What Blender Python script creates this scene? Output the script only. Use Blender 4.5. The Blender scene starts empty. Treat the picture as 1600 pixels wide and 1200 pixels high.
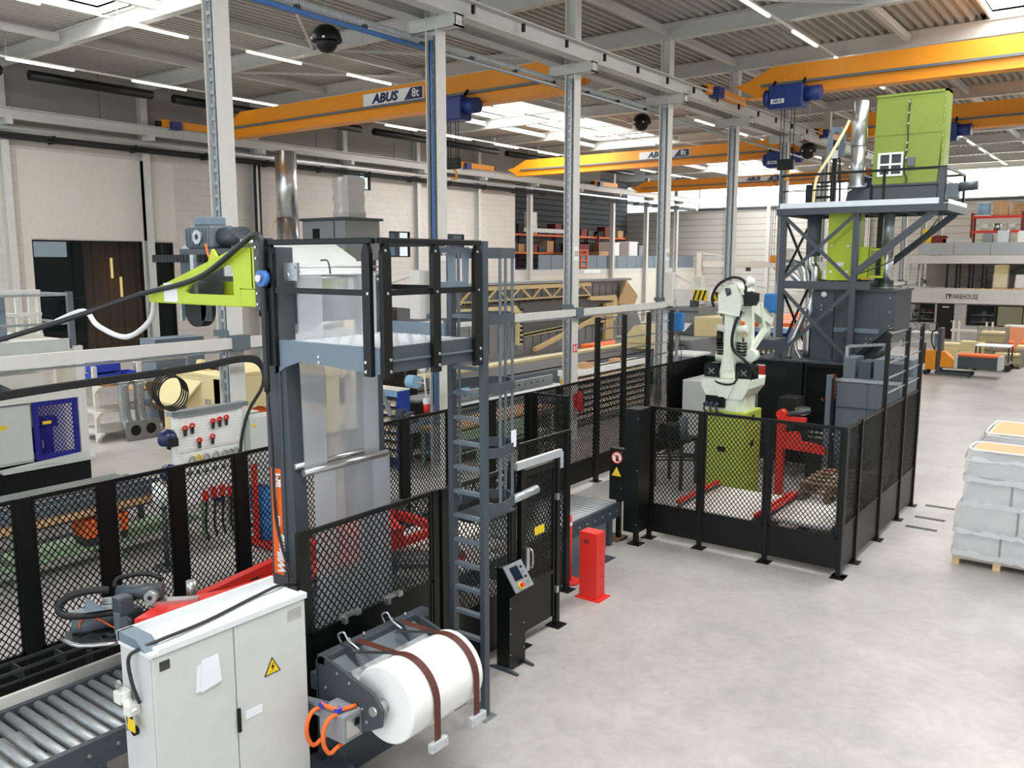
import bpy, math, random
from mathutils import Vector, Matrix
from mathutils.geometry import tessellate_polygon
random.seed(7)
SC = bpy.context.scene
COL = SC.collection
V = Vector
# ---------------------------------------------------------------- camera
F_PX, EYE = 1340.0, 4.6
PITCH = math.atan(193 / 1340.0)
YAW = math.atan(1010 / math.hypot(1340, 193))
cam = bpy.data.cameras.new('camera')
cam.sensor_fit = 'HORIZONTAL'; cam.sensor_width = 36.0
cam.lens = 36.0 * F_PX / 1600.0
cam.clip_start = 0.05; cam.clip_end = 400
co = bpy.data.objects.new('camera', cam); COL.objects.link(co)
co.location = (0, 0, EYE)
co.rotation_euler = (math.pi / 2 - PITCH, 0, YAW)
SC.camera = co
# ---------------------------------------------------------------- world, light, exposure
SC.view_settings.view_transform = 'Standard'
SC.view_settings.look = 'None'
SC.view_settings.exposure = -0.72
SC.view_settings.gamma = 1.0
SC.view_settings.use_curve_mapping = False
w = bpy.data.worlds.new('overcast_sky'); SC.world = w; w.use_nodes = True
bg = w.node_tree.nodes['Background']
bg.inputs[0].default_value = (0.86, 0.94, 1.0, 1); bg.inputs[1].default_value = 3.1
SKYLIGHT_E, LAMP_E = 19.0, 15.0
def sky_area(x, y, z, sx, sy, power):           # daylight falling through a roof light
    l = bpy.data.lights.new('skylight_daylight', 'AREA'); l.shape = 'RECTANGLE'
    l.size = sx; l.size_y = sy; l.energy = power; l.color = (.98, .99, 1)
    o = bpy.data.objects.new('skylight_daylight', l); COL.objects.link(o)
    o.location = (x, y, z)
sky_area(-2.0, 19.5, 11.2, 4, 10, 420)
sky_area(-2.0, 4.0, 11.2, 4, 9, 450)
sky_area(-22.5, 8.4, 11.2, 4, 9, 750)
sky_area(-24.2, 33.0, 11.2, 3.6, 7, 650)
sky_area(-24.2, 60.0, 11.2, 3.6, 11, 900)
# ---------------------------------------------------------------- materials
def lin(c):
    return tuple(((x / 255) / 12.92 if x / 255 <= .04045 else (((x / 255) + .055) / 1.055) ** 2.4) for x in c)
M = {}
def mat(name, rgb, rough=.5, metal=0., var=.028, scale=6., bump=0., spec=.5):
    m = bpy.data.materials.new(name); m.use_nodes = True
    nt = m.node_tree; b = nt.nodes['Principled BSDF']
    c = lin(rgb)
    b.inputs['Roughness'].default_value = rough; b.inputs['Metallic'].default_value = metal
    b.inputs['Specular IOR Level'].default_value = spec
    tc = nt.nodes.new('ShaderNodeTexCoord'); n = nt.nodes.new('ShaderNodeTexNoise')
    n.inputs['Scale'].default_value = scale; n.inputs['Detail'].default_value = 4
    nt.links.new(tc.outputs['Object'], n.inputs['Vector'])
    r = nt.nodes.new('ShaderNodeValToRGB')
    r.color_ramp.elements[0].position = .3; r.color_ramp.elements[1].position = .7
    r.color_ramp.elements[0].color = tuple(x * (1 - var) for x in c) + (1,)
    r.color_ramp.elements[1].color = tuple(min(1, x * (1 + var)) for x in c) + (1,)
    nt.links.new(n.outputs['Fac'], r.inputs['Fac']); nt.links.new(r.outputs['Color'], b.inputs['Base Color'])
    if bump:
        bp = nt.nodes.new('ShaderNodeBump'); bp.inputs['Strength'].default_value = bump; bp.inputs['Distance'].default_value = .02
        nt.links.new(n.outputs['Fac'], bp.inputs['Height']); nt.links.new(bp.outputs['Normal'], b.inputs['Normal'])
    M[name] = m
    return m
def emit(name, rgb, e):
    m = bpy.data.materials.new(name); m.use_nodes = True; nt = m.node_tree
    nt.nodes.remove(nt.nodes['Principled BSDF'])
    em = nt.nodes.new('ShaderNodeEmission'); em.inputs[0].default_value = lin(rgb) + (1,); em.inputs[1].default_value = e
    nt.links.new(em.outputs[0], nt.nodes['Material Output'].inputs[0]); M[name] = m
def veil(name, rgb, clear, rough=.2, trans=.5):
    """see-through plastic or glass: straight-through light mixed with a glossy, slightly milky surface"""
    m = bpy.data.materials.new(name); m.use_nodes = True; nt = m.node_tree
    b = nt.nodes['Principled BSDF']; b.inputs['Base Color'].default_value = lin(rgb) + (1,); b.inputs['Roughness'].default_value = rough
    tl = nt.nodes.new('ShaderNodeBsdfTranslucent'); tl.inputs[0].default_value = lin(rgb) + (1,)
    tr = nt.nodes.new('ShaderNodeBsdfTransparent')
    m1 = nt.nodes.new('ShaderNodeMixShader'); m1.inputs[0].default_value = trans
    m2 = nt.nodes.new('ShaderNodeMixShader')
    tc = nt.nodes.new('ShaderNodeTexCoord'); n = nt.nodes.new('ShaderNodeTexNoise'); n.inputs['Scale'].default_value = 2.2; n.inputs['Detail'].default_value = 3
    mp = nt.nodes.new('ShaderNodeMapRange'); mp.inputs[3].default_value = clear - .12 * (trans > 0); mp.inputs[4].default_value = clear + .12 * (trans > 0)
    L = nt.links.new
    L(tc.outputs['Object'], n.inputs['Vector']); L(n.outputs['Fac'], mp.inputs[0]); L(mp.outputs[0], m2.inputs[0])
    L(b.outputs[0], m1.inputs[1]); L(tl.outputs[0], m1.inputs[2]); L(m1.outputs[0], m2.inputs[1]); L(tr.outputs[0], m2.inputs[2])
    L(m2.outputs[0], nt.nodes['Material Output'].inputs[0]); M[name] = m
def tiled(name, rgb, mortar, bw, bh, axis, rough=.8, gap=.012, bump=.4, offset=.5, mix=.12):
    m = mat(name, rgb, rough, var=.05, scale=.6); nt = m.node_tree; b = nt.nodes['Principled BSDF']
    tc = nt.nodes.new('ShaderNodeTexCoord'); sp = nt.nodes.new('ShaderNodeSeparateXYZ'); cb = nt.nodes.new('ShaderNodeCombineXYZ')
    L = nt.links.new
    L(tc.outputs['Object'], sp.inputs[0]); L(sp.outputs['Y' if axis == 'x' else 'X'], cb.inputs[0]); L(sp.outputs['Z'], cb.inputs[1])
    br = nt.nodes.new('ShaderNodeTexBrick'); L(cb.outputs[0], br.inputs['Vector'])
    br.offset = offset
    c = lin(rgb)
    br.inputs['Color1'].default_value = tuple(x * (1 - mix) for x in c) + (1,); br.inputs['Color2'].default_value = tuple(min(1, x * (1 + mix)) for x in c) + (1,)
    br.inputs['Mortar'].default_value = lin(mortar) + (1,)
    br.inputs['Scale'].default_value = 1; br.inputs['Mortar Size'].default_value = gap
    br.inputs['Brick Width'].default_value = bw; br.inputs['Row Height'].default_value = bh
    L(br.outputs['Color'], b.inputs['Base Color'])
    bp = nt.nodes.new('ShaderNodeBump'); bp.inputs['Strength'].default_value = bump; bp.invert = True
    L(br.outputs['Fac'], bp.inputs['Height']); L(bp.outputs['Normal'], b.inputs['Normal'])
def floor_mat():
    m = mat('concrete_floor', (186, 181, 177), .34, var=.09, scale=.35, spec=.5); nt = m.node_tree; b = nt.nodes['Principled BSDF']; L = nt.links.new
    tc = nt.nodes.new('ShaderNodeTexCoord')
    n1 = nt.nodes.new('ShaderNodeTexNoise'); n1.inputs['Scale'].default_value = .55; n1.inputs['Detail'].default_value = 7; n1.inputs['Roughness'].default_value = .65
    n2 = nt.nodes.new('ShaderNodeTexNoise'); n2.inputs['Scale'].default_value = 4.5; n2.inputs['Detail'].default_value = 8; n2.inputs['Distortion'].default_value = 1.2
    n3 = nt.nodes.new('ShaderNodeTexNoise'); n3.inputs['Scale'].default_value = 60; n3.inputs['Detail'].default_value = 2
    for n in (n1, n2, n3): L(tc.outputs['Object'], n.inputs['Vector'])
    r = nt.nodes.new('ShaderNodeValToRGB'); c = lin((187, 183, 179))
    r.color_ramp.elements[0].position = .32; r.color_ramp.elements[0].color = tuple(x * .76 for x in c) + (1,)
    r.color_ramp.elements[1].position = .68; r.color_ramp.elements[1].color = tuple(x * 1.1 for x in c) + (1,)
    L(n1.outputs['Fac'], r.inputs[0])
    r2 = nt.nodes.new('ShaderNodeValToRGB'); r2.color_ramp.elements[0].position = .3; r2.color_ramp.elements[1].position = .62
    r2.color_ramp.elements[0].color = (.8, .79, .78, 1); r2.color_ramp.elements[1].color = (1, 1, 1, 1)
    L(n2.outputs['Fac'], r2.inputs[0])
    mx = nt.nodes.new('ShaderNodeMix'); mx.data_type = 'RGBA'; mx.blend_type = 'MULTIPLY'; mx.inputs[0].default_value = .7
    L(r.outputs[0], mx.inputs[6]); L(r2.outputs[0], mx.inputs[7])
    # saw-cut slab joints, 5 m grid
    br = nt.nodes.new('ShaderNodeTexBrick'); br.offset = 0; L(tc.outputs['Object'], br.inputs['Vector'])
    br.inputs['Scale'].default_value = 1; br.inputs['Brick Width'].default_value = 5.05; br.inputs['Row Height'].default_value = 5.05; br.inputs['Mortar Size'].default_value = .006
    br.inputs['Color1'].default_value = br.inputs['Color2'].default_value = (1, 1, 1, 1); br.inputs['Mortar'].default_value = (.93, .93, .93, 1)
    mx2 = nt.nodes.new('ShaderNodeMix'); mx2.data_type = 'RGBA'; mx2.blend_type = 'MULTIPLY'; mx2.inputs[0].default_value = 1
    L(mx.outputs[2], mx2.inputs[6]); L(br.outputs['Color'], mx2.inputs[7]); L(mx2.outputs[2], b.inputs['Base Color'])
    mp = nt.nodes.new('ShaderNodeMapRange'); mp.inputs[3].default_value = .24; mp.inputs[4].default_value = .46
    L(n2.outputs['Fac'], mp.inputs[0]); L(mp.outputs[0], b.inputs['Roughness'])
floor_mat()
tiled('block_wall', (205, 196, 189), (190, 181, 174), .6, .3, 'x', gap=.01, mix=.025, bump=.12)
tiled('grey_block', (176, 174, 170), (150, 149, 146), .6, .3, 'y', gap=.01, mix=.04)
tiled('clad_wall', (196, 194, 188), (160, 158, 153), 40., .5, 'y', gap=.035, bump=.35, mix=.02)
tiled('clad_dark', (104, 107, 110), (60, 62, 66), 40., .42, 'x', gap=.05, bump=.7, mix=.02)
tiled('wood_cladding', (150, 112, 90), (70, 52, 42), .12, 6., 'x', gap=.006, mix=.35)
for a in [('upper_panel', (148, 145, 138), .75), ('white_panel', (212, 207, 197), .6), ("deck", (180, 177, 170), .6), ("beam_paint", (200, 200, 195), .5),
          ('column_paint', (214, 213, 207), .5), ('crane_orange', (240, 152, 28), .42), ('crane_blue', (26, 50, 118), .4), ('black', (13, 14, 15), .4, 0, .05, 6, 0, .35),
          ('black_matt', (17, 18, 19), .7), ('dark_grey', (66, 73, 80), .45), ('mid_grey', (96, 106, 114), .45), ('blue_grey', (112, 126, 138), .5),
          ('lime', (188, 208, 52), .45), ('lime_shaded', (126, 143, 55), .45), ('red', (222, 48, 38), .42), ('orange', (238, 108, 38), .5), ('cream', (238, 222, 170), .5),  # second lime is the same paint darkened, weaker light put into its colour
          ('cream_dark', (212, 186, 134), .5), ('bench_green', (152, 182, 146), .5), ('robot_white', (234, 240, 224), .4), ('cabinet_grey', (205, 206, 203), .45),
          ('offwhite', (226, 224, 216), .5), ('white', (240, 240, 238), .5), ('film_white', (246, 246, 244), .28), ('brown_strap', (92, 44, 34), .5), ('yellow', (238, 206, 32), .5),
          ('rubber', (26, 26, 27), .6), ('cable', (40, 40, 42), .5), ('grey_cable', (176, 178, 180), .5), ('bin_beige', (206, 186, 160), .6), ('rack_blue', (26, 60, 150), .5),
          ('blue_box', (36, 66, 190), .45), ('drum_blue', (52, 130, 205), .45), ('reel_blue', (70, 120, 190), .5), ('pale_blue', (150, 190, 222), .6), ('navy', (26, 36, 82), .35),
          ('cnc_blue', (26, 24, 130), .5), ('carton', (206, 164, 120), .8), ('paper', (236, 238, 244), .7), ('lime_half_shaded', (166, 182, 72), .45), ('cool_white', (226, 229, 231), .4), ('orange_pale', (226, 150, 108), .6), ('opening_grey', (96, 104, 104), .5), ('green_plant', (40, 74, 34), .7), ('dark_red', (120, 40, 34), .6),  # pedestal lime: the one lime paint again, with some shade mixed into it
          ('machine_grey', (140, 144, 148), .5), ('brown_dirt', (110, 90, 72), .8), ('mesh_grey', (150, 146, 132), .6), ('grime_white', (232, 228, 220), .6)]:
    mat(*a)
mat('galvanized', (176, 181, 184), .38, .75, .12, 20); mat('steel', (200, 200, 200), .28, .9, .06, 12); mat('stainless', (222, 224, 226), .3, 1., .04, 8)
mat('roller_steel', (158, 163, 164), .5, .55, .12, 14)
mat('dark_metal', (74, 74, 76), .4, .6, .1, 14); mat('wood', (190, 150, 108), .7, 0, .18, 5); mat('pallet_wood', (212, 182, 140), .8, 0, .18, 7); mat('old_wood', (120, 98, 78), .85, 0, .25, 7)
mat('timber_dark', (92, 72, 58), .85, 0, .3, 7); mat('alu_sheet', (214, 218, 222), .34, .6, .04, 10); mat('chequer_alu', (222, 224, 228), .4, .45, .06, 30)
mat('wrap_grey', (204, 203, 204), .25, 0, .05, 3, .4)
veil('film', (226, 228, 234), .42, .22, .45); veil('film_bright', (244, 245, 248), .12, .22, .4); veil('glass', (40, 46, 48), .72, .03, 0.); veil('stretch', (244, 244, 246), .6, .1, .3)
veil('guard_sheet', (70, 72, 70), .62, .08, 0.)
emit('led', (255, 250, 238), LAMP_E); emit('daylight', (255, 255, 252), SKYLIGHT_E); emit('warm_lamp', (255, 226, 150), 2.2); emit('screen', (60, 74, 100), .6)
emit('outdoor', (206, 226, 240), 1.0); emit('office_glow', (236, 224, 176), .55)
# ---------------------------------------------------------------- geometry collector
class G:
    def __init__(s): s.v = []; s.f = []; s.s = []
    def add(s, vs, fs, sm=False):
        b = len(s.v); s.v += [V(p) for p in vs]; s.f += [tuple(b + i for i in f) for f in fs]; s.s += [sm] * len(fs); return s
    def box(s, x0, y0, z0, x1, y1, z1):
        x0, x1 = sorted((x0, x1)); y0, y1 = sorted((y0, y1)); z0, z1 = sorted((z0, z1))
        return s.add([(x0, y0, z0), (x1, y0, z0), (x1, y1, z0), (x0, y1, z0), (x0, y0, z1), (x1, y0, z1), (x1, y1, z1), (x0, y1, z1)],
                     [(0, 3, 2, 1), (4, 5, 6, 7), (0, 1, 5, 4), (1, 2, 6, 5), (2, 3, 7, 6), (3, 0, 4, 7)])
    def cbox(s, cx, cy, cz, sx, sy, sz): return s.box(cx - sx / 2, cy - sy / 2, cz - sz / 2, cx + sx / 2, cy + sy / 2, cz + sz / 2)
    def bar(s, p, q, w, h=None, up=(0, 0, 1)):
        p, q = V(p), V(q); h = h or w; d = (q - p).normalized(); up = V(up)
        if abs(d.dot(up)) > .98: up = V((0, 1, 0)) if abs(d.y) < .9 else V((1, 0, 0))
        r = d.cross(up).normalized(); u = r.cross(d).normalized(); r *= w / 2; u *= h / 2
        vs = [p - r - u, p + r - u, p + r + u, p - r + u, q - r - u, q + r - u, q + r + u, q - r + u]
        return s.add(vs, [(0, 3, 2, 1)[::-1], (4, 5, 6, 7), (0, 1, 5, 4), (1, 2, 6, 5), (2, 3, 7, 6), (3, 0, 4, 7)])
    def cyl(s, p, q, r, n=14, r2=None, cap=True, sm=True):
        p, q = V(p), V(q); r2 = r if r2 is None else r2; d = (q - p).normalized()
        a = d.orthogonal().normalized(); b = d.cross(a)
        vs = [p + (a * math.cos(t) + b * math.sin(t)) * r for t in [2 * math.pi * i / n for i in range(n)]]
        vs += [q + (a * math.cos(t) + b * math.sin(t)) * r2 for t in [2 * math.pi * i / n for i in range(n)]]
        s.add(vs, [(i, (i + 1) % n, n + (i + 1) % n, n + i) for i in range(n)], sm)
        if cap:
            b0 = len(s.v) - 2 * n
            s.f += [tuple(b0 + i for i in range(n))[::-1], tuple(b0 + n + i for i in range(n))]; s.s += [False, False]
        return s
    def ring(s, p, q, ro, ri, n=20):
        p, q = V(p), V(q); d = (q - p).normalized(); a = d.orthogonal().normalized(); b = d.cross(a); vs = []
        for c, r in ((p, ro), (q, ro), (q, ri), (p, ri)):
            vs += [c + (a * math.cos(t) + b * math.sin(t)) * r for t in [2 * math.pi * i / n for i in range(n)]]
        return s.add(vs, [(k * n + i, k * n + (i + 1) % n, ((k + 1) % 4) * n + (i + 1) % n, ((k + 1) % 4) * n + i) for k in range(4) for i in range(n)], False)
    def tube(s, pts, r, n=6, smooth=3):
        P = [V(p) for p in pts]
        if smooth and len(P) > 2:
            Q = []
            for i in range(len(P) - 1):
                p0, p1, p2, p3 = P[max(i - 1, 0)], P[i], P[i + 1], P[min(i + 2, len(P) - 1)]
                for k in range(smooth):
                    t = k / smooth
                    Q.append(.5 * ((2 * p1) + (p2 - p0) * t + (2 * p0 - 5 * p1 + 4 * p2 - p3) * t * t + (3 * p1 - p0 - 3 * p2 + p3) * t ** 3))
            P = Q + [P[-1]]
        a = None; vs = []
        for i, p in enumerate(P):
            d = (P[min(i + 1, len(P) - 1)] - P[max(i - 1, 0)]).normalized()
            a = d.orthogonal().normalized() if a is None else (a - d * a.dot(d)).normalized()
            b = d.cross(a)
            vs += [p + (a * math.cos(t) + b * math.sin(t)) * r for t in [2 * math.pi * k / n for k in range(n)]]
        m = len(P)
        s.add(vs, [(i * n + k, i * n + (k + 1) % n, (i + 1) * n + (k + 1) % n, (i + 1) * n + k) for i in range(m - 1) for k in range(n)], True)
        b0 = len(s.v) - m * n
        s.f += [tuple(b0 + i for i in range(n))[::-1], tuple(b0 + (m - 1) * n + i for i in range(n))]; s.s += [False, False]
        return s
    def prism(s, outer, ext, holes=()):
        """plate: planar outline (with holes) given thickness along the vector ext"""
        loops = [[V(p) for p in outer]] + [[V(p) for p in h] for h in holes]; e = V(ext)
        flat = [p for l in loops for p in l]; n = len(flat)
        tri = tessellate_polygon(loops)
        s.add(flat + [p + e for p in flat], [t for t in tri] + [tuple(i + n for i in t)[::-1] for t in tri])
        b = len(s.v) - 2 * n; k = 0
        for l in loops:
            m = len(l)
            for i in range(m):
                s.f.append((b + k + i, b + k + (i + 1) % m, b + n + k + (i + 1) % m, b + n + k + i)); s.s.append(False)
            k += m
        return s
    def xz(s, pts, y0, y1, holes=()): return s.prism([(x, y0, z) for x, z in pts], (0, y1 - y0, 0), [[(x, y0, z) for x, z in h] for h in holes])
    def yz(s, pts, x0, x1, holes=()): return s.prism([(x0, y, z) for y, z in pts], (x1 - x0, 0, 0), [[(x0, y, z) for y, z in h] for h in holes])
    def xy(s, pts, z0, z1, holes=()): return s.prism([(x, y, z0) for x, y in pts], (0, 0, z1 - z0), [[(x, y, z0) for x, y in h] for h in holes])
    def sph(s, c, r, nu=16, nv=10, z0=-1., z1=1., sz=1.):
        c = V(c); vs = []
        for j in range(nv + 1):
            zz = z0 + (z1 - z0) * j / nv; a = math.asin(max(-1, min(1, zz)))
            vs += [c + V((math.cos(a) * math.cos(t), math.cos(a) * math.sin(t), math.sin(a) * sz)) * r for t in [2 * math.pi * i / nu for i in range(nu)]]
        s.add(vs, [(j * nu + i, j * nu + (i + 1) % nu, (j + 1) * nu + (i + 1) % nu, (j + 1) * nu + i) for j in range(nv) for i in range(nu)], True)
        return s
    def lathe(s, c, prof, n=16, sm=True):
        c = V(c); vs = []
        for r, z in prof: vs += [c + V((r * math.cos(t), r * math.sin(t), z)) for t in [2 * math.pi * i / n for i in range(n)]]
        return s.add(vs, [(j * n + i, j * n + (i + 1) % n, (j + 1) * n + (i + 1) % n, (j + 1) * n + i) for j in range(len(prof) - 1) for i in range(n)], sm)
    def ibeam(s, p, q, w, h, t=.02, up=(0, 0, 1)):
        p, q = V(p), V(q); d = (q - p).normalized(); up = V(up); r = d.cross(up).normalized()
        s.bar(p, q, t, h - t, up)
        for k in (-1, 1): s.bar(p + up * k * (h / 2 - t / 2), q + up * k * (h / 2 - t / 2), w, t, up)
        return s
    def rot(s, ang, axis, c):
        m = Matrix.Rotation(ang, 4, axis); c = V(c); s.v = [m @ (p - c) + c for p in s.v]; return s
    def build(s, name, m, par=None, bevel=0., label=None, kind=None, loc=None):
        o0 = V(par.get('org', (0, 0, 0))) if par else V(loc or (0, 0, 0))
        me = bpy.data.meshes.new(name); me.from_pydata([p - o0 for p in s.v], [], s.f); me.validate()
        me.materials.append(M[m])
        if len(me.polygons) == len(s.s): me.polygons.foreach_set('use_smooth', s.s)
        o = bpy.data.objects.new(name, me); COL.objects.link(o)
        if par: o.parent = par; o['org'] = tuple(o0)
        else: o.location = o0; o['org'] = tuple(o0)
        if bevel:
            b = o.modifiers.new('bevel', 'BEVEL'); b.width = bevel; b.segments = 2; b.limit_method = 'ANGLE'; b.angle_limit = .7
        if label: o['label'] = label
        if kind: o['kind'] = kind
        return o
def T(name, label, cat, loc, group=None):
    o = bpy.data.objects.new(name, None); COL.objects.link(o); o.location = loc; o.empty_display_size = .1
    o['org'] = tuple(loc); o['label'] = label; o['category'] = cat
    if group: o['group'] = group
    return o
def tag(o, label, cat, group=None):
    o['label'] = label; o['category'] = cat
    if group: o['group'] = group
    return o
def dup(o, off, label, group=None, top=True):
    c = o.copy(); COL.objects.link(c)
    if top: c.location = o.location + V(off); c['label'] = label
    for ch in KIDS(o):
        k = dup(ch, off, None, None, False); k.parent = c
    return c
def KIDS(o): return list(o.children)
def S(name, g, m, par=None, bevel=0.):
    return g.build(name, m, par, bevel, kind=None if par else 'structure')
def text(name, s, m, par, pos, size, right=(1, 0, 0), up=(0, 0, 1), align='CENTER', shear=0., bold=0., depth=.002, sx=1.):
    """raised lettering: font outline turned into a thin mesh lying in the plane right x up"""
    c = bpy.data.curves.new(name, 'FONT'); c.body = s; c.size = size; c.align_x = align; c.align_y = 'CENTER'; c.extrude = depth; c.offset = bold; c.shear = shear; c.resolution_u = 2
    o = bpy.data.objects.new(name, c); COL.objects.link(o)
    dg = bpy.context.evaluated_depsgraph_get(); me = bpy.data.meshes.new_from_object(o.evaluated_get(dg))
    bpy.data.objects.remove(o); bpy.data.curves.remove(c)
    r, u = V(right).normalized(), V(up).normalized(); n = r.cross(u)
    org = V(par.get('org', (0, 0, 0))) if par else V((0, 0, 0))
    for v in me.vertices: v.co = V(pos) + r * v.co.x * sx + u * v.co.y + n * v.co.z - org
    me.materials.clear(); me.materials.append(M[m]); me.name = name
    ob = bpy.data.objects.new(name, me); COL.objects.link(ob); ob['org'] = tuple(org)
    if par: ob.parent = par
    return ob
def infill(g, o, U, W, H, pw=.07, ph=.086, t=.011):
    """expanded-metal diamonds: two families of strands clipped to a W x H opening"""
    o, U = V(o), V(U); N = U.cross(V((0, 0, 1))); k = ph / pw
    P = lambda u, v: o + U * u + V((0, 0, v))
    for sgn in (1, -1):
        n0 = int(-H / k / pw) - 1; n1 = int(W / pw) + int(H / k / pw) + 2
        for i in range(n0, n1):
            c = i * pw                                        # line u = c + sgn * v / k
            va, vb = 0., H
            ua, ub = c + sgn * va / k, c + sgn * vb / k
            if ua > ub: (ua, va), (ub, vb) = (ub, vb), (ua, va)
            if ub <= 0 or ua >= W: continue
            if ua < 0: va += (0 - ua) / (ub - ua) * (vb - va); ua = 0
            if ub > W: vb -= (ub - W) / (ub - ua) * (vb - va); ub = W
            if ub - ua < .01: continue
            p, q = P(ua, va), P(ub, vb); d = (q - p).normalized(); r = d.cross(N).normalized() * t / 2; h = N * .0045
            g.add([p - r - h, p + r - h, p + r + h, p - r + h, q - r - h, q + r - h, q + r + h, q - r + h],
                  [(0, 1, 5, 4), (1, 2, 6, 5), (2, 3, 7, 6), (3, 0, 4, 7)])
    return g
def each(name, gs, m, par, **k): return [g.build(name, m, par, **k) for g in gs]
# ================================================================= BUILDING
YK = [8.35 + 5.05 * k for k in range(12)]
XC, XW, YF = -11.9, -31.4, 68.0
S('floor', G().box(-46, -12, -.2, 14, 70, 0), 'concrete_floor')
# wall_left: block masonry with openings, upper cladding above the crane rail
holes = [(14.2, 18.3, 1.2, 5.32), (18.7, 19.6, 1.2, 5.3), (28.95, 30.45, 8.0, 8.9), (28.95, 30.45, 4.75, 6.05), (31.65, 33.2, 4.77, 6.08), (36.1, 37.6, 4.85, 6.05)]
rect = lambda a, b, c, d: [(a, c), (b, c), (b, d), (a, d)]
wl = S('wall_left', G().yz(rect(-6, 42.4, 0, 9.15), XW, XW - .2, [rect(*h) for h in holes]), 'block_wall')
up = G()
for k in range(-3, 10): up.box(XW - .2, 3.3 + 5.05 * k - 2.5 + 1.02, 9.15, XW + .02, 3.3 + 5.05 * k + 2.5 + 1.02, 11.6)
S('wall_upper', up, 'upper_panel', wl)
S('smooth_panel', G().yz([(13.9, 5.36), (19.75, 5.36), (19.75, 8.35), (13.9, 8.35)], XW, XW + .03), 'white_panel', wl)
S('smooth_panel', G().box(XW, 13.9, 0, XW + .03, 14.2, 5.36).box(XW, 18.3, 0, XW + .03, 18.7, 5.36), 'white_panel', wl)
# showroom behind the big panes
sr = S('wall_showroom', G().box(-38.2, 13.6, 0, -38, 20.2, 5.6).box(-38, 13.4, 0, XW - .2, 13.6, 5.6).box(-38, 13.6, 5.6, XW - .2, 20.2, 5.7).box(-38, 13.6, .9, XW - .2, 20.2, 1.0), 'black_matt')
S('wood_cladding', G().box(-33.9, 17.2, 1, -33.8, 20.2, 5.6), 'wood_cladding', sr)
S('side_wall', G().box(-38, 20.2, .9, XW - .2, 20.3, 5.7), 'black_matt', sr); S('outside_pane', G().yz([(16.9, 4.75), (18.6, 4.75), (18.6, 5.5), (17.1, 5.5)], -37.98, -37.95), 'outdoor', sr)
S('shelf', G().box(-37.9, 13.9, 4.3, -37.2, 17, 4.45).box(-36.5, 14.2, 2.9, -35.4, 19, 3.05), 'black', sr)
S('stringer', G().xz([(-36.6, 1), (-36.2, 1), (-34.2, 5.6), (-34.6, 5.6)], 18.7, 18.8), 'mid_grey', sr)
for n, (a, b, c, d) in enumerate(holes):
    o = S('window_%d' % (n + 1), G().yz(rect(a, b, c, d), XW - .14, XW - .02, [rect(a + .06, b - .06, c + .06, d - .06)]), 'black')
    nb = 3 if n == 0 else (1 if n == 1 else 2)
    for i in range(nb):
        u0 = a + .06 + (b - a - .12) * i / nb; u1 = a + .06 + (b - a - .12) * (i + 1) / nb
        S('pane', G().box(XW - .09, u0 + .012, c + .06, XW - .075, u1 - .012, d - .06), 'glass', o)
    if n > 1:
        bk = G().box(XW - 1.2, a - .4, c - .6, XW - 1.15, b + .4, d + .4)
        S('room_back', bk, 'outdoor' if n == 2 else 'mid_grey', o)
        if n == 4: S('coat', G().box(XW - .9, a + .1, c + .1, XW - .7, a + .5, c + .7), 'red', o); S('coat', G().box(XW - .9, a + .75, c + .1, XW - .7, a + 1.1, d - .1), 'pale_blue', o)
for i, (y, z) in enumerate(((16.9, 4.3), (17.25, 3.55))):
    t = T('tube_lamp', ['upper', 'lower'][i] + ' of two warm glowing tube lamps hanging behind showroom glass', 'lamp', (-33.4, y + 1.2, z - .4))
    G().cyl((-33.4, y + 1.2, z - .4), (-33.4, y + 1.2, z + .4), .05, 10).build('tube', 'warm_lamp', t); G().cyl((-33.4, y + 1.2, z + .4), (-33.4, y + 1.2, 5.6), .008, 5).build('cord', 'black', t)
# wall columns and the crane runway on the wall
n = 0
def trim(g, m, par=None):
    global n
    if par is None: n += 1
    return S('trim_%d' % n if par is None else 'flange', g, m, par)
for k in range(1, 12):
    y = 13.46 + 5.04 * (k - 1)
    trim(G().ibeam((XW + .16, y, 0), (XW + .16, y, 10.7), .26, .3, .02, (1, 0, 0)), 'beam_paint')
trim(G().ibeam((-30.85, -2, 9.42), (-30.85, 67.9, 9.42), .3, .36, .03), 'beam_paint')
g = G()
for k in range(11): g.box(XW + .3, 13.36 + 5.04 * k, 9.05, -30.6, 13.56 + 5.04 * k, 9.24)
S('bracket', g, 'beam_paint', bpy.data.objects['trim_%d' % n])
trim(G().bar((XW + .5, -2, 8.95), (XW + .5, 67, 8.95), .05, .1), 'galvanized')
g = G()
for z in (8.66, 8.78): g.cyl((XW + .4, -2, z), (XW + .4, 67, z), .055, 8)
for y in range(0, 66, 3): g.box(XW + .02, y, 8.6, XW + .46, y + .08, 8.86)
trim(g, 'black_matt')
g = G()
for z in (8.4, 8.25): pass
for d in (0, .22): g.tube([(XW + .35, 23.4 + d, 8.6), (XW + .3, 23.4 + d, 8.4), (XW + .28, 23.4 + d, 6), (XW + .28, 23.4 + d, 2.2)], .06, 7)
trim(g, 'black_matt')
g = G()
for k in range(9): g.cyl((-29.35, YK[k] - 4.4 + 4.6, 10.45), (-29.35, YK[k] + 4.4, 10.45), .16, 10)
trim(g, 'black')
for k in range(1, 8):
    for j in range(3): 
        g = G().bar((-29.35, YK[k] + .8 + 1.5 * j, 10.6), (-29.35, YK[k] + .8 + 1.5 * j, 11.3), .02)
    trim(g, 'galvanized')
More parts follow.
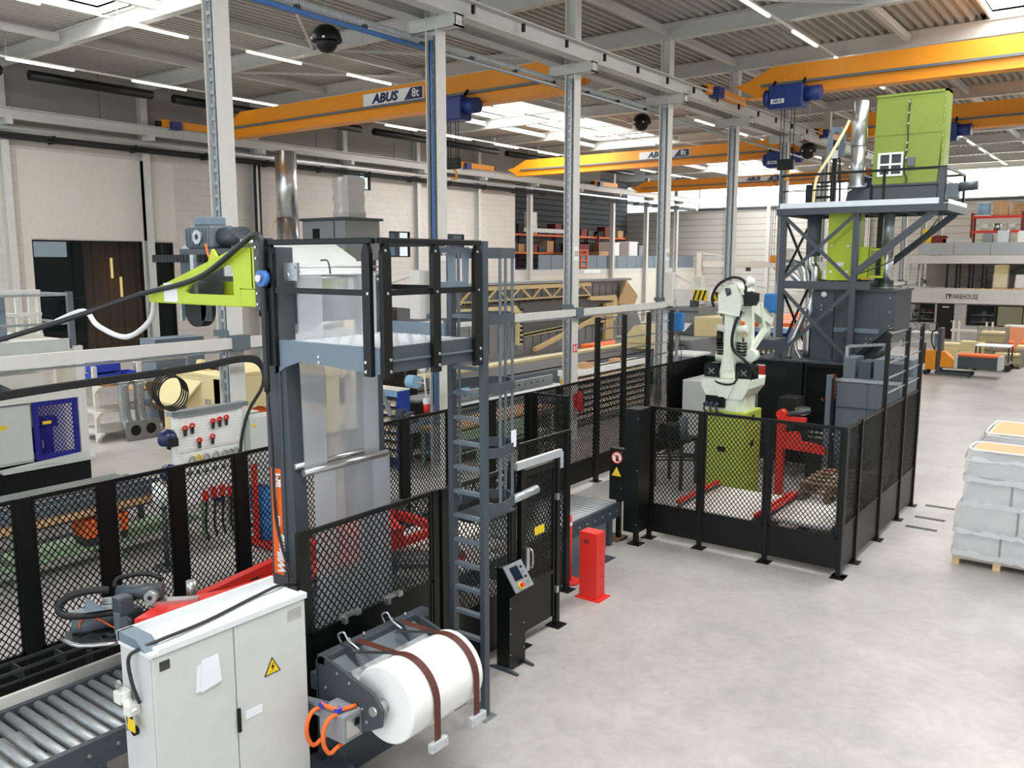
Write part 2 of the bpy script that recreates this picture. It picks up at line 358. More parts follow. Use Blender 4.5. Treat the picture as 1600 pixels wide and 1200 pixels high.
# ceiling: trapezoidal steel deck, ribs along the hall, cut out at the roof lights
SKY = [(-26.2, -22.2, 28.9, 43.4), (-26.2, -22.2, 54, 66), (-24.2, -20.4, 3.5, 13.2), (-4.35, -.4, 13.7, 28.5), (-4.35, -.4, 38.9, 53.6), (-4.35, -.4, -1, 8.2)]
g = G(); P = .27; x = XW - .2
prof = [(0, .0), (.09, .0), (.125, .13), (.235, .13)]
while x < 9.5:
    cuts = sorted((c, d) for a, b, c, d in SKY if a - P < x < b)
    y = -6.; segs = []
    for c, d in cuts: segs.append((y, c)); y = d
    segs.append((y, 68))
    for y0, y1 in segs:
        pts = [(x + u, 11.36 + h) for u, h in prof] + [(x + P, 11.36)]
        g.add([(a, y0, b) for a, b in pts] + [(a, y1, b) for a, b in pts], [(i, i + 1, i + 6, i + 5) for i in range(4)])
    x += P
ce = S('ceiling', g, 'deck')
S('roof_sheet', G().box(XW - .2, -6, 11.56, 9.5, 68, 11.6) if 0 else G().xy([(XW - .2, -6), (9.6, -6), (9.6, 68), (XW - .2, 68)], 11.54, 11.6, [[(a, c), (b, c), (b, d), (a, d)] for a, b, c, d in SKY]), 'deck', ce)
for a, b, c, d in SKY:
    S('skylight_curb', G().box(a - .06, c, 11.36, a, d, 11.95).box(b, c, 11.36, b + .06, d, 11.95).box(a, c - .06, 11.36, b, c, 11.95).box(a, d, 11.36, b, d + .06, 11.95), 'white', ce)
    S('skylight_dome', G().box(a, c, 11.9, b, d, 11.94), 'daylight', ce)
for y in [YK[0] - 5.05] + YK:
    trim(G().ibeam((XW, y, 11.11), (9.5, y, 11.11), .26, .46, .025), 'beam_paint')
for x in (-26.6, -21.4, -16.6, -11.9, -6.5, -1.5):
    g = G()
    for y in [YK[0] - 5.05] + YK[:-1]: g.bar((x, y + .15, 11.12), (x, y + 4.9, 11.12), .14, .2)
    trim(g, 'beam_paint')
for x0, x1, k in ((-26.6, -21.4, 2), (-21.4, -16.6, 2), (-6.5, -11.9, 4), (-11.9, -6.5, 2), (-16.6, -21.4, 1)):
    trim(G().bar((x0, YK[k], 11.02), (x1, YK[k + 1], 11.02), .07), 'beam_paint')
# steel columns carrying both crane runways
def column(k):
    global n
    y = YK[k]
    c = trim(G().ibeam((XC, y, 0), (XC, y, 10.9), .28, .29, .022, (1, 0, 0)), 'column_paint')
    S('capital', G().box(XC - .62, y - .15, 9.1, XC - .6, y + .15, 9.34).box(XC + .6, y - .15, 9.1, XC + .62, y + .15, 9.34).box(XC - .62, y - .15, 9.1, XC + .62, y + .15, 9.13)
      .box(XC - .62, y - .15, 9.31, XC + .62, y + .15, 9.34).box(XC - .62, y - .13, 9.1, XC + .62, y - .1, 9.34).box(XC - .62, y + .1, 9.1, XC + .62, y + .13, 9.34), 'beam_paint', c)
    S('base_plate', G().box(XC - .25, y - .25, 0, XC + .25, y + .25, .025), 'beam_paint', c)
    g = G(); q = .055
    for s in (-1, 1): g.box(XC + s * q - .008, y - .125, .3, XC + s * q + .008, y - .085, 9.0)
    g.box(XC - q, y - .095, .3, XC + q, y - .09, 9.0)
    for i in range(44 if k < 5 else 0): g.box(XC - q, y - .125, .5 + i * .195, XC + q, y - .108, .56 + i * .195)
    r = S('cable_rail', g, 'galvanized', c)
    if k == 1:
        S('air_hose', G().tube([(XC + .02, y - .15, 8.9), (XC + .03, y - .16, 6), (XC + .01, y - .15, 4), (XC + .02, y - .15, 1.2)], .022, 6), 'reel_blue', c)
        S('air_hose', G().tube([(XC - .03, y - .15, 8.9), (XC - .02, y - .16, 5), (XC - .03, y - .15, 1.6)], .014, 6), 'cable', c)
        S('valve', G().cyl((XC - .25, y - .2, 4.95), (XC, y - .2, 4.95), .025, 8).cbox(XC - .26, y - .2, 4.95, .05, .1, .1).cbox(XC, y - .18, 4.95, .08, .06, .2), 'dark_red', c)
    if k in (1, 2, 3):
        sp = S('zone_plate', G().box(XC + .146, y - .13, 4.6, XC + .15, y + .13, 4.95), 'white', c)
        text('zone_number', ['20', '10', '10'][k - 1], 'black', sp, (XC + .152, y, 4.76), .2, (0, 1, 0))
    if k == 2:
        sp = S('extinguisher_sign', G().box(XC + .146, y - .1, 2.28, XC + .15, y + .1, 2.48), 'red', c)
        S('pictogram', G().box(XC + .151, y - .06, 2.31, XC + .152, y - .01, 2.44).box(XC + .151, y + .03, 2.31, XC + .152, y + .07, 2.38).box(XC + .151, y + .03, 2.4, XC + .152, y + .07, 2.45), 'white', sp)
    S('clamp', G().box(XC + .15, y - .16, 3.18, XC + .3, y + .16, 3.42).box(XC - .16, y - .2, 3.4, XC + .2, y - .16, 3.5), 'mid_grey', c)
    return c
for k in range(12): column(k)
for x in (-12.3, -11.5):
    trim(G().ibeam((x, -2, 9.53), (x, 67.9, 9.53), .3, .38, .03), 'beam_paint')
g = G()
for k in range(0, 40): g.bar((-11.33, 2 + 1.7 * k, 9.45), (-11.33, 2 + 1.7 * k, 9.62), .06)
S('rail_clip', g, 'black', bpy.data.objects['trim_%d' % n])
trim(G().bar((XC + .22, 2, 3.3), (XC + .22, 60, 3.3), .1, .17), 'column_paint')
S('conduit', G().bar((XC + .2, 2, 3.18), (XC + .2, 60, 3.18), .06, .03), 'galvanized', bpy.data.objects['trim_%d' % n])
# far gable wall with the window band
wf = S('wall_far', G().box(-38, YF, 0, 14, YF + .2, 8.75).box(-38, YF, 10.95, 14, YF + .2, 11.6), 'clad_wall')
for i in range(7):
    x0 = -31.2 + 6.05 * i
    o = S('window_%d' % (10 + i), G().xz(rect(x0, x0 + 6.0, 8.75, 10.95), YF, YF + .12, [rect(x0 + .1, x0 + 5.9, 8.95, 10.85)]), 'beam_paint')
    S('pane', G().box(x0 + .1, YF + .05, 8.95, x0 + 5.9, YF + .07, 10.85), 'daylight', o)
    S('girt', G().box(x0, YF - .2, 8.7, x0 + 6.05, YF - .1, 8.85), 'dark_grey', o)
for x in (-28.5, -25.1, -21.5, -17.5, -6.3): trim(G().ibeam((x, YF - .2, 0), (x, YF - .2, 10.9), .28, .28, .03, (0, 1, 0)), 'beam_paint')
wr = S('wall_right_unseen', G().box(9.5, -6, 0, 9.7, YF, 7.2).box(9.5, -6, 9.4, 9.7, YF, 11.6), 'clad_wall')  # unseen side wall, added to cut the light coming from the right
for i in range(15): S('post', G().box(9.5, -6 + 5.05 * i, 7.2, 9.7, -5.7 + 5.05 * i, 9.4), 'beam_paint', wr)
# left mezzanine bay beyond the masonry
S('wall_back', G().box(-38.2, 42.4, 3.7, -38, 68, 11.6).box(-38, 42.2, 0, XW - .2, 42.4, 11.6), 'clad_dark')
S('wall_lower', G().box(XW - .2, 42.4, 0, XW, 68, 3.65), 'white_panel')
S('wall_roof', G().box(-38, 42.4, 11.4, XW - .2, 68, 11.6), 'upper_panel')
mz = S('trim_mezzanine', G().box(-38, 42.4, 3.65, XW, 68, 4.02), 'beam_paint')
for i in range(16):
    S('parapet_panel', G().box(XW - .06, 44.9 + 1.42 * i, 4.02, XW, 46.26 + 1.42 * i, 4.95), 'blue_grey', mz)
S('office_sign', G().box(XW + .01, 50.2, 3.72, XW + .03, 52.4, 3.98), 'white', mz)
S('header', G().box(XW - .15, 43.5, 6.35, XW, 48.8, 6.6).box(XW - .4, 43.9, 6.6, XW - .2, 45, 7.6), 'beam_paint', mz)
ORD = 'first second third fourth fifth sixth seventh eighth ninth tenth eleventh twelfth thirteenth fourteenth fifteenth sixteenth seventeenth eighteenth nineteenth twentieth'.split()
# ---------------------------------------------------------------- roof light lines
def lamp_row(x, z, y0, y1, pitch, ln, where):
    t = T('trunking', where + ' light trunking rail hung below the roof deck', 'light rail', (x, y0, z))
    G().bar((x, y0 - 1, z + .05), (x, y1 + 1, z + .05), .06, .05).build('rail', 'offwhite', t)
    y = y0
    while y < y1: G().bar((x, y, z + .07), (x, y, 11.4), .012).build('hanger', 'galvanized', t); y += pitch
    y = y0; k_ = 0
    while y < y1:
        o = T('strip_lamp', 'lit white strip lamp on the %s light rail, %s from near end' % (where, ORD[k_]), 'lamp', (x, y, z), 'strip lamps on the %s rail' % where); k_ += 1
        G().bar((x, y, z), (x, y + ln, z), .07, .052).build('tube', 'led', o)
        y += pitch
lamp_row(-22.05, 10.7, 8.6, 62, 3.95, 2.0, 'middle left hall')
lamp_row(-27.3, 10.4, 8.2, 60, 3.85, 1.95, 'far left wall')
lamp_row(-8.4, 10.7, 16.3, 64, 3.8, 2.0, 'right hand hall')
lamp_row(-16.8, 10.7, 36.0, 64, 3.95, 1.95, 'inner left hall')
# ---------------------------------------------------------------- overhead cranes
def crane(label, x0, x1, y, zb, zt, hoist, sign, tip, open_end=False, rl=-30.85, rr=-12.3):
    t = T('overhead_crane', label, 'crane', ((x0 + x1) / 2, y, zb)); h = zt - zb
    e = 0 if open_end else .9
    G().xz([(x0 + .1, zb + h * .45), (x0 + .8, zb), (x1 - (.8 if not open_end else 0), zb), (x1, zb + (h * .45 if not open_end else 0)), (x1, zt), (x0 + 1.3, zt), (x0 + .5, zt - h * .45)], y - .2, y + .2).build('girder', 'crane_orange', t, .01)
    G().box(x0 + .5, y - .26, zb - .03, x1 - .3, y + .26, zb).build('bottom_flange', 'crane_orange', t)
    G().bar((x0 + 1, y - .27, zb + h * .36), (x1 - .5, y - .27, zb + h * .36), .09, .07).build('festoon_rail', 'mid_grey', t)
    for xe in ([rl] if open_end else [rl, rr]):
        c = G().box(xe - .14, y - 1.5, 9.62, xe + .14, y + 1.5, 9.9).build('end_carriage', 'crane_orange', t, .01)
        for s in (-1, 1): G().cyl((xe, y + s * 1.5, 9.75), (xe, y + s * 1.68, 9.75), .1, 10).build('buffer', 'rubber', c)
        G().box(xe - .1, y - 1.2, 9.55, xe + .35, y - .8, 9.85).build('drive_motor', 'crane_blue', c)
    if sign:
        sx, zc = sign, zb + h * .66; hw, hh = 1.32, h * .22
        p = G().box(sx - hw, y - .215, zc - hh, sx + hw, y - .203, zc + hh).build('capacity_plate', 'white', t)
        G().xz([(sx + hw * .38, zc - hh * .92), (sx + hw * .97, zc - hh * .92), (sx + hw * .97, zc + hh * .92), (sx + hw * .6, zc + hh * .92)], y - .222, y - .215).build('blue_field', 'navy', p)
        text('lettering', 'ABUS', 'navy', p, (sx - hw * .26, y - .218, zc - hh * .04), hh * 2.05, shear=.22, bold=.02, sx=1.18)
        text('lettering', '8t', 'white', p, (sx + hw * .75, y - .225, zc), hh * 1.95, bold=.004)
    if hoist:
        b = G().box(hoist - .55, y - .75, zb - .5, hoist + .5, y - .22, zb + .18).build('hoist', 'crane_blue', t, .05)
        G().cyl((hoist + .5, y - .5, zb - .12), (hoist + .95, y - .5, zb - .12), .22, 14).build('motor', 'crane_blue', b)
        pm = G().box(hoist - .45, y - .76, zb - .35, hoist - .05, y - .752, zb - .22).build('maker_plate', 'white', b); text('lettering', 'ABUS', 'navy', pm, (hoist - .25, y - .765, zb - .285), .12, bold=.003); G().cyl((hoist - .55, y - .5, zb - .15), (hoist - .7, y - .5, zb - .15), .26, 14).build('drum_end', 'crane_blue', b)
        G().bar((hoist - .5, y - .6, zb), (hoist - .5, y - .3, zb + h * .45), .06).bar((hoist + .4, y - .6, zb), (hoist + .4, y - .3, zb + h * .45), .06).build('trolley_arm', 'black', b)
        g = G()
        for dx in (-.2, -.1, .1, .2): g.cyl((hoist + dx, y - .5, zb - .5), (hoist + dx, y - .5, tip + .35), .012, 5)
        g.build('rope', 'black_matt', b)
        k = G().box(hoist - .25, y - .58, tip + .1, hoist + .25, y - .42, tip + .42).build('hook_block', 'crane_orange' if tip < 6 else 'black', b, .03)
        G().tube([(hoist, y - .5, tip + .1), (hoist + .12, y - .5, tip - .02), (hoist + .08, y - .5, tip - .18), (hoist - .08, y - .5, tip - .15)], .035, 6).build('hook', 'crane_orange', k)
crane('orange overhead crane nearest in left hall with its 8t plate fully visible', -29.0, -12.5, 20.5, 9.17, 10.03, -17.1, -19.85, 7.2)
crane('orange overhead crane further back in left hall, plate cut by a column', -28.6, -12.5, 38, 9.08, 9.85, -13.5, -19.2, 4.4)
crane('most distant orange overhead crane in left hall before the window band', -28.9, -12.5, 52, 9.1, 9.74, -13.4, -19.9, 3.3)
crane('orange overhead crane nearest in right hall with big blue hoist', -11.2, 9.4, 26.7, 9.58, 10.42, -9.25, None, 7.2, True, -11.5)
crane('orange overhead crane behind the lime hopper in right hall', -11.2, 9.4, 37.5, 9.6, 10.5, -7.0, None, 7.5, True, -11.5)
# spiral festoon cable and blue pipe beside the left runway
t = T('spiral_cable', 'pale corrugated hose slung along the crane runway above blue pipe', 'hose', (-12.42, 3, 9.0))
pr = []; y = 3.
while y < 24: pr += [(.055, y), (.07, y + .02), (.055, y + .05)]; y += .07
g = G().lathe((0, 0, 0), pr, 8, False); g.v = [V((-12.45 + p.x, p.z, 9.06 + p.y)) for p in g.v]; g.build('hose', 'grey_cable', t)
each('clip', [G().cbox(-12.45, 4 + 1.6 * i, 9.0, .09, .1, .12) for i in range(13)], 'black', t)
t = T('air_pipe', 'blue compressed air pipe running along the crane runway', 'pipe', (-12.42, 2, 8.9))
G().cyl((-12.4, 2, 8.9), (-12.4, 14, 8.9), .05, 8).build('pipe', 'reel_blue', t); G().cyl((-12.4, 14, 8.9), (-12.4, 60, 8.9), .045, 8).build('pipe', 'galvanized', t)
for i, (x, y, z, lab) in enumerate(((-15.2, 13.5, 9.45, 'near the top left, beside first crane'), (-15.3, 28.3, 9.5, 'below runway in front of second crane'), (-11.0, 33.5, 8.7, 'beside the tower pipe, right of the columns'))):
    t = T('mirror_ball', 'black ball-shaped device hanging from roof ' + lab, 'device', (x, y, z - .3))
    G().sph((x, y, z), .33, 18, 8, -.15, 1).sph((x, y, z - .06), .24, 18, 8, -1, .2).build('ball', 'black', t)
    G().ring((x, y, z - .03), (x, y, z + .02), .34, .2).build('rim', 'black', t); G().cyl((x, y, z + .3), (x, y, 11.45), .008, 5).build('wire', 'galvanized', t)
    G().cbox(x + .2, y - .26, z - .02, .05, .05, .04).cbox(x - .1, y - .33, z - .02, .05, .05, .04).build('lens', 'white', t)
# ================================================================= FENCES
def each(name, gs, m, par, **k): return [g.build(name, m, par, **k) for g in gs]
def fence(label, p0, ax, st, heights, top=2.2, kick=.56, wires=(), sheet=None, wide=.09, thick=.05, gap=.12, skip=(), solid=()):
    """st: post stations along axis ax from p0; one thing: posts (with feet), bays of frame + mesh + kick plate"""
    U = V((1, 0, 0)) if ax == 'x' else V((0, 1, 0)); N = V((U.y, U.x, 0)); o = V((p0[0], p0[1], 0))
    t = T('safety_fence', label, 'fence', tuple(o + U * st[0]))
    def blk(g, a, b, z0, z1, th): 
        p, q = o + U * a - N * th / 2, o + U * b + N * th / 2
        return g.box(p.x, p.y, z0, q.x, q.y, z1)
    for s, h in zip(st, heights):
        p = blk(G(), s - wide / 2, s + wide / 2, .012, h, thick).build('post', 'black', t, .004)
        f = blk(G(), s - .1, s + .1, 0, .014, .2)
        f.build('foot_plate', 'black', p, .002)
        g = G()
        for z in (.25, top * .52, top - .12):
            c = o + U * s + N * thick / 2; g.cyl(c, c + N * .006, .009, 6); g.cyl(c - N * (thick + .006), c - N * thick, .009, 6)
        g.build('bolt', 'steel', p, kind='stuff')
    for i in range(len(st) - 1):
        if i in skip: continue
        a, b = st[i] + wide / 2 + .006, st[i + 1] - wide / 2 - .006; fw = .028
        fr = G()
        for u0, u1, z0, z1 in ((a, b, top - .045, top), (a, b, kick - .02, kick + .01), (a, a + fw, gap, top - .045), (b - fw, b, gap, top - .045)): blk(fr, u0, u1, z0, z1, .03)
        f = fr.build('panel_frame', 'black', t)
        if i in solid: blk(G(), a + fw, b - fw, kick + .01, top - .045, .006).build('solid_sheet', 'black', f)
        elif sheet and i in sheet: blk(G(), a + fw, b - fw, kick + .01, top - .045, .006).build('clear_sheet', 'guard_sheet', f)
        else: infill(G(), o + U * (a + fw) + V((0, 0, kick + .01)), U, b - a - 2 * fw, top - kick - .055).build('mesh_infill', 'black', f)
        blk(G(), a, b, gap, kick - .02, .008).build('kick_plate', 'black', t)
        for z in wires:
            if heights[i] > top + .5 and heights[i + 1] > top + .5: G().bar(o + U * a + V((0, 0, z)), o + U * b + V((0, 0, z)), .012, .03).build('wire_rail', 'steel', t)
    return t
WR = (2.45, 2.7, 2.95, 3.2, 3.42)
lf = [2.0, 2.95, 3.82, 4.69, 5.55, 6.43, 7.32, 8.3, 9.41, 10.5, 11.6, 12.7, 13.75, 15.14, 16.25, 17.36, 18.5]
fence('long black mesh fence behind the roller conveyor, its far posts tall with wires', (-9.1, 0), 'y', lf, [2.2] * 13 + [3.45] * 4, wires=WR, wide=.16)
fence('black mesh fence bay behind film roll under the platform edge', (-5.82, 0), 'y', [4.7, 6.45], [2.24, 2.24], top=2.24, kick=1.28, wide=.09)
fence('black mesh fence bay behind the caged ladder left of the gate', (-5.8, 0), 'y', [6.57, 7.78], [2.24, 2.3], top=2.24, kick=.78, wide=.1)
fence('short black mesh fence bay between gate and red bollard', (-6.3, 0), 'y', [8.65, 9.72], [2.3, 2.3], top=2.3, kick=.6, wide=.1)
fence('short black mesh screen standing across the conveyor gap at far fence', (-9.0, 12.75), 'x', [.0, .72], [2.2, 2.2], wide=.07)
fence('black mesh fence across the front of the robot cell', (0, 12.5), 'x', [-6.46, -5.56, -4.48, -3.37], [2.24] * 4, top=2.24, kick=.6, wide=.07, thick=.06)
fence('black mesh fence on right side of robot cell, far posts tall', (-3.37, 0), 'y', [12.56, 13.3, 14.65, 16.05, 17.17], [2.24, 2.24, 3.45, 3.45, 3.45], top=2.24, kick=.75, wires=WR, wide=.06, thick=.07, gap=.1)  # bays filled with mesh strands, dark when seen edge-on
# gate with its silver sliding rail
t = T('mesh_gate', 'black mesh gate with silver top rail and yellow label beside operator panel', 'gate', (-5.76, 8.2, 0))
for y, h in ((7.9, 2.2), (8.66, 2.25)):
    p = G().box(-5.8, y - .035, .014, -5.73, y + .035, h).build('post', 'black', t, .004); G().box(-5.86, y - .1, 0, -5.66, y + .1, .014).build('foot_plate', 'black', p)
lf_ = G().box(-5.79, 7.95, .15, -5.75, 8.0, 2.16).box(-5.79, 8.57, .15, -5.75, 8.62, 2.16).box(-5.79, 8.0, 2.08, -5.75, 8.57, 2.16).box(-5.79, 8.0, .72, -5.75, 8.57, .76).build('leaf_frame', 'black', t)
infill(G(), (-5.77, 8.0, .76), (0, 1, 0), .57, 1.32).build('mesh_infill', 'black', lf_)
G().box(-5.775, 8.0, .15, -5.765, 8.57, .72).build('kick_plate', 'black', lf_)
G().box(-5.74, 8.15, 1.32, -5.735, 8.35, 1.42).build('label', 'yellow', lf_)
G().bar((-5.75, 7.78, 2.24), (-5.75, 8.72, 2.24), .05, .09).box(-5.78, 8.68, 2.05, -5.72, 8.74, 2.25).build('top_rail', 'alu_sheet', t)
G().tube([(-5.74, 7.99, .98), (-5.66, 7.99, .99), (-5.66, 7.99, 1.19), (-5.74, 7.99, 1.2)], .012, 6).cbox(-5.73, 7.97, 1.08, .05, .06, .28).build('handle', 'steel', t)
G().cbox(-5.73, 8.62, .5, .04, .05, .08).cbox(-5.73, 8.62, 1.7, .04, .05, .08).build('hinge', 'steel', t)
# ================================================================= STRETCH-HOOD FILM TOWER
t = T('film_tower', 'grey film tower with railed platform, hanging clear film and lime bracket', 'machine', (-6.2, 5.6, 0))
G().box(-6.62, 5.0, 0, -6.4, 5.2, 4.72).build('column', 'dark_grey', t, .006)
G().xz([(-6.4, 0), (-6.2, 0), (-6.34, 3.7), (-6.4, 3.7)], 5.02, 5.18).build('gusset', 'dark_grey', t)
G().box(-6.62, 6.14, 0, -6.4, 6.32, 4.4).build('column', 'dark_grey', t, .006)
G().box(-6.75, 5.02, 0, -6.25, 5.18, .03).box(-6.75, 6.1, 0, -6.25, 6.36, .03).build('foot', 'dark_grey', t)
sg = G().box(-6.58, 4.992, 1.62, -6.44, 5.0, 2.66).build('company_sign', 'orange', t)
text('lettering', 'Willems', 'white', sg, (-6.465, 4.99, 1.83), .15, (0, 0, 1), (-1, 0, 0), bold=.006, sx=.78, shear=.15); G().xz([(-6.53, 2.1), (-6.47, 2.1), (-6.47, 2.2), (-6.53, 2.2)], 4.989, 4.991, [[(-6.515, 2.12), (-6.485, 2.12), (-6.485, 2.18), (-6.515, 2.18)]]).build('emblem', 'white', sg)
text('lettering', 'baling', 'white', sg, (-6.525, 4.99, 2.42), .05, (0, 0, 1), (-1, 0, 0), bold=.001, sx=1.2)
text('lettering', 'BM', 'white', sg, (-6.47, 4.99, 2.55), .1, (0, 0, 1), (-1, 0, 0), bold=.004)
# platform
pl = G().box(-6.4, 5.03, 3.845, -5.13, 6.3, 3.868).build('platform_deck', 'chequer_alu', t)
g = G()
for i in range(13):
    for j in range(13): 
        x, y = -6.33 + i * .096, 5.1 + j * .096; s = .03 if (i + j) % 2 else -.03
        g.bar((x - .03, y - s, 3.871), (x + .03, y + s, 3.871), .012, .006)
g.build('chequer_rib', 'alu_sheet', pl, kind='stuff')
G().xz([(-6.46, 3.56), (-6.3, 3.64), (-6.1, 3.7), (-5.1, 3.66), (-5.1, 3.88), (-6.4, 3.88), (-6.46, 3.84)], 5.0, 5.03).build('toe_board', 'blue_grey', t)  # front and far boards lighter and bluer than the side: daylight put into the colour
G().box(-5.13, 5.03, 3.66, -5.1, 6.33, 3.88).build('toe_board', 'dark_grey', t); G().box(-5.1, 5.03, 3.755, -5.085, 6.33, 3.77).build('edge_trim', 'mid_grey', t)
G().box(-6.4, 6.3, 3.68, -5.52, 6.33, 3.99).build('toe_board', 'blue_grey', t)
G().bar((-6.38, 5.12, 3.79), (-5.14, 5.12, 3.79), .06, .11).bar((-6.38, 6.2, 3.79), (-5.14, 6.2, 3.79), .06, .11).bar((-5.2, 5.05, 3.79), (-5.2, 6.3, 3.79), .06, .11).build('joist', 'dark_grey', t)
for x in (-6.43, -5.19):
    G().xz([(x - .05, 3.64), (x + .04, 3.64), (x + .04, 4.66), (x + .015, 4.74), (x - .02, 4.74), (x - .05, 4.66)], 4.955, 4.998).build('rail_post', 'black', t)
for y in (5.06, 5.67, 6.25):
    p = G().yz([(y - .05, 3.62), (y + .05, 3.62), (y + .05, 4.66), (y + .02, 4.74), (y - .02, 4.74), (y - .05, 4.66)], -5.095, -5.05).build('rail_post', 'black', t)
    G().cyl((-5.05, y + .02, 3.68), (-5.04, y + .02, 3.68), .014, 8).cyl((-5.05, y + .02, 3.78), (-5.04, y + .02, 3.78), .014, 8).cyl((-5.05, y - .02, 4.68), (-5.04, y - .02, 4.68), .011, 8).cyl((-5.05, y, 4.33), (-5.04, y, 4.33), .011, 8).build('bolt', 'steel', p)
G().cyl((-5.21, 4.955, 3.68), (-5.21, 4.945, 3.68), .014, 8).cyl((-5.21, 4.955, 3.76), (-5.21, 4.945, 3.76), .014, 8).cyl((-5.17, 4.955, 4.33), (-5.17, 4.945, 4.33), .012, 8).cyl((-5.85, 5.0, 3.76), (-5.85, 4.99, 3.76), .014, 8).cyl((-5.85, 5.0, 3.71), (-5.85, 4.99, 3.71), .014, 8).build('bolt', 'steel', t)
G().box(-6.48, 4.95, 4.735, -5.12, 5.01, 4.785).build('hand_rail', 'black', t, .008); G().box(-5.11, 5.0, 4.735, -5.05, 6.3, 4.785).build('hand_rail', 'black', t, .008)
G().box(-6.42, 4.965, 4.31, -5.2, 5.0, 4.36).build('mid_rail', 'black', t); G().box(-5.1, 5.08, 4.31, -5.065, 6.25, 4.36).build('mid_rail', 'black', t)
G().box(-6.4, 6.32, 4.31, -5.55, 6.35, 4.36).build('mid_rail', 'black', t); G().box(-6.4, 6.31, 4.735, -5.55, 6.36, 4.78).build('hand_rail', 'black', t)
ss = [[(5.79, 4.41), (5.9, 4.41), (5.91, 4.43), (5.9, 4.65), (5.88, 4.67), (5.81, 4.67), (5.79, 4.65)], [(6.0, 4.41), (6.1, 4.41), (6.11, 4.43), (6.1, 4.65), (6.08, 4.67), (6.01, 4.67), (5.99, 4.65)]]
G().yz([(5.73, 4.36), (6.17, 4.36), (6.19, 4.72), (5.72, 4.72)], -5.13, -5.11, ss).build('slotted_panel', 'blue_grey', t)
# film web
def sheet(name, pts, m):                     # pts: (x, z) profile, width along y
    g = G(); n = len(pts)
    g.add([(x, 5.2, z) for x, z in pts] + [(x, 6.1, z) for x, z in pts], [(i, i + 1, n + i + 1, n + i) for i in range(n - 1)], True); return g.build(name, m, t)
sheet('film_web', [(-6.98, 4.8), (-6.9, 4.8), (-6.3, 4.5), (-6.28, 4.47)], 'film_bright')
g = G(); nz = 14
cols = [5.14, 5.42, 5.43, 5.9, 5.91, 6.12]
rows = [4.47 - 1.83 * i / nz for i in range(nz + 1)]
vs = [(-6.28 + .012 * math.sin(3 * y + z * 2) - (.02 if 1 < k < 4 else 0), y, z) for z in rows for k, y in enumerate(cols)]
g.add(vs, [(r * 6 + c, r * 6 + c + 1, (r + 1) * 6 + c + 1, (r + 1) * 6 + c) for r in range(nz) for c in range(5)], True); g.build('film_web', 'film', t)
cols = [5.2, 5.46, 5.47, 5.95, 5.96, 6.2]; rows = [2.62 - 2.2 * i / nz for i in range(nz + 1)]
vs = [(-6.22 + .01 * math.sin(3 * y + z * 2) - (.02 if 1 < k < 4 else 0), y, z) for z in rows for k, y in enumerate(cols)]
g = G().add(vs, [(r * 6 + c, r * 6 + c + 1, (r + 1) * 6 + c + 1, (r + 1) * 6 + c) for r in range(nz) for c in range(5)], True); g.build('film_web', 'film', t)
# folded film edges: a second layer along both selvedges
for a, b, z0, z1, x in ((5.14, 5.42, 4.46, 2.64, -6.27), (5.91, 6.12, 4.46, 2.64, -6.27), (5.2, 5.46, 2.6, .5, -6.205), (5.96, 6.2, 2.6, .5, -6.205)):
    G().add([(x, a, z0), (x, b, z0), (x, b, z1), (x, a, z1)], [(0, 1, 2, 3)]).build('film_fold', 'film', t)
G().cyl((-6.24, 5.1, 2.63), (-6.24, 6.2, 2.63), .035, 14).build('roller', 'steel', t); G().cyl((-6.3, 5.04, 2.69), (-6.3, 6.1, 2.69), .03, 14).build('roller', 'steel', t)
G().yz([(5.05, 2.7), (5.2, 2.66), (5.2, 2.56), (5.1, 2.4), (5.05, 2.4)], -6.4, -6.36).build('roller_bracket', 'mid_grey', t)
G().cyl((-6.32, 5.05, 4.46), (-6.32, 6.2, 4.46), .035, 14).build('roller', 'steel', t); G().cyl((-6.95, 5.05, 4.77), (-6.95, 6.2, 4.77), .03, 12).build('roller', 'steel', t)
G().cyl((-6.2, 5.06, 4.54), (-6.2, 6.2, 4.54), .009, 8).build('guide_rod', 'steel', t)
for y in (5.4, 5.85): G().tube([(-6.25, y, 4.6), (-6.16, y, 4.6), (-6.13, y, 4.53), (-6.17, y + .04, 4.48), (-6.22, y + .08, 4.5)], .008, 6).build('rod_hook', 'dark_metal', t)
G().box(-6.36, 5.06, 4.42, -6.18, 5.09, 4.58).build('rod_bracket', 'galvanized', t)
G().box(-6.62, 5.25, 4.0, -6.56, 6.1, 4.3).build('cross_plate', 'dark_grey', t)
# lime bracket: two cheeks joined by a bottom plate and an end block
br = [(-8.52, 4.3), (-8.39, 4.31), (-7.43, 4.59), (-7.36, 4.71), (-7.29, 4.63), (-6.98, 4.72), (-6.74, 4.72), (-6.74, 4.34), (-6.94, 4.34), (-6.94, 4.17), (-8.52, 4.17)]
ho = [[(-7.84, 4.29), (-7.76, 4.36), (-7.37, 4.49), (-7.14, 4.56), (-7.07, 4.55), (-7.04, 4.51), (-7.04, 4.27), (-7.8, 4.27)]]
b = G().xz(br, 5.0, 5.03, ho).build('bracket_cheek', 'lime', t, .004)
G().xz(br, 6.1, 6.13, ho).build('bracket_cheek', 'lime', t, .004)
G().box(-8.52, 5.03, 4.16, -6.94, 5.14, 4.18).box(-8.3, 5.9, 4.16, -6.94, 6.1, 4.18).build('bracket_flange', 'lime', b)
G().box(-6.94, 5.0, 4.17, -6.6, 5.16, 4.33).box(-6.76, 5.0, 4.34, -6.62, 5.16, 4.72).box(-7.9, 5.35, 4.2, -6.7, 5.38, 4.44).build('bracket_block', 'lime', b, .004)
G().box(-8.22, 4.994, 4.18, -7.98, 5.0, 4.37).build('type_plate', 'white', b)
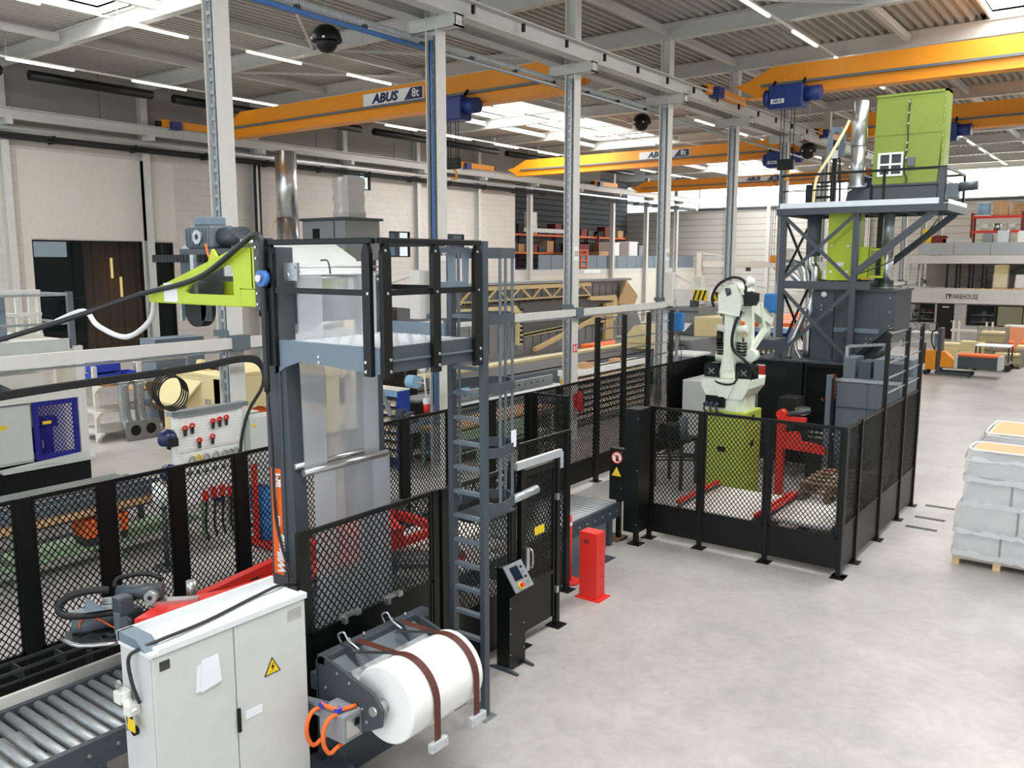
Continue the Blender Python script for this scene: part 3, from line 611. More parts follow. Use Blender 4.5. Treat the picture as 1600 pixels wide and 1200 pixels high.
G().bar((-7.85, 5.2, 4.42), (-6.7, 5.2, 4.42), .05).build('shaft', 'dark_grey', b)
sp = G().box(-6.66, 4.96, 4.14, -6.42, 5.0, 4.8).build('end_plate', 'dark_grey', t, .003)
g = G()
for z in (4.2, 4.3, 4.62, 4.72):
    for x in (-6.62, -6.5): g.cyl((x, 4.96, z), (x, 4.948, z), .013, 8)
g.build('bolt', 'steel', sp)
fb = G().cyl((-6.5, 4.96, 4.44), (-6.5, 4.9, 4.44), .075, 16).build('flange_bearing', 'reel_blue', sp); G().cyl((-6.5, 4.9, 4.44), (-6.5, 4.87, 4.44), .035, 12).build('shaft_end', 'steel', fb)
G().box(-6.56, 4.955, 4.35, -6.42, 4.962, 4.53).build('bearing_plate', 'galvanized', sp)
# unwinding drive on top
m = G().box(-8.25, 5.3, 4.72, -7.8, 5.6, 4.96).build('drive_motor', 'mid_grey', t, .03)
G().box(-8.16, 5.34, 4.96, -7.9, 5.56, 5.05).build('terminal_box', 'blue_grey', m, .015); G().cyl((-7.8, 5.45, 4.84), (-7.45, 5.45, 4.84), .1, 16).build('gearbox', 'dark_grey', m)
g = G()
for i in range(8): g.box(-8.24 + .055 * i, 5.285, 4.75, -8.22 + .055 * i, 5.615, 4.93)
g.build('cooling_fin', 'mid_grey', m, kind='stuff')
G().ring((-8.0, 5.29, 4.84), (-8.0, 5.26, 4.84), .075, .03, 16).build('fan_ring', 'galvanized', m); G().cyl((-8.28, 5.35, 4.7), (-8.28, 5.3, 4.7), .06, 12).build('end_cap', 'galvanized', m)
G().bar((-7.5, 5.35, 4.9), (-7.1, 5.35, 4.72), .05).bar((-7.5, 5.35, 4.72), (-6.8, 5.35, 4.74), .06).box(-8.3, 5.25, 4.66, -7.0, 5.6, 4.72).build('motor_mount', 'dark_grey', t)
g = G()
for i in range(16): g.box(-8.75 + .06 * i, 5.2, 4.58, -8.7 + .06 * i, 5.55, 4.66)
g.build('energy_chain', 'rubber', t, kind='stuff')
G().box(-8.3, 5.25, 4.2, -7.6, 5.28, 4.62).build('side_plate', 'dark_grey', t)
g = G().box(-7.92, 5.12, 4.25, -7.86, 5.16, 4.66)
g.build('slotted_strut', 'galvanized', t)
G().cyl((-8.15, 5.3, 4.1), (-8.15, 5.42, 4.1), .2, 22).build('sprocket', 'rubber', t); G().cyl((-6.85, 5.3, 4.12), (-6.85, 5.42, 4.12), .2, 22).build('sprocket', 'rubber', t)
each('strut', [G().box(-8.12, 5.1, 3.98, -8.08, 5.14, 4.2), G().box(-6.7, 5.2, 3.9, -6.62, 5.4, 4.14)], 'galvanized', t)
G().box(-8.04, 5.3, 3.97, -7.85, 5.32, 4.14).build('sensor_plate', 'dark_metal', t)
G().tube([(-7.75, 5.2, 4.72), (-7.6, 5.1, 4.76), (-7.5, 5.05, 4.66), (-7.45, 5.05, 4.6)], .012, 6).build('motor_cable', 'orange', t)
G().tube([(-6.5, 4.93, 3.4), (-6.5, 4.93, 4.5), (-6.5, 4.93, 4.78), (-6.6, 4.93, 4.83), (-6.8, 4.94, 4.75), (-7.4, 4.96, 4.48), (-7.9, 4.97, 4.36), (-8.5, 4.9, 4.25), (-9.0, 4.3, 3.98), (-9.8, 3.4, 3.6), (-10.6, 2.9, 3.2)], .028, 8, 6).build('supply_cable', 'cable', t)
G().tube([(-6.5, 4.93, 3.4), (-6.49, 4.95, 2.9), (-6.51, 4.97, 2.3), (-6.46, 4.97, 2.0), (-6.33, 4.97, 1.7), (-6.2, 5, 1.5)], .014, 6).build('supply_cable', 'cable', t)
# ================================================================= CAGED LADDER
t = T('caged_ladder', 'grey steel caged ladder rising from floor to the railed platform', 'ladder', (-5.3, 6.4, 0))
for x in (-5.49, -5.09): r = G().box(x - .03, 6.33, .02, x + .03, 6.41, 4.78).build('ladder_rail', 'dark_grey', t, .004); G().box(x - .05, 6.28, 0, x + .08, 6.46, .02).box(x - .04, 6.3, .02, x - .03, 6.44, .18).build('foot', 'galvanized', r)
each('rung', [G().box(-5.46, 6.34, z, -5.12, 6.4, z + .035) for z in [.3 + .25 * i for i in range(17)]], 'mid_grey', t)
for z in (4.67, 4.04, 3.37, 2.73, 2.17):
    pts = [(-5.49, 6.4), (-5.56, 6.55), (-5.5, 6.85), (-5.29, 7.0), (-5.08, 6.85), (-5.02, 6.55), (-5.09, 6.4)]
    g = G()
    for a, b in zip(pts, pts[1:]): g.bar((a[0], a[1], z), (b[0], b[1], z), .01, .1)
    g.build('cage_hoop', 'dark_grey', t)
for x, y in ((-5.55, 6.55), (-5.48, 6.84), (-5.29, 6.98), (-5.1, 6.84), (-5.03, 6.55)): G().bar((x, y, 2.12), (x, y, 4.72), .035, .012, (1, 0, 0)).build('cage_bar', 'mid_grey', t)
G().box(-5.49, 6.45, 2.05, -5.1, 6.9, 2.07).build('cage_floor', 'dark_grey', t)
g = G().cyl((-5.12, 6.86, 2.16), (-5.04, 7.2, 2.22), .045, 12); g.build('latch', 'galvanized', t)
G().box(-5.085, 6.8, 2.73, -5.07, 6.87, 2.9).build('notice', 'paper', t)
# ================================================================= CONTROL CABINET (foreground)
t = T('control_cabinet', 'large pale grey two-door electrical cabinet in the foreground with papers taped on', 'cabinet', (-5.65, 3.73, 0))
G().box(-5.86, 3.05, 0, -5.47, 4.43, 1.82).build('carcass', 'cabinet_grey', t, .006)
for a, b in ((3.06, 3.725), (3.735, 4.42)): G().box(-5.47, a, .1, -5.45, b, 1.815).build('door', 'cabinet_grey', t, .005)
G().box(-5.87, 3.04, 1.82, -5.44, 4.44, 1.85).build('top_cover', 'cool_white', t, .004)
G().box(-5.88, 3.04, 1.85, -5.85, 4.42, 1.92).box(-5.52, 3.1, 1.85, -5.44, 4.44, 1.868).build('cover_lip', 'cool_white', t)
G().prism([(-5.87, 3.04, 1.92), (-5.62, 3.04, 1.92), (-5.5, 3.04, 1.85), (-5.87, 3.04, 1.85)], (0, .12, 0)).build('cable_shroud', 'blue_grey', t)
G().tube([(-5.6, 3.03, 1.45), (-5.63, 3.0, 1.6), (-5.66, 3.0, 1.78), (-5.58, 3.04, 1.86), (-5.55, 3.2, 1.885), (-5.6, 3.6, 1.87), (-5.7, 4.1, 1.87), (-5.72, 4.4, 1.88), (-5.95, 4.8, 1.7)], .014, 7, 5).build('cable', 'cable', t)
h = G().box(-5.452, 3.72, .95, -5.425, 3.75, 1.15).build('door_handle', 'black', t, .01)
G().box(-5.45, 3.8, 1.02, -5.447, 3.96, 1.085).build('label_strip', 'paper', t); G().box(-5.45, 4.24, 1.68, -5.447, 4.38, 1.77).build('name_plate', 'steel', t); G().box(-5.45, 3.11, 1.7, -5.447, 3.19, 1.77).build('name_plate', 'dark_metal', t)
ws = G().prism([(-5.446, 3.99, 1.3), (-5.446, 4.15, 1.3), (-5.446, 4.07, 1.44)], (-.004, 0, 0)).build('hazard_sign', 'black', t); G().prism([(-5.445, 4.005, 1.308), (-5.445, 4.135, 1.308), (-5.445, 4.07, 1.424)], (-.002, 0, 0)).build('sign_face', 'yellow', ws)
G().prism([(-5.443, 4.078, 1.4), (-5.443, 4.055, 1.355), (-5.443, 4.072, 1.358), (-5.443, 4.062, 1.318), (-5.443, 4.09, 1.37), (-5.443, 4.073, 1.367)], (.001, 0, 0)).build('flash', 'black', ws)
G().prism([(-5.44, 3.42, 1.41), (-5.435, 3.6, 1.44), (-5.44, 3.58, 1.66), (-5.44, 3.44, 1.66)], (-.003, 0, 0)).build('paper_sheet', 'paper', t); G().prism([(-5.444, 3.38, 1.42), (-5.446, 3.5, 1.43), (-5.446, 3.46, 1.64), (-5.446, 3.4, 1.62)], (-.002, 0, 0)).build('paper_sheet', 'paper', t)
rg = G().cyl((-5.8, 3.0, 1.5), (-5.62, 3.0, 1.38), .035, 10).cyl((-5.72, 3.0, 1.36), (-5.72, 3.0, 1.52), .03, 10).cbox(-5.78, 3.0, 1.46, .09, .09, .09).cbox(-5.66, 3.0, 1.4, .08, .09, .08).build('air_regulator', 'offwhite', t, .006)
G().ring((-5.77, 2.98, 1.56), (-5.77, 2.96, 1.56), .035, .025, 14).build('gauge', 'steel', rg); G().cyl((-5.7, 3.0, 1.33), (-5.7, 3.0, 1.28), .022, 10).build('drain', 'black', rg); G().box(-5.7, 2.98, 1.24, -5.6, 2.985, 1.33).build('tag', 'yellow', rg)
G().cyl((-5.7, 3.05, 1.2), (-5.7, 3.02, 1.2), .035, 14).build('selector_knob', 'black', t); G().cbox(-5.79, 3.035, 1.2, .03, .03, .05).build('lock', 'steel', t)
# ================================================================= ROLLER CONVEYOR (left, runs under the tower)
def conveyor(label, x0, x1, y0, y1, h, pitch, rr, rm='roller_steel', side='dark_grey', legs=True, rail=None, kind='roller_conveyor'):
    t = T(kind, label, 'conveyor', ((x0 + x1) / 2, (y0 + y1) / 2, 0))
    for x, s in ((x0, 1), (x1, -1)):
        f = G().box(x - .03, y0, h - .2, x + .03, y1, h + .03).build('side_frame', side, t)
        g = G(); y = y0 + .1
        while y < y1: g.cyl((x + s * -.03, y, h - .08), (x + s * -.042, y, h - .08), .018, 6); y += pitch * 2
        g.build('bolt', 'steel', f, kind='stuff')
    n = int((y1 - y0) / pitch)
    base = None
    for i in range(n):
        y = y0 + pitch * (i + .5)
        if base is None: base = G().cyl((x0 + .04, y, h - .02), (x1 - .04, y, h - .02), rr, 12).build('roller', rm, t)
        else:
            c = base.copy(); COL.objects.link(c); c.parent = t; c.location = (0, pitch * i, 0)
    if legs:
        y = y0 + .3
        while y < y1:
            for x in (x0, x1): G().box(x - .035, y - .04, 0, x + .035, y + .04, h - .2).box(x - .08, y - .08, 0, x + .08, y + .08, .012).build('leg', side, t)
            G().bar((x0, y, h - .3), (x1, y, h - .3), .06).build('cross_member', side, t)
            y += 1.4
    if rail:
        for x in rail: G().bar((x, y0, h + .09), (x, y1, h + .09), .05, .06).build('guide_rail', 'red', t)
    return t
conveyor('long grey roller conveyor beside the control cabinet, running under film tower', -7.9, -6.8, 1.6, 9.0, .6, .125, .045)
t = conveyor('short roller conveyor with closed grey side behind the red bollard', -7.9, -6.8, 9.55, 12.1, .62, .115, .045, legs=False)
G().box(-6.8, 9.6, 0, -6.76, 11.6, .42).build('side_panel', 'mid_grey', t); G().box(-6.84, 11.7, 0, -6.76, 11.8, .42).build('leg', 'dark_grey', t); G().box(-6.76, 9.7, 0, -6.4, 11.3, .008).build('floor_plate', 'dark_grey', t)
t = T('cable_tray', 'black cable tray along foot of the far fence beside conveyor', 'tray', (-8.5, 4, 0))
for x in (-8.62, -8.4): G().bar((x, 2, .72), (x, 12.2, .72), .02, .03).bar((x, 2, .62), (x, 12.2, .62), .02, .02).build('side_wire', 'dark_metal', t)
each('cross_wire', [G().box(-8.62, 2.2 + .4 * i, .6, -8.4, 2.22 + .4 * i, .72) for i in range(25)], 'dark_metal', t)
each('leg', [G().bar((-8.5, 2.6 + 1.5 * i, 0), (-8.5, 2.6 + 1.5 * i, .62), .05) for i in range(7)], 'dark_metal', t)
tag(G().box(-8.2, 2.4, 0, -8.16, 5.2, .62).build('side_board', 'offwhite', loc=(-8.18, 3.8, 0)), 'long cream board standing on edge along the conveyor', 'board')
# ================================================================= RED GRIPPER ARM with motors over the conveyor
t = T('film_stretcher', 'red stretching arm with grey geared motors and chain loop over conveyor', 'machine', (-7.8, 4.9, 0))
G().yz([(4.75, .9), (4.9, 1.02), (8.2, 1.36), (8.2, 1.05), (4.8, .74)], -8.06, -7.95, [[(5.06 + .32 * i + u, .9 + .033 * i + w) for u, w in ((0, -.05), (.16, -.04), (.2, .015), (.16, .06), (0, .05), (-.03, 0))] for i in range(9)]).build('arm_beam', 'red', t)
G().prism([(-7.94, 4.8, .74), (-7.94, 8.2, 1.08), (-7.94, 8.2, 1.14), (-7.94, 4.8, .8)], (.14, 0, 0)).build('arm_track', 'dark_metal', t)
G().prism([(-7.3, 3.95, 1.28), (-7.05, 4.3, 1.28), (-6.8, 5.4, 1.28), (-6.9, 6.4, 1.28), (-7.15, 6.4, 1.28), (-7.25, 4.9, 1.28), (-7.48, 4.35, 1.28)], (0, 0, .04)).build('arm_plate', 'red', t)
G().prism([(-7.36, 3.86, 1.04), (-7.0, 4.35, 1.04), (-7.0, 4.35, 1.32), (-7.22, 4.06, 1.32)], (.03, -.015, 0)).build('arm_cheek', 'red', t)
G().prism([(-8.2, 3.74, 1.0), (-8.06, 3.66, 1.0), (-7.78, 3.7, 1.0), (-7.56, 3.95, 1.0), (-7.38, 4.3, 1.0), (-7.6, 4.52, 1.0), (-7.95, 4.25, 1.0), (-8.2, 3.92, 1.0)], (0, 0, .03),
          [[(-8.08, 3.78, 1.0), (-7.98, 3.76, 1.0), (-7.95, 3.9, 1.0), (-8.05, 3.9, 1.0)], [(-7.9, 3.78, 1.0), (-7.78, 3.84, 1.0), (-7.74, 4.02, 1.0), (-7.88, 3.96, 1.0)], [(-7.72, 3.9, 1.0), (-7.62, 4.0, 1.0), (-7.56, 4.2, 1.0), (-7.68, 4.12, 1.0)]]).build('toe_plate', 'dark_metal', t)
G().tube([(-8.08, 3.64, 1.03), (-7.78, 3.67, 1.03), (-7.55, 3.92, 1.03)], .02, 8).build('guide_rail', 'steel', t)
m = G().cyl((-8.1, 3.76, 1.12), (-7.92, 4.08, 1.12), .085, 16).build('drive_motor', 'mid_grey', t); G().cbox(-7.84, 4.2, 1.12, .2, .2, .19).build('gear_case', 'dark_grey', m, .03); G().cyl((-7.78, 4.12, 1.12), (-7.72, 4.06, 1.12), .065, 16).build('gear_flange', 'mid_grey', m)
m = G().cyl((-7.78, 4.06, 1.42), (-7.48, 4.36, 1.43), .075, 16).build('drive_motor', 'dark_grey', t); G().cbox(-7.62, 4.02, 1.36, .15, .15, .18).build('gear_case', 'dark_grey', m, .02); G().cbox(-7.6, 3.98, 1.2, .09, .1, .22).build('chain_case', 'mid_grey', m, .01); G().cyl((-7.46, 4.24, 1.42), (-7.42, 4.18, 1.42), .06, 16).build('fan_cover', 'galvanized', m)
G().cyl((-7.42, 4.18, 1.42), (-7.416, 4.174, 1.42), .022, 10).build('fan_hub', 'rubber', m); G().prism([(-7.6, 4.28, 1.32), (-7.25, 4.6, 1.32), (-7.2, 4.54, 1.32), (-7.5, 4.18, 1.32)], (0, 0, .03)).build('motor_base', 'steel', m)
ch = [(-7.78, 3.98, 1.48), (-7.87, 3.86, 1.49), (-7.98, 3.72, 1.46), (-8.03, 3.62, 1.38), (-7.98, 3.64, 1.29), (-7.86, 3.82, 1.26), (-7.72, 4.05, 1.26)]
G().tube(ch, .035, 6, 5).build('energy_chain', 'rubber', t)
G().tube([(-8.0, 4.15, 1.4), (-8.0, 4.2, 1.48), (-7.85, 4.4, 1.5), (-7.72, 4.5, 1.44)], .024, 6, 5).build('energy_chain', 'rubber', t)
G().bar((-7.98, 3.68, 1.3), (-7.65, 4.1, 1.33), .05, .03).build('chain_tray', 'galvanized', t); G().prism([(-7.86, 3.78, 1.32), (-7.74, 3.92, 1.32), (-7.86, 3.8, 1.44)], (.02, -.02, 0)).build('cover_plate', 'blue_grey', t); G().bar((-7.85, 3.95, 1.36), (-7.66, 4.15, 1.38), .05).build('cylinder', 'steel', t)
G().tube([(-8.0, 3.78, 1.1), (-7.98, 3.8, 1.19), (-7.9, 3.9, 1.19), (-7.78, 4.02, 1.08), (-7.66, 4.12, 1.06), (-7.55, 4.22, 1.12)], .01, 6, 4).build('motor_cable', 'orange', t)
G().cyl((-7.55, 4.7, 1.2), (-7.55, 4.7, 1.4), .05, 14).build('pivot', 'steel', t)
G().box(-8.1, 8.02, 0, -7.94, 8.25, 1.36).build('post', 'dark_grey', t)
G().bar((-7.6, 4.4, 1.21), (-8.0, 4.9, .95), .1, .08).build('link', 'red', t); G().bar((-7.05, 6.3, 1.22), (-7.05, 7.9, 1.22), .1, .08).bar((-7.05, 7.9, 1.22), (-8.0, 8.1, 1.2), .1).build('link', 'red', t)
# second pair of arms seen through the mesh below the film
t = T('film_stretcher', 'red arm block with silver tubes seen through the mesh behind film roll', 'machine', (-7.3, 7.2, 0))
G().prism([(-7.6, 6.6, 1.25), (-7.1, 6.5, 1.25), (-6.9, 7.1, 1.25), (-7.3, 7.3, 1.25)], (0, 0, .22)).build('arm_block', 'red', t, .02)
for d in (0, .12, .24): G().bar((-7.2, 6.9 + d, .98 + d * .4), (-6.5, 7.5 + d, .98 + d * .4), .06).build('tube', 'steel', t)
G().box(-7.4, 6.8, 0, -7.2, 7.0, 1.25).build('post', 'dark_grey', t); G().cbox(-7.05, 6.8, 1.05, .35, .3, .2).build('gear_case', 'dark_grey', t)
G().sph((-6.7, 7.9, .95), .07, 10, 8).cbox(-6.75, 7.8, .9, .2, .1, .08).build('valve_knob', 'red', t)
# white pallet load seen through the gate mesh
t = T('slip_sheet_stack', 'stack of white slip sheets on conveyor behind the gate mesh', 'stack', (-7.35, 8.2, .6))
each('sheet', [G().box(-7.8 + .01 * (i % 3), 7.55, .625 + .07 * i, -6.9, 8.75, .69 + .07 * i) for i in range(6)], 'grime_white', t)
# ================================================================= FILM ROLL on its cradle
RX, RZ, RR = -4.87, .92, .335
t = T('roll_cradle', 'dark grey film roll cradle with side plates bolted before the fence', 'machine', (-5.4, 5.2, 0))
for y in (4.62, 5.76):
    G().xz([(-5.56, .5), (-5.56, 1.18), (-5.5, 1.22), (-5.3, 1.18), (RX + .0, 1.06), (RX + .1, .95), (RX + .08, .8), (RX - .1, .7), (-5.2, .62)], y, y + .025).build('side_plate', 'dark_grey', t, .004)
G().box(-5.56, 4.62, 1.14, -5.46, 5.95, 1.22).build('top_beam', 'dark_grey', t, .006); G().box(-5.7, 4.66, .85, -5.56, 4.8, 1.0).box(-5.7, 5.6, .85, -5.56, 5.74, 1.0).build('standoff', 'dark_grey', t); G().box(-5.58, 4.62, .3, -5.55, 5.9, 1.16).build('back_plate', 'dark_grey', t)
G().prism([(-5.46, 4.68, 1.16), (-5.26, 4.68, 1.06), (-5.26, 5.74, 1.06), (-5.46, 5.74, 1.16)], (-.01, 0, -.02)).build('guide_trough', 'mid_grey', t)
G().prism([(-5.27, 4.74, 1.1), (-5.19, 4.74, 1.02), (-5.19, 5.7, 1.02), (-5.27, 5.7, 1.1)], (-.02, 0, -.02)).build('film_lip', 'galvanized', t)
G().cyl((-5.36, 4.65, 1.02), (-5.36, 5.76, 1.02), .05, 14).build('idle_roller', 'steel', t)
for y in (4.86, 5.5): G().prism([(-5.5, y, 1.25), (-5.38, y, 1.24), (-5.25, y, 1.0), (-5.46, y, 1.0)], (0, .015, 0)).build('gusset', 'dark_grey', t)
g = G()
for x, z in ((-5.45, .95), (-5.45, .8), (-5.3, 1.12), (-5.15, 1.08), (-5.0, .9), (-4.95, .8)): g.cyl((x, 4.62, z), (x, 4.608, z), .012, 8)
g.build('bolt', 'steel', t)
G().box(-5.6, 4.7, 0, -5.48, 5.8, .3).build('foot', 'dark_grey', t)
for y, lab in ((4.98, 'left'), (5.52, 'right')):
    hk = T('shackle', 'silver shackle at top of the %s brown strap' % ('near' if lab == 'left' else 'far'), 'shackle', (-5.51, y - .08, 1.22))
    G().tube([(-5.53, y - .1, 1.23), (-5.55, y - .12, 1.31), (-5.5, y - .1, 1.34), (-5.46, y - .09, 1.28), (-5.42, y - .07, 1.24), (-5.36, y - .05, 1.2)], .01, 7, 4).build('hook', 'steel', hk)
    G().cyl((-5.5, y - .04, 1.22), (-5.5, y - .04, 1.27), .012, 8).cyl((-5.5, y + .14, 1.22), (-5.5, y + .14, 1.26), .012, 8).build('pin', 'steel', hk)
t = T('film_roll', 'big white plastic film roll lying on the cradle with two straps over it', 'roll', (RX, 5.2, RZ))
prof = [(.06, 4.74), (RR - .012, 4.74), (RR, 4.752), (RR, 5.0), (RR + .003, 5.2), (RR, 5.5), (RR, 5.64), (RR - .012, 5.652), (.06, 5.652)]
g = G().lathe((0, 0, 0), [(r, z) for r, z in prof], 64); g.v = [V((RX + p.x, p.z, RZ + p.y)) for p in g.v]; g.s = [True] * len(g.s)
g.build('film', 'film_white', t).modifiers.new('edge', 'EDGE_SPLIT')
cr = G().ring((RX, 4.68, RZ), (RX, 5.72, RZ), .058, .045, 20).build('core', 'galvanized', t); G().cyl((RX, 4.6, RZ), (RX, 5.75, RZ), .04, 12).build('spindle', 'steel', cr)
for y, lab, zb in ((4.98, 'near', .58), (5.5, 'far', .58)):
    s = T('retaining_strap', 'brown leather strap with silver weight hung over the %s half of film roll' % lab, 'strap', (RX + .3, y, 1.0))
    pts = [(-5.48, 1.226), (-5.44, 1.225), (-5.2, 1.235)]; R2 = RR + .008
    pts += [(RX + R2 * math.cos(a), RZ + R2 * math.sin(a)) for a in [math.radians(112 - 9.3 * i) for i in range(13)]] + [(RX + R2 + .002, zb + .2), (RX + R2, zb)]
    g = G(); n_ = len(pts)
    g.add([(x, y, z) for x, z in pts] + [(x, y + .075, z) for x, z in pts] + [(x + .006, y, z + .004) for x, z in pts] + [(x + .006, y + .075, z + .004) for x, z in pts],
          [(i, i + 1, n_ + i + 1, n_ + i) for i in range(n_ - 1)] + [(2 * n_ + i, 2 * n_ + i + 1, 3 * n_ + i + 1, 3 * n_ + i) for i in range(n_ - 1)] + [(i, i + 1, 2 * n_ + i + 1, 2 * n_ + i) for i in range(n_ - 1)] + [(n_ + i, n_ + i + 1, 3 * n_ + i + 1, 3 * n_ + i) for i in range(n_ - 1)], True)
    g.build('strap', 'brown_strap', s)
    wt = G().box(RX + R2 - .02, y - .06, zb - .06, RX + R2 + .03, y + .145, zb + .02).build('weight', 'alu_sheet', s, .004)
    G().cyl((RX + R2 + .03, y - .03, zb - .02), (RX + R2 + .036, y - .03, zb - .02), .01, 8).cyl((RX + R2 + .03, y + .11, zb - .02), (RX + R2 + .036, y + .11, zb - .02), .01, 8).build('bolt', 'steel', wt)
    G().bar((-5.36, y - .1, 1.2), (RX - .1, y - .03, RZ + RR + .02), .05, .006).build('guide_tab', 'dark_metal', s)
# hand-held film welder hooked to the cradle
t = T('film_welder', 'orange-handled film welding tool hooked at cradle end', 'tool', (-5.3, 4.5, .75))
b = G().box(-5.32, 4.42, .66, -5.02, 4.64, .9).build('tool_body', 'machine_grey', t, .01); G().box(-5.02, 4.45, .7, -5.015, 4.6, .86).build('control_plate', 'steel', b); G().box(-5.014, 4.54, .78, -5.01, 4.59, .84).build('display', 'black', b)
for x in (-5.3, -5.1): G().tube([(x, 4.44, .9), (x, 4.34, .9), (x, 4.28, .82), (x, 4.28, .7), (x, 4.34, .6), (x, 4.44, .62), (x + .01, 4.62, .64)], .018, 8, 4).build('handle', 'orange', t)
G().tube([(-5.3, 4.44, .93), (-5.2, 4.42, .94), (-5.1, 4.46, .93), (-5.06, 4.6, .92)], .018, 8, 4).build('handle', 'orange', t); G().box(-5.3, 4.4, .915, -5.24, 4.46, .945).box(-5.13, 4.42, .915, -5.08, 4.48, .945).build('clip', 'blue_box', t)
for z in (.84, .76): G().prism([(-5.32, 4.5, z), (-5.7, 4.42, z + .02), (-5.72, 4.46, z + .02), (-5.32, 4.58, z)], (0, 0, .03)).build('jaw', 'galvanized', t)
G().tube([(-5.15, 4.5, .66), (-5.1, 4.5, .5), (-5.25, 4.55, .44), (-5.4, 4.55, .55), (-5.45, 4.55, .3)], .008, 5).build('cable', 'cable', t)
t = T('floor_drive', 'dark grey drive housing on floor below the film welder', 'machine', (-5.5, 4.6, 0))
G().prism([(-5.7, 4.35, 0), (-5.15, 4.35, 0), (-5.15, 4.35, .14), (-5.3, 4.35, .22), (-5.7, 4.35, .22)], (0, .4, 0)).build('housing', 'dark_grey', t, .008); G().cyl((-5.2, 4.42, .14), (-5.2, 4.42, .3), .012, 8).build('stud', 'steel', t)
# clamps on the fence kick plate
for y, lab in ((5.1, 'left'), (5.66, 'right')):
    c = T('sheet_clamp', 'small silver clamp on the black kick plate, %s of the pair above film roll' % lab, 'clamp', (-5.8, y, 1.32))
    G().box(-5.815, y, 1.3, -5.78, y + .16, 1.34).build('bracket', 'steel', c); G().cbox(-5.76, y + .03, 1.3, .05, .04, .06).build('jaw', 'steel', c); G().cbox(-5.76, y + .19, 1.33, .05, .06, .05).build('jaw', 'steel', c)
# ================================================================= OPERATOR PANEL, BOLLARD, STANCHION
t = T('operator_panel', 'black pedestal operator panel with tilted screen and yellow stop button', 'panel', (-5.5, 7.4, 0))
G().xz([(-5.64, .03), (-5.47, .03), (-5.47, .88), (-5.38, .95), (-5.38, .98), (-5.55, 1.2), (-5.64, 1.2)], 7.28, 7.58).build('pedestal', 'black', t, .006)
fc = G().prism([(-5.374, 7.27, .96), (-5.374, 7.6, .96), (-5.556, 7.6, 1.215), (-5.556, 7.27, 1.215)], (.012, 0, .009)).build('screen_plate', 'machine_grey', t, .003)
sl = lambda u, v, d=.018: (-5.374 - .182 * v + d * .8, 7.27 + .33 * u, .96 + .255 * v + d * .6)
def on_panel(u0, u1, v0, v1, d, m, nm): G().prism([sl(u0, v0, d), sl(u1, v0, d), sl(u1, v1, d), sl(u0, v1, d)], (.003, 0, .002)).build(nm, m, fc)
on_panel(.22, .66, .36, .88, .014, 'black', 'screen_bezel'); on_panel(.27, .61, .42, .82, .018, 'screen', 'touch_screen')
c = V(sl(.36, .16, .012)); d = V((.8, 0, .6)); G().cyl(c, c + d * .02, .04, 16).build('stop_base', 'yellow', fc); G().cyl(c + d * .02, c + d * .05, .024, 14).build('stop_button', 'red', fc)
for i in range(4): c = V(sl(.8, .2 + .19 * i, .012)); G().cyl(c, c + d * .018, .014, 10).build('push_button', 'black' if i % 2 else 'steel', fc)
each('screw', [G().cyl((-5.47, 7.3, z), (-5.463, 7.3, z), .008, 6) for z in (.2, .45, .75)] + [G().cyl((-5.47, 7.56, z), (-5.463, 7.56, z), .008, 6) for z in (.2, .5)], 'steel', t)
for y in (7.26, 7.56): G().prism([(-5.74, y, 0), (-5.34, y, 0), (-5.34, y, .02), (-5.48, y, .05), (-5.6, y, .05), (-5.74, y, .02)], (0, .03, 0)).build('foot', 'dark_grey', t)
t = T('bollard', 'square red steel bollard standing by roller conveyor end', 'bollard', (-5.89, 9.73, 0))
G().box(-6.03, 9.63, .01, -5.75, 9.85, .94).build('post', 'red', t, .008); G().box(-6.07, 9.58, 0, -5.68, 9.9, .012).build('base_plate', 'red', t)
each('bolt_hole', [G().cyl((-5.752, 9.74, z), (-5.749, 9.74, z), .012, 8) for z in (.15, .32, .5, .66, .82)], 'black', t); G().box(-5.96, 9.628, .78, -5.88, 9.632, .84).build('embossed_plate', 'dark_red', t)
t = T('stanchion', 'thin red stanchion with round base behind black fence post', 'stanchion', (-6.43, 10.0, 0))
G().cyl((-6.43, 10.0, 0), (-6.43, 10.0, .03), .16, 24).build('base', 'red', t); G().cyl((-6.43, 10.0, .03), (-6.43, 10.0, 1.0), .035, 12).build('pole', 'red', t); G().ring((-6.43, 10, .85), (-6.43, 10, .9), .04, .034, 12).build('chain_ring', 'white', t)
# ================================================================= ROBOT CELL
t = T('robot_pedestal', 'lime green steel pedestal carrying the white robot', 'pedestal', (-6.4, 15.8, 0))
G().box(-6.8, 15.4, .02, -6.0, 16.25, 1.74).build('body', 'lime_half_shaded', t, .02); G().box(-6.95, 15.25, 0, -5.85, 16.4, .02).build('base_plate', 'lime_shaded', t)
each('slot', [G().cbox(-6.45, 15.399, 1.0, .16, .006, .1), G().cbox(-5.999, 15.8, 1.1, .006, .16, .12), G().cbox(-5.999, 15.8, 1.6, .006, .12, .12), G().cbox(-6.3, 15.399, .2, .1, .006, .08)], 'black', t)
RBX, RBY = -6.45, 15.85
t = T('palletizing_robot', 'white jointed palletizing robot with black motors on lime pedestal', 'robot', (RBX, RBY, 1.74))
oct_ = lambda r, k=.41: [(r, r * k), (r * k, r), (-r * k, r), (-r, r * k), (-r, -r * k), (-r * k, -r), (r * k, -r), (r, -r * k)]
def rx(pts, y0, y1): return G().xz([(RBX + a, b) for a, b in pts], RBY + y0, RBY + y1)
base = G().xy([(RBX + a, RBY + b) for a, b in oct_(.36, .7)], 1.74, 2.0).build('base', 'robot_white', t, .02)
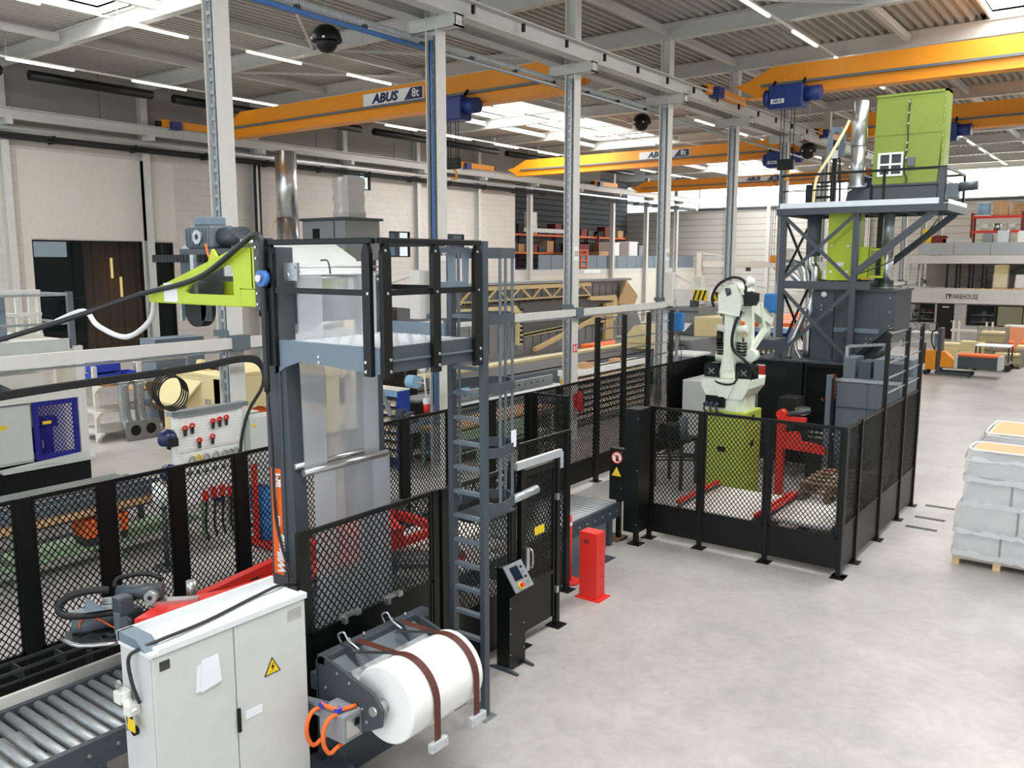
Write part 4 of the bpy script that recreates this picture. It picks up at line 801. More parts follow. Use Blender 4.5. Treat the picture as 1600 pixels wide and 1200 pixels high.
G().box(RBX - .38, RBY - .42, 1.8, RBX + .02, RBY - .34, 2.02).build('connector_panel', 'black', base, .01)
for i in range(3): G().cyl((RBX - .34 + .11 * i, RBY - .42, 1.87), (RBX - .34 + .11 * i, RBY - .52, 1.85), .04, 10).build('plug', 'dark_grey', base); G().tube([(RBX - .34 + .11 * i, RBY - .5, 1.85), (RBX - .33 + .13 * i, RBY - .56, 1.75), (RBX - .2 + .08 * i, RBY - .5, 1.68), (RBX - .1 + .05 * i, RBY - .48, 1.72)], .018, 6).build('cable', 'rubber', base)
tu = rx([(-.33, 2.0), (.33, 2.0), (.47, 2.2), (.47, 2.36), (-.47, 2.36), (-.47, 2.2)], -.38, .42).build('turret', 'robot_white', t, .03)
rx([(-.1, 2.0), (.06, 2.0), (.2, 2.3), (-.24, 2.3)], -.42, -.36).build('turret_rib', 'robot_white', tu, .015)
for sx in (-1, 1):
    mo = rx([(sx * .17, 2.36), (sx * .46, 2.36), (sx * .46, 2.58), (sx * .4, 2.63), (sx * .17, 2.63)], -.28, .1).build('joint_motor', 'black', t, .02)
    G().xz([(RBX + sx * .24, 2.4), (RBX + sx * .4, 2.4), (RBX + sx * .4, 2.56), (RBX + sx * .24, 2.56)], RBY - .29, RBY - .28).build('fan_grille', 'black_matt', mo)
    G().bar((RBX + sx * .27, RBY - .295, 2.43), (RBX + sx * .38, RBY - .295, 2.53), .014).bar((RBX + sx * .27, RBY - .295, 2.53), (RBX + sx * .38, RBY - .295, 2.43), .014).build('grille_bar', 'steel', mo)
    g = G()
    for i in range(5): g.cyl((RBX + sx * .2, RBY - .12, 2.8 + i * .055), (RBX + sx * .2, RBY - .12, 2.83 + i * .055), .1, 12)
    g.build('motor_fin', 'black', mo, kind='stuff')
ua = rx([(-.17, 2.3), (.17, 2.3), (.13, 2.55), (.09, 2.85), (.08, 3.5), (.13, 3.72), (-.13, 3.72), (-.1, 3.5), (-.1, 2.85), (-.15, 2.55)], -.24, .06).build('lower_arm', 'robot_white', t, .04)
rx([(-.06, 2.5), (.06, 2.5), (.04, 2.85), (-.04, 2.85)], -.27, -.24).build('arm_rib', 'robot_white', ua, .01)
G().cyl((RBX - .3, RBY - .1, 2.75), (RBX + .24, RBY - .1, 2.75), .1, 16).build('pivot', 'robot_white', ua); G().cyl((RBX - .3, RBY - .1, 3.3), (RBX + .3, RBY - .1, 3.3), .075, 16).build('pivot', 'robot_white', ua)
G().cyl((RBX - .26, RBY - .1, 2.95), (RBX - .26, RBY - .1, 3.25), .06, 12).build('balancer', 'black', ua)
rl_ = rx([(.16, 2.4), (.3, 2.4), (.34, 3.0), (.3, 3.85), (.18, 3.85), (.2, 3.0)], .02, .14).build('rear_link', 'robot_white', t, .02)
hd = rx([(-.2, 3.62), (.17, 3.6), (.26, 3.78), (.24, 4.0), (.1, 4.13), (-.12, 4.13), (-.22, 3.95)], -.3, .25).build('shoulder_head', 'robot_white', t, .05)
G().cyl((RBX - .28, RBY - .05, 3.82), (RBX + .3, RBY - .05, 3.82), .13, 18).build('joint', 'robot_white', hd); G().cyl((RBX - .08, RBY - .31, 4.0), (RBX - .02, RBY - .26, 4.02), .08, 14).build('logo_patch', 'dark_grey', hd)
rx([(.22, 3.76), (.42, 3.76), (.46, 3.84), (.46, 3.98), (.3, 4.02), (.24, 4.0)], -.26, .0).build('wrist_motor', 'black', t, .02)
G().cyl((RBX + .26, RBY - .16, 4.12), (RBX + .34, RBY - .1, 4.28), .07, 12).sph((RBX + .3, RBY - .1, 4.2), .1, 12, 8).build('top_pivot', 'robot_white', t)
fa = G().prism([(RBX - .12, RBY + .2, 3.75), (RBX - .12, RBY + 1.6, 3.3), (RBX - .12, RBY + 1.65, 3.45), (RBX - .12, RBY + .2, 4.02)], (.26, 0, 0)).build('forearm', 'robot_white', t, .03)
G().cyl((RBX, RBY + 1.6, 3.4), (RBX, RBY + 1.6, 3.0), .12, 14).build('wrist', 'robot_white', fa); G().box(RBX - .35, RBY + 1.25, 2.8, RBX + .35, RBY + 1.95, 3.0).build('gripper_plate', 'dark_grey', fa)
li = G().bar((RBX + .32, RBY + .0, 2.85), (RBX + .5, RBY + .25, 3.3), .09).bar((RBX + .5, RBY + .25, 3.3), (RBX + .46, RBY + .1, 3.8), .04).cyl((RBX + .36, RBY - .1, 2.8), (RBX + .36, RBY + .1, 2.8), .12, 12).build('parallel_link', 'robot_white', t)
G().tube([(RBX - .36, RBY - .2, 3.72), (RBX - .4, RBY - .2, 3.9), (RBX - .25, RBY - .25, 4.15), (RBX, RBY - .2, 4.28), (RBX + .2, RBY - .2, 4.24), (RBX + .27, RBY - .2, 4.1), (RBX + .26, RBY - .25, 3.95)], .028, 7, 4).build('dress_hose', 'rubber', t)
G().tube([(RBX + .2, RBY - .2, 3.65), (RBX + .12, RBY - .3, 3.4), (RBX + .08, RBY - .32, 3.1), (RBX + .12, RBY - .3, 2.9), (RBX + .3, RBY - .28, 2.75), (RBX + .42, RBY - .2, 2.6), (RBX + .5, RBY - .1, 2.4)], .03, 7, 4).build('dress_hose', 'rubber', t)
G().tube([(RBX - .2, RBY - .4, 2.3), (RBX, RBY - .44, 2.26), (RBX + .2, RBY - .42, 2.3), (RBX + .25, RBY - .35, 2.5)], .02, 6).build('dress_hose', 'rubber', t)
conveyor('pallet conveyor with white rollers and red rails before the lime pedestal', -6.1, -4.8, 12.85, 14.55, .5, .12, .05, 'grime_white', rail=(-6.12, -4.78), kind='pallet_conveyor')
conveyor('pallet conveyor with pale rollers along right fence of robot cell', -4.55, -3.55, 12.8, 16.2, .62, .12, .05, 'grime_white', rail=(-4.55,), kind='pallet_conveyor')
def pallet(name, label, x, y, z, lx, ly, m='pallet_wood', group=None):
    """lx across the deck boards' run, blocks between top and bottom boards"""
    t = T(name, label, 'pallet', (x + lx / 2, y + ly / 2, z), group)
    for i in range(5): yy = y + (ly - .1) * i / 4; G().box(x, yy, z + .122, x + lx, yy + .1, z + .144).build('deck_board', m, t)
    for i in range(3):
        xx = x + (lx - .1) * i / 2; G().box(xx, y, z + .1, xx + .1, y + ly, z + .122).build('stringer_board', m, t)
        G().box(xx, y, z, xx + .1, y + ly, z + .022).build('bottom_board', m, t)
        for j in range(3): yy = y + (ly - .14) * j / 2; G().box(xx, yy, z + .022, xx + .1, yy + .14, z + .1).build('block', m, t)
    return t
pallet('wooden_pallet', 'dark worn wooden pallet lying on right conveyor of robot cell', -4.5, 14.0, .665, .95, 1.2, 'old_wood')
t2 = dup(bpy.data.objects['wooden_pallet'], (.02, .03, .146), 'second dark wooden pallet, stacked on top in robot cell')
G_ = None
t = T('red_clamp', 'red steel clamping frame with grey cylinder inside the robot cell', 'machine', (-5.4, 16.5, 0))
G().box(-5.74, 16.4, 0, -5.6, 16.55, 1.66).build('column', 'red', t, .006); G().box(-5.74, 16.42, 1.5, -5.2, 16.55, 1.58).build('arm', 'red', t); G().cyl((-5.67, 16.38, 1.62), (-5.67, 16.57, 1.62), .09, 14).build('pivot', 'red', t)
G().prism([(-5.6, 16.42, 1.25), (-5.35, 16.42, 1.3), (-5.25, 16.42, 1.12), (-4.8, 16.42, 1.06), (-4.8, 16.42, .92), (-5.6, 16.42, .95)], (0, .1, 0)).build('lower_arm', 'red', t, .006); G().cyl((-5.55, 16.48, 1.62), (-5.15, 16.6, 1.72), .05, 12).build('cylinder', 'dark_grey', t)
G().box(-5.74, 12.95, .42, -5.66, 13.1, .78).build('stop_post', 'red', t) if 0 else None
t = T('vacuum_gripper', 'black gripper tool parked on a stand left of the lime pedestal', 'tool', (-7.7, 15.9, 0))
G().box(-8.0, 15.5, .95, -7.3, 16.3, 1.0).build('mount_plate', 'black', t); G().box(-7.9, 15.6, 1.0, -7.5, 16.0, 1.3).build('valve_block', 'black', t, .02); G().cyl((-7.45, 15.8, 1.0), (-7.45, 15.8, 1.45), .1, 12).build('rotary_joint', 'mid_grey', t)
for x in (-7.95, -7.35):
    for y in (15.55, 16.25): G().box(x - .03, y - .03, 0, x + .03, y + .03, .95).build('leg', 'dark_metal', t)
for z in (.62, .68, .74): G().tube([(-8.4, 15.0, z), (-7.9, 15.1, z + .02), (-7.4, 15.3, z + .05), (-7.1, 15.7, z), (-6.9, 15.7, z - .1)], .02, 6).build('hose', 'rubber', t)
t = T('drive_cabinet', 'plain light grey cabinet standing inside cell behind the robot', 'cabinet', (-8.4, 18.6, 0))
G().box(-8.72, 18.4, .06, -8.15, 19.9, 1.83).build('body', 'cabinet_grey', t, .008); G().box(-8.7, 18.42, 0, -8.17, 19.88, .06).build('plinth', 'dark_grey', t); G().box(-8.15, 19.2, .9, -8.13, 19.24, 1.05).build('handle', 'black', t)
tag(G().box(-9.12, 18.6, 0, -9.08, 20.4, 2.2).build('guard_panel', 'black', bevel=.004, loc=(-9.1, 19.5, 0)), 'solid black guard panel in line with the far fence behind robot', 'panel')
tag(G().box(-9.1, 20.42, 0, -7.4, 20.46, 2.2).build('guard_panel', 'black', bevel=.004, loc=(-8.2, 20.44, 0)), 'solid black guard panel crossing behind the grey cabinet and robot', 'panel')
t = T('warning_board', 'red board with white rim hung beside robot on the black housing', 'sign', (-6.6, 17.5, 1.98))
G().box(-6.72, 17.48, 1.98, -6.42, 17.5, 2.43).build('board', 'red', t); G().box(-6.72, 17.475, 2.41, -6.42, 17.505, 2.44).build('rim', 'white', t); G().box(-6.59, 17.49, 0, -6.56, 17.52, 1.98).build('pole', 'steel', t)
G().box(-6.71, 17.474, 2.2, -6.66, 17.48, 2.28).box(-6.71, 17.474, 2.08, -6.65, 17.48, 2.12).build('mark', 'black', t)
# light-curtain housing with the warning signs
t = T('muting_housing', 'tall black light-curtain housing with prohibition and warning signs beside conveyor', 'housing', (-6.7, 12.25, 0))
G().box(-6.68, 12.0, .2, -6.42, 12.4, 2.24).build('housing', 'black', t, .006); G().box(-6.98, 12.05, .68, -6.7, 12.2, 1.55).build('side_box', 'black', t, .006)
for x, y in ((-6.48, 12.08), (-6.84, 12.14)): p = G().box(x - .035, y - .035, .012, x + .035, y + .035, .7).build('leg', 'black', t); G().box(x - .11, y - .11, 0, x + .11, y + .11, .014).build('foot_plate', 'black', p)
sc = (-6.84, 12.048, 1.4)
p = G().cyl(sc, (sc[0], 12.044, sc[2]), .1, 24).build('prohibition_sign', 'white', t); G().ring((sc[0], 12.043, sc[2]), (sc[0], 12.04, sc[2]), .1, .084, 24).bar((sc[0] - .062, 12.041, sc[2] + .062), (sc[0] + .062, 12.041, sc[2] - .062), .016, .003, (0, 1, 0)).build('red_ring', 'red', p)
G().box(sc[0] - .02, 12.041, sc[2] - .06, sc[0] + .035, 12.043, sc[2] + .0).box(sc[0] - .018, 12.041, sc[2], sc[0] - .008, 12.043, sc[2] + .04).box(sc[0] - .004, 12.041, sc[2], sc[0] + .006, 12.043, sc[2] + .05).box(sc[0] + .01, 12.041, sc[2], sc[0] + .02, 12.043, sc[2] + .045).box(sc[0] + .024, 12.041, sc[2], sc[0] + .034, 12.043, sc[2] + .03).build('hand_mark', 'black', p)
p = G().prism([(-6.95, 12.046, 1.08), (-6.73, 12.046, 1.08), (-6.84, 12.046, 1.27)], (0, -.004, 0)).build('hazard_sign', 'black', t); G().prism([(-6.928, 12.041, 1.093), (-6.752, 12.041, 1.093), (-6.84, 12.041, 1.245)], (0, -.002, 0)).build('sign_face', 'yellow', p)
G().ring((-6.84, 12.038, 1.14), (-6.84, 12.036, 1.14), .026, .014, 12).build('laser_mark', 'cream_dark', p)
each('screw', [G().cyl((-6.44, 12.0, z), (-6.44, 11.993, z), .01, 8) for z in (.35, 1.25, 2.1)] + [G().cyl((-6.75, 12.05, z), (-6.75, 12.043, z), .009, 8) for z in (.9, 1.5)], 'steel', t)
tag(G().box(-7.3, 11.95, 0, -6.75, 12.3, .03).build('mat', 'brown_dirt', loc=(-7, 12.1, 0)), 'small brown board lying on floor under the black housing', 'board')
# blue-grey bag hopper
t = T('bag_hopper', 'blue-grey sheet metal box with ribbed panels inside the cell, right side', 'hopper', (-4.15, 17.4, 0))
G().box(-4.72, 16.7, .9, -3.6, 18.6, 2.36).build('box', 'mid_grey', t, .005); G().box(-4.16, 16.69, .9, -4.15, 16.7, 2.36).box(-4.72, 16.68, 1.82, -3.6, 16.7, 1.85).build('seam', 'dark_grey', t); G().box(-4.74, 16.66, 2.33, -3.58, 16.72, 2.38).build('rim', 'galvanized', t)
for i in range(4): G().box(-4.7 + .28 * i, 17.0, 2.36, -4.48 + .28 * i, 17.6, 2.75 - .06 * (i % 2)).build('cell', 'dark_grey' if i % 2 else 'mid_grey', t)
for i in range(3): G().box(-4.3 + .24 * i, 17.9, 2.36, -4.1 + .24 * i, 18.4, 2.68).build('cell', 'blue_grey', t)
for x in (-4.68, -3.65):
    for y in (16.75, 18.5): G().box(x - .04, y - .04, 0, x + .04, y + .04, .9).build('leg', 'dark_grey', t)
G().box(-4.86, 16.5, 0, -4.76, 16.6, 2.45).build('guide_post', 'mid_grey', t); G().box(-4.74, 16.45, 0, -4.7, 16.5, 2.4).build('guide_post', 'black', t)
G().bar((-4.7, 17.2, 2.95), (-3.6, 18.2, 3.0), .05).bar((-4.7, 17.2, 2.95), (-4.7, 17.2, 2.3), .05).bar((-3.6, 18.2, 3.0), (-3.6, 18.2, 2.3), .05).build('chute_rail', 'galvanized', t)
# black machine housing that carries the tower
t = T('black_housing', 'long black machine housing with mesh door at back of the cell', 'machine', (-6, 20.3, 0))
G().box(-7.35, 19.3, 0, -6.22, 21.6, 2.33).build('solid_bay', 'black', t, .01); G().box(-7.1, 19.29, 1.95, -6.6, 19.3, 2.1).build('vent', 'black_matt', t)
G().box(-6.18, 19.5, 0, -4.7, 21.6, 2.33).build('machine_bay', 'black_matt', t); fr = G().box(-6.18, 19.3, 0, -6.12, 19.36, 2.33).box(-5.34, 19.3, 0, -5.28, 19.36, 2.33).box(-6.12, 19.3, 2.25, -5.34, 19.36, 2.33).box(-6.12, 19.3, 0, -5.34, 19.36, .2).build('door_frame', 'black', t)
infill(G(), (-6.12, 19.33, .2), (1, 0, 0), .78, 2.05).build('mesh_infill', 'black', fr)
G().box(-5.62, 19.47, 1.55, -5.52, 19.5, 2.1).build('strip_sign', 'orange', t); G().box(-5.86, 19.46, 1.6, -5.7, 19.5, 1.72).build('control_box', 'black', t); G().cyl((-5.8, 19.49, 1.5), (-5.8, 19.46, 1.5), .04, 12).build('button', 'orange', t)
G().box(-7.4, 19.25, 2.33, -4.65, 21.65, 2.37).build('roof_plate', 'dark_grey', t)
t = T('conveyor_unit', 'dark conveyor unit with steel bars before the black housing', 'conveyor', (-6.1, 18.2, 0))
G().box(-6.5, 17.9, .7, -5.5, 19.1, .95).build('bed', 'black', t, .01); G().box(-6.3, 18.0, .95, -5.9, 18.5, 1.7).build('head', 'black_matt', t, .02); G().box(-5.95, 18.0, 1.35, -5.7, 18.3, 1.5).build('sensor', 'steel', t)
for x in (-6.45, -5.55):
    for y in (17.95, 19.05): G().box(x - .04, y - .04, 0, x + .04, y + .04, .7).build('leg', 'black', t)
for z in (1.0, 1.1): G().cyl((-5.5, 17.6, z), (-4.75, 17.6, z), .025, 8).build('bar', 'steel', t)
G().box(-5.5, 17.5, 0, -4.78, 17.7, .9).build('stand', 'black_matt', t)
# ================================================================= FILLING TOWER
t = T('steel_tower', 'dark grey braced steel tower with railed platform on black housing', 'tower', (-5.5, 20.2, 2.37))
LX, RX_, YA, YB = -6.83, -5.25, 19.4, 21.4
for x in (LX, RX_):
    for y in (YA, YB): p = G().box(x - .06, y - .06, 2.38, x + .06, y + .06, 5.64).build('leg', 'dark_grey', t); G().box(x - .12, y - .12, 2.37, x + .12, y + .12, 2.39).build('foot_plate', 'dark_grey', p)
for y in (YA, YB): G().bar((LX, y, 4.06), (RX_ + .35, y, 4.06), .1, .17).build('girt', 'dark_grey', t)
for x in (LX, RX_): G().bar((x, YA, 4.06), (x, YB, 4.06), .08, .14).build('girt', 'dark_grey', t)
for z0, z1 in ((2.45, 4.0), (4.14, 5.6)):
    G().bar((LX, YA - .05, z0), (RX_, YA - .05, z1), .08, .012, (0, 1, 0)).build('brace', 'dark_grey', t); G().bar((LX, YA - .065, z1), (RX_, YA - .065, z0), .08, .012, (0, 1, 0)).build('brace', 'dark_grey', t)
    G().bar((LX, YA, z0), (LX, YB, z1), .045).build('brace', 'black', t); G().bar((LX, YA, z1), (LX, YB, z0), .045).build('brace', 'black', t)
pf = G().box(-6.95, 19.3, 5.7, -3.5, 21.5, 5.76).build('platform', 'galvanized', t)
G().box(-6.95, 19.28, 5.6, -3.5, 19.34, 5.74).box(-3.54, 19.3, 5.6, -3.48, 21.5, 5.74).box(-6.95, 21.46, 5.6, -3.5, 21.52, 5.74).box(-6.98, 19.3, 5.6, -6.92, 21.5, 5.74).build('edge_beam', 'dark_grey', t)
G().box(-6.9, 19.285, 5.745, -3.65, 19.31, 5.86).box(-3.5, 19.4, 5.745, -3.48, 21.4, 5.83).build('toe_board', 'alu_sheet', t)
each('joist', [G().bar((-6.9 + .8 * i, 19.35, 5.66), (-6.9 + .8 * i, 21.45, 5.66), .05, .08) for i in range(5)], 'dark_grey', t)
for y in (19.38, 21.4): G().bar((-5.28, y, 4.28), (-3.7, y, 5.62), .08, .14).build('bracket', 'dark_grey', t)
G().tube([(-5.2, 19.5, 4.3), (-4.6, 19.9, 4.6), (-4.2, 20.4, 5.0), (-3.95, 20.9, 5.5)], .012, 5).build('cable', 'cable', t)
for x in (-6.88, -5.8, -4.73, -3.57):
    for y in (19.33, 21.46): G().box(x - .025, y - .025, 5.6, x + .025, y + .025, 6.46).build('rail_post', 'black' if x > -6.8 else 'dark_grey', t)
G().box(-3.68, 19.29, 5.6, -3.56, 19.33, 6.46).build('rail_post', 'dark_grey', t)
G().bar((-6.9, 19.33, 6.46), (-3.55, 19.33, 6.46), .05).build('hand_rail', 'black', t); G().bar((-3.57, 19.33, 6.46), (-3.57, 21.46, 6.46), .05).build('hand_rail', 'black', t); G().bar((-6.9, 21.46, 6.46), (-3.55, 21.46, 6.46), .05).build('hand_rail', 'black', t)
G().bar((-6.9, 19.33, 6.12), (-3.6, 19.33, 6.12), .03).build('mid_rail', 'black', t)
t = T('bag_hopper', 'large lime green sheet metal hopper on top of the tower', 'hopper', (-4.5, 20.9, 6.24))
G().xz([(-5.22, 6.26), (-3.92, 6.26), (-3.82, 8.12), (-5.2, 8.12)], 20.3, 20.75).build('body', 'lime_shaded', t, .004)
G().box(-3.86, 20.28, 6.26, -3.8, 20.78, 8.15).box(-5.22, 20.28, 8.1, -3.8, 20.78, 8.15).build('flange', 'lime_shaded', t); G().box(-5.22, 20.29, 7.29, -3.86, 20.3, 7.32).box(-4.98 + .0, 20.292, 6.26, -4.97, 20.3, 6.3).build('seam', 'lime_shaded', t)
w_ = G().xz(rect(-5.12, -4.6, 6.42, 6.92), 20.27, 20.3, [rect(-5.07, -4.88, 6.69, 6.88), rect(-4.84, -4.64, 6.69, 6.88), rect(-5.07, -4.88, 6.46, 6.65), rect(-4.84, -4.64, 6.46, 6.65)]).build('inspection_window', 'white', t); G().box(-5.1, 20.294, 6.44, -4.62, 20.299, 6.9).build('pane', 'dark_metal', w_)
G().tube([(-4.52, 20.27, 8.0), (-4.54, 20.26, 7.5), (-4.52, 20.26, 7.1), (-4.57, 20.26, 6.8), (-4.56, 20.26, 6.5), (-4.5, 20.26, 6.34), (-4.52, 20.26, 6.26)], .014, 6).build('sensor_cable', 'cable', t)
each('level_sensor', [G().cyl((-4.53, 20.3, z), (-4.53, 20.22, z), .02, 8) for z in (7.95, 7.72, 7.5, 7.1, 6.95, 6.78)], 'steel', t); G().box(-4.5, 20.22, 6.6, -4.36, 20.3, 6.8).build('junction_box', 'mid_grey', t, .008)
g = G()
for i in range(9): g.cyl((-3.84, 20.28, 6.4 + .2 * i), (-3.84, 20.272, 6.4 + .2 * i), .012, 6)
g.build('bolt', 'steel', t, kind='stuff')
t = T('screw_conveyor', 'dark horizontal screw conveyor with motor on the tower platform', 'conveyor', (-4.6, 20.5, 5.76))
G().cyl((-5.5, 20.5, 6.06), (-3.75, 20.5, 6.06), .17, 18).build('tube', 'dark_grey', t); G().xz([(-5.78, 5.8), (-5.25, 5.8), (-5.25, 6.18), (-5.6, 6.2), (-5.72, 6.1)], 20.25, 20.75).build('inlet_box', 'dark_grey', t, .01); G().box(-5.2, 20.3, 5.9, -3.9, 20.7, 6.26).build('trough', 'dark_grey', t, .01)
m = G().box(-3.75, 20.36, 5.9, -3.5, 20.64, 6.22).build('gearbox', 'mid_grey', t, .02); G().cyl((-3.5, 20.5, 6.14), (-3.15, 20.5, 6.16), .1, 14).build('motor', 'dark_grey', m)
each('foot', [G().box(-5.1 + .55 * i, 20.35, 5.76, -5.0 + .55 * i, 20.65, 5.92) for i in range(3)], 'mid_grey', t)
t = T('exhaust_pipe', 'shiny stainless exhaust pipe standing on tower platform left of hopper', 'pipe', (-5.55, 20.0, 5.76))
G().cyl((-5.52, 20.2, 6.18), (-5.52, 20.2, 7.1), .155, 24).build('pipe_section', 'steel', t); G().cyl((-5.52, 20.2, 7.1), (-5.52, 20.2, 8.05), .165, 24).build('pipe_section', 'stainless', t); G().cyl((-5.52, 20.2, 6.18), (-5.52, 20.2, 6.24), .19, 24).build('flange', 'galvanized', t)
G().tube([(-5.72, 20.1, 7.65), (-5.8, 20.0, 7.4), (-6.0, 19.8, 6.9), (-6.25, 19.7, 6.4), (-6.3, 19.7, 5.8)], .035, 7, 5).build('hose', 'cream', t)
G().tube([(-5.95, 20.3, 6.9), (-5.93, 20.3, 6.6), (-5.9, 20.3, 6.0), (-5.9, 20.3, 5.78)], .03, 7).build('hose', 'rubber', t)
t = T('lifting_gear', 'grey lifting eye plate on black mast behind the stainless pipe', 'frame', (-6.1, 20.2, 5.76))
G().xz([(-6.3, 6.95), (-5.9, 6.95), (-5.9, 7.35), (-6.0, 7.6), (-6.2, 7.6), (-6.3, 7.35)], 20.5, 20.54, [[(-6.18, 7.0), (-6.02, 7.0), (-6.02, 7.42), (-6.1, 7.5), (-6.18, 7.42)]]).build('eye_plate', 'blue_grey', t); G().box(-6.15, 20.45, 5.76, -6.05, 20.55, 7.3).build('mast', 'black', t); G().box(-6.17, 20.44, 6.9, -6.03, 20.45, 7.08).build('label', 'paper', t)
G().box(-6.75, 20.5, 5.76, -6.5, 20.8, 6.35).build('housing', 'black', t, .02); G().bar((-6.5, 20.6, 6.05), (-6.1, 20.6, 6.05), .06).bar((-6.5, 20.6, 6.3), (-6.1, 20.6, 6.3), .04).build('guide', 'black', t)
t = T('feed_chute', 'lime green vertical chute hanging under the tower platform', 'chute', (-5.6, 20.0, 4.16))
G().box(-5.95, 19.75, 4.16, -5.38, 20.5, 5.7).build('duct', 'lime', t, .004); G().box(-5.4, 19.9, 4.2, -5.08, 20.45, 4.9).build('side_box', 'lime', t, .004)
p = G().xz(rect(-5.1, -4.78, 4.22, 4.86), 19.9, 19.94, [rect(-5.06, -4.82, 4.27, 4.81)]).build('frame', 'lime', t); G().box(-5.72, 19.74, 4.48, -5.58, 19.75, 4.56).build('label', 'paper', t)
each('bolt', [G().cyl((x, 19.75, z), (x, 19.735, z), .03, 8) for x in (-5.85, -5.5) for z in (4.35, 4.92)], 'white', t)
t = T('dosing_housing', 'dark grey dosing machine housing inside the lower tower frame', 'machine', (-5.3, 20.4, 2.37))
G().xz([(-6.2, 2.38), (-4.95, 2.38), (-4.55, 2.85), (-4.45, 3.0), (-4.45, 3.94), (-6.2, 3.94)], 19.7, 21.2).build('body', 'dark_grey', t, .006); G().box(-5.72, 19.69, 2.4, -5.7, 19.7, 3.9).build('door_gap', 'black', t)
G().box(-5.7, 19.68, 3.02, -4.75, 19.7, 3.12).build('trim_strip', 'blue_grey', t); m = G().cyl((-5.35, 19.7, 3.0), (-5.35, 19.45, 3.0), .09, 14).build('agitator_motor', 'dark_metal', t); G().cbox(-5.3, 19.6, 2.86, .12, .2, .14).build('gearbox', 'dark_metal', m)
G().cyl((-5.95, 19.7, 3.85), (-5.95, 19.67, 3.85), .06, 16).build('gauge', 'white', t)
each('bolt', [G().cyl((x, 19.7, z), (x, 19.69, z), .014, 6) for x, z in ((-6.0, 3.6), (-6.0, 3.5), (-5.76, 3.6), (-5.76, 3.5), (-5.0, 2.8), (-4.9, 2.8), (-5.0, 2.9), (-4.9, 2.9), (-4.55, 3.8), (-4.55, 3.5), (-4.55, 3.2))], 'steel', t)
G().box(-6.2, 19.66, 3.94, -4.4, 21.2, 3.98).build('lid', 'dark_grey', t)
t = T('inclined_chute', 'black inclined chute leaning on right of the dark dosing housing', 'chute', (-4.8, 19.5, 2.37))
G().bar((-5.2, 19.5, 2.45), (-4.45, 19.5, 3.1), .3, .1).build('trough', 'black', t); G().bar((-5.2, 19.5, 2.52), (-4.45, 19.5, 3.17), .34, .02).build('cover', 'dark_grey', t)
t = T('steel_duct', 'branching stainless steel ducting at left of the tower frame', 'duct', (-6.5, 20, 2.37))
G().cyl((-6.4, 20.2, 4.7), (-6.4, 20.2, 5.68), .16, 18).build('duct_section', 'mid_grey', t); G().tube([(-6.4, 20.2, 4.72), (-6.38, 20.15, 4.5), (-6.28, 20.1, 4.35), (-6.3, 20.1, 4.0), (-6.35, 20, 3.5), (-6.36, 20, 2.4)], .11, 16, 5).build('duct_bend', 'stainless', t)
G().tube([(-7.05, 20.1, 4.5), (-6.8, 20.1, 4.52), (-6.58, 20.05, 4.4), (-6.48, 20, 4.1), (-6.4, 20, 3.98)], .1, 14, 5).build('duct_bend', 'stainless', t)
G().tube([(-6.9, 20, 4.35), (-6.7, 20, 4.2), (-6.55, 20, 4.0)], .07, 12).build('duct_bend', 'stainless', t)
G().tube([(-6.38, 19.8, 3.5), (-6.5, 19.7, 3.1), (-6.62, 19.6, 2.7), (-6.66, 19.6, 2.38)], .075, 12, 4).build('duct_bend', 'steel', t)
G().tube([(-6.55, 19.65, 2.9), (-6.5, 19.6, 2.6), (-6.42, 19.6, 2.45), (-6.38, 19.6, 2.38)], .045, 10).build('branch_hose', 'steel', t); G().tube([(-6.25, 19.9, 3.9), (-6.25, 19.85, 3.5), (-6.35, 19.8, 3.2)], .035, 8).build('branch_hose', 'galvanized', t)
t = T('outlet_duct', 'straight stainless duct rising right of the lime chute', 'duct', (-4.8, 20.1, 3.98))
G().cyl((-4.78, 20.2, 3.98), (-4.78, 20.2, 4.95), .13, 18).build('pipe_section', 'stainless', t); G().cyl((-4.78, 20.2, 3.98), (-4.78, 20.2, 4.02), .16, 18).build('flange', 'galvanized', t); G().cyl((-4.78, 20.2, 4.95), (-4.78, 20.2, 5.6), .11, 18).build('pipe_section', 'galvanized', t)
t = T('conduit_riser', 'black cable riser ladder behind the lime chute on tower', 'riser', (-6.05, 20.9, 2.4))
for x in (-6.12, -5.98): G().box(x - .03, 20.88, 3.98, x + .03, 20.94, 5.68).build('side_rail', 'black', t)
each('rung', [G().box(-6.1, 20.87, 4.2 + .28 * i, -6.0, 20.9, 4.26 + .28 * i) for i in range(5)], 'black', t)
# ================================================================= WRAPPED PALLET LOAD (right foreground)
pallet('wooden_pallet', 'pale wooden pallet under the stretch-wrapped boxes at right edge', -2.15, 14.17, 0, 1.2, 3.0)
cl = ('bottom', 'second', 'third', 'top')
for k in range(4):
    z = .146 + .41 * k; o_ = .0 if k < 2 else .09
    for i in range(2):
        for j in range(4):
            if k == 3 and j in (1,): continue
            x0 = -2.13 + o_ + (.6 * i if k % 2 == 0 else .8 * i); y0 = 14.2 + o_ * .5 + .72 * j
            b = G().box(x0 + .014, y0 + .008, z, x0 + (.586 if k % 2 == 0 else (.786 if i == 0 else .386)), y0 + .71, z + .4).build('grey_box', 'wrap_grey', bevel=.012, loc=(x0 + .3, y0 + .35, z))
            tag(b, '%s layer grey box in wrapped pallet load, %s row from the front, %s side' % (cl[k], ('first', 'second', 'third', 'fourth')[j], ('left', 'right')[i]), 'box', 'grey boxes in the wrapped pallet load')
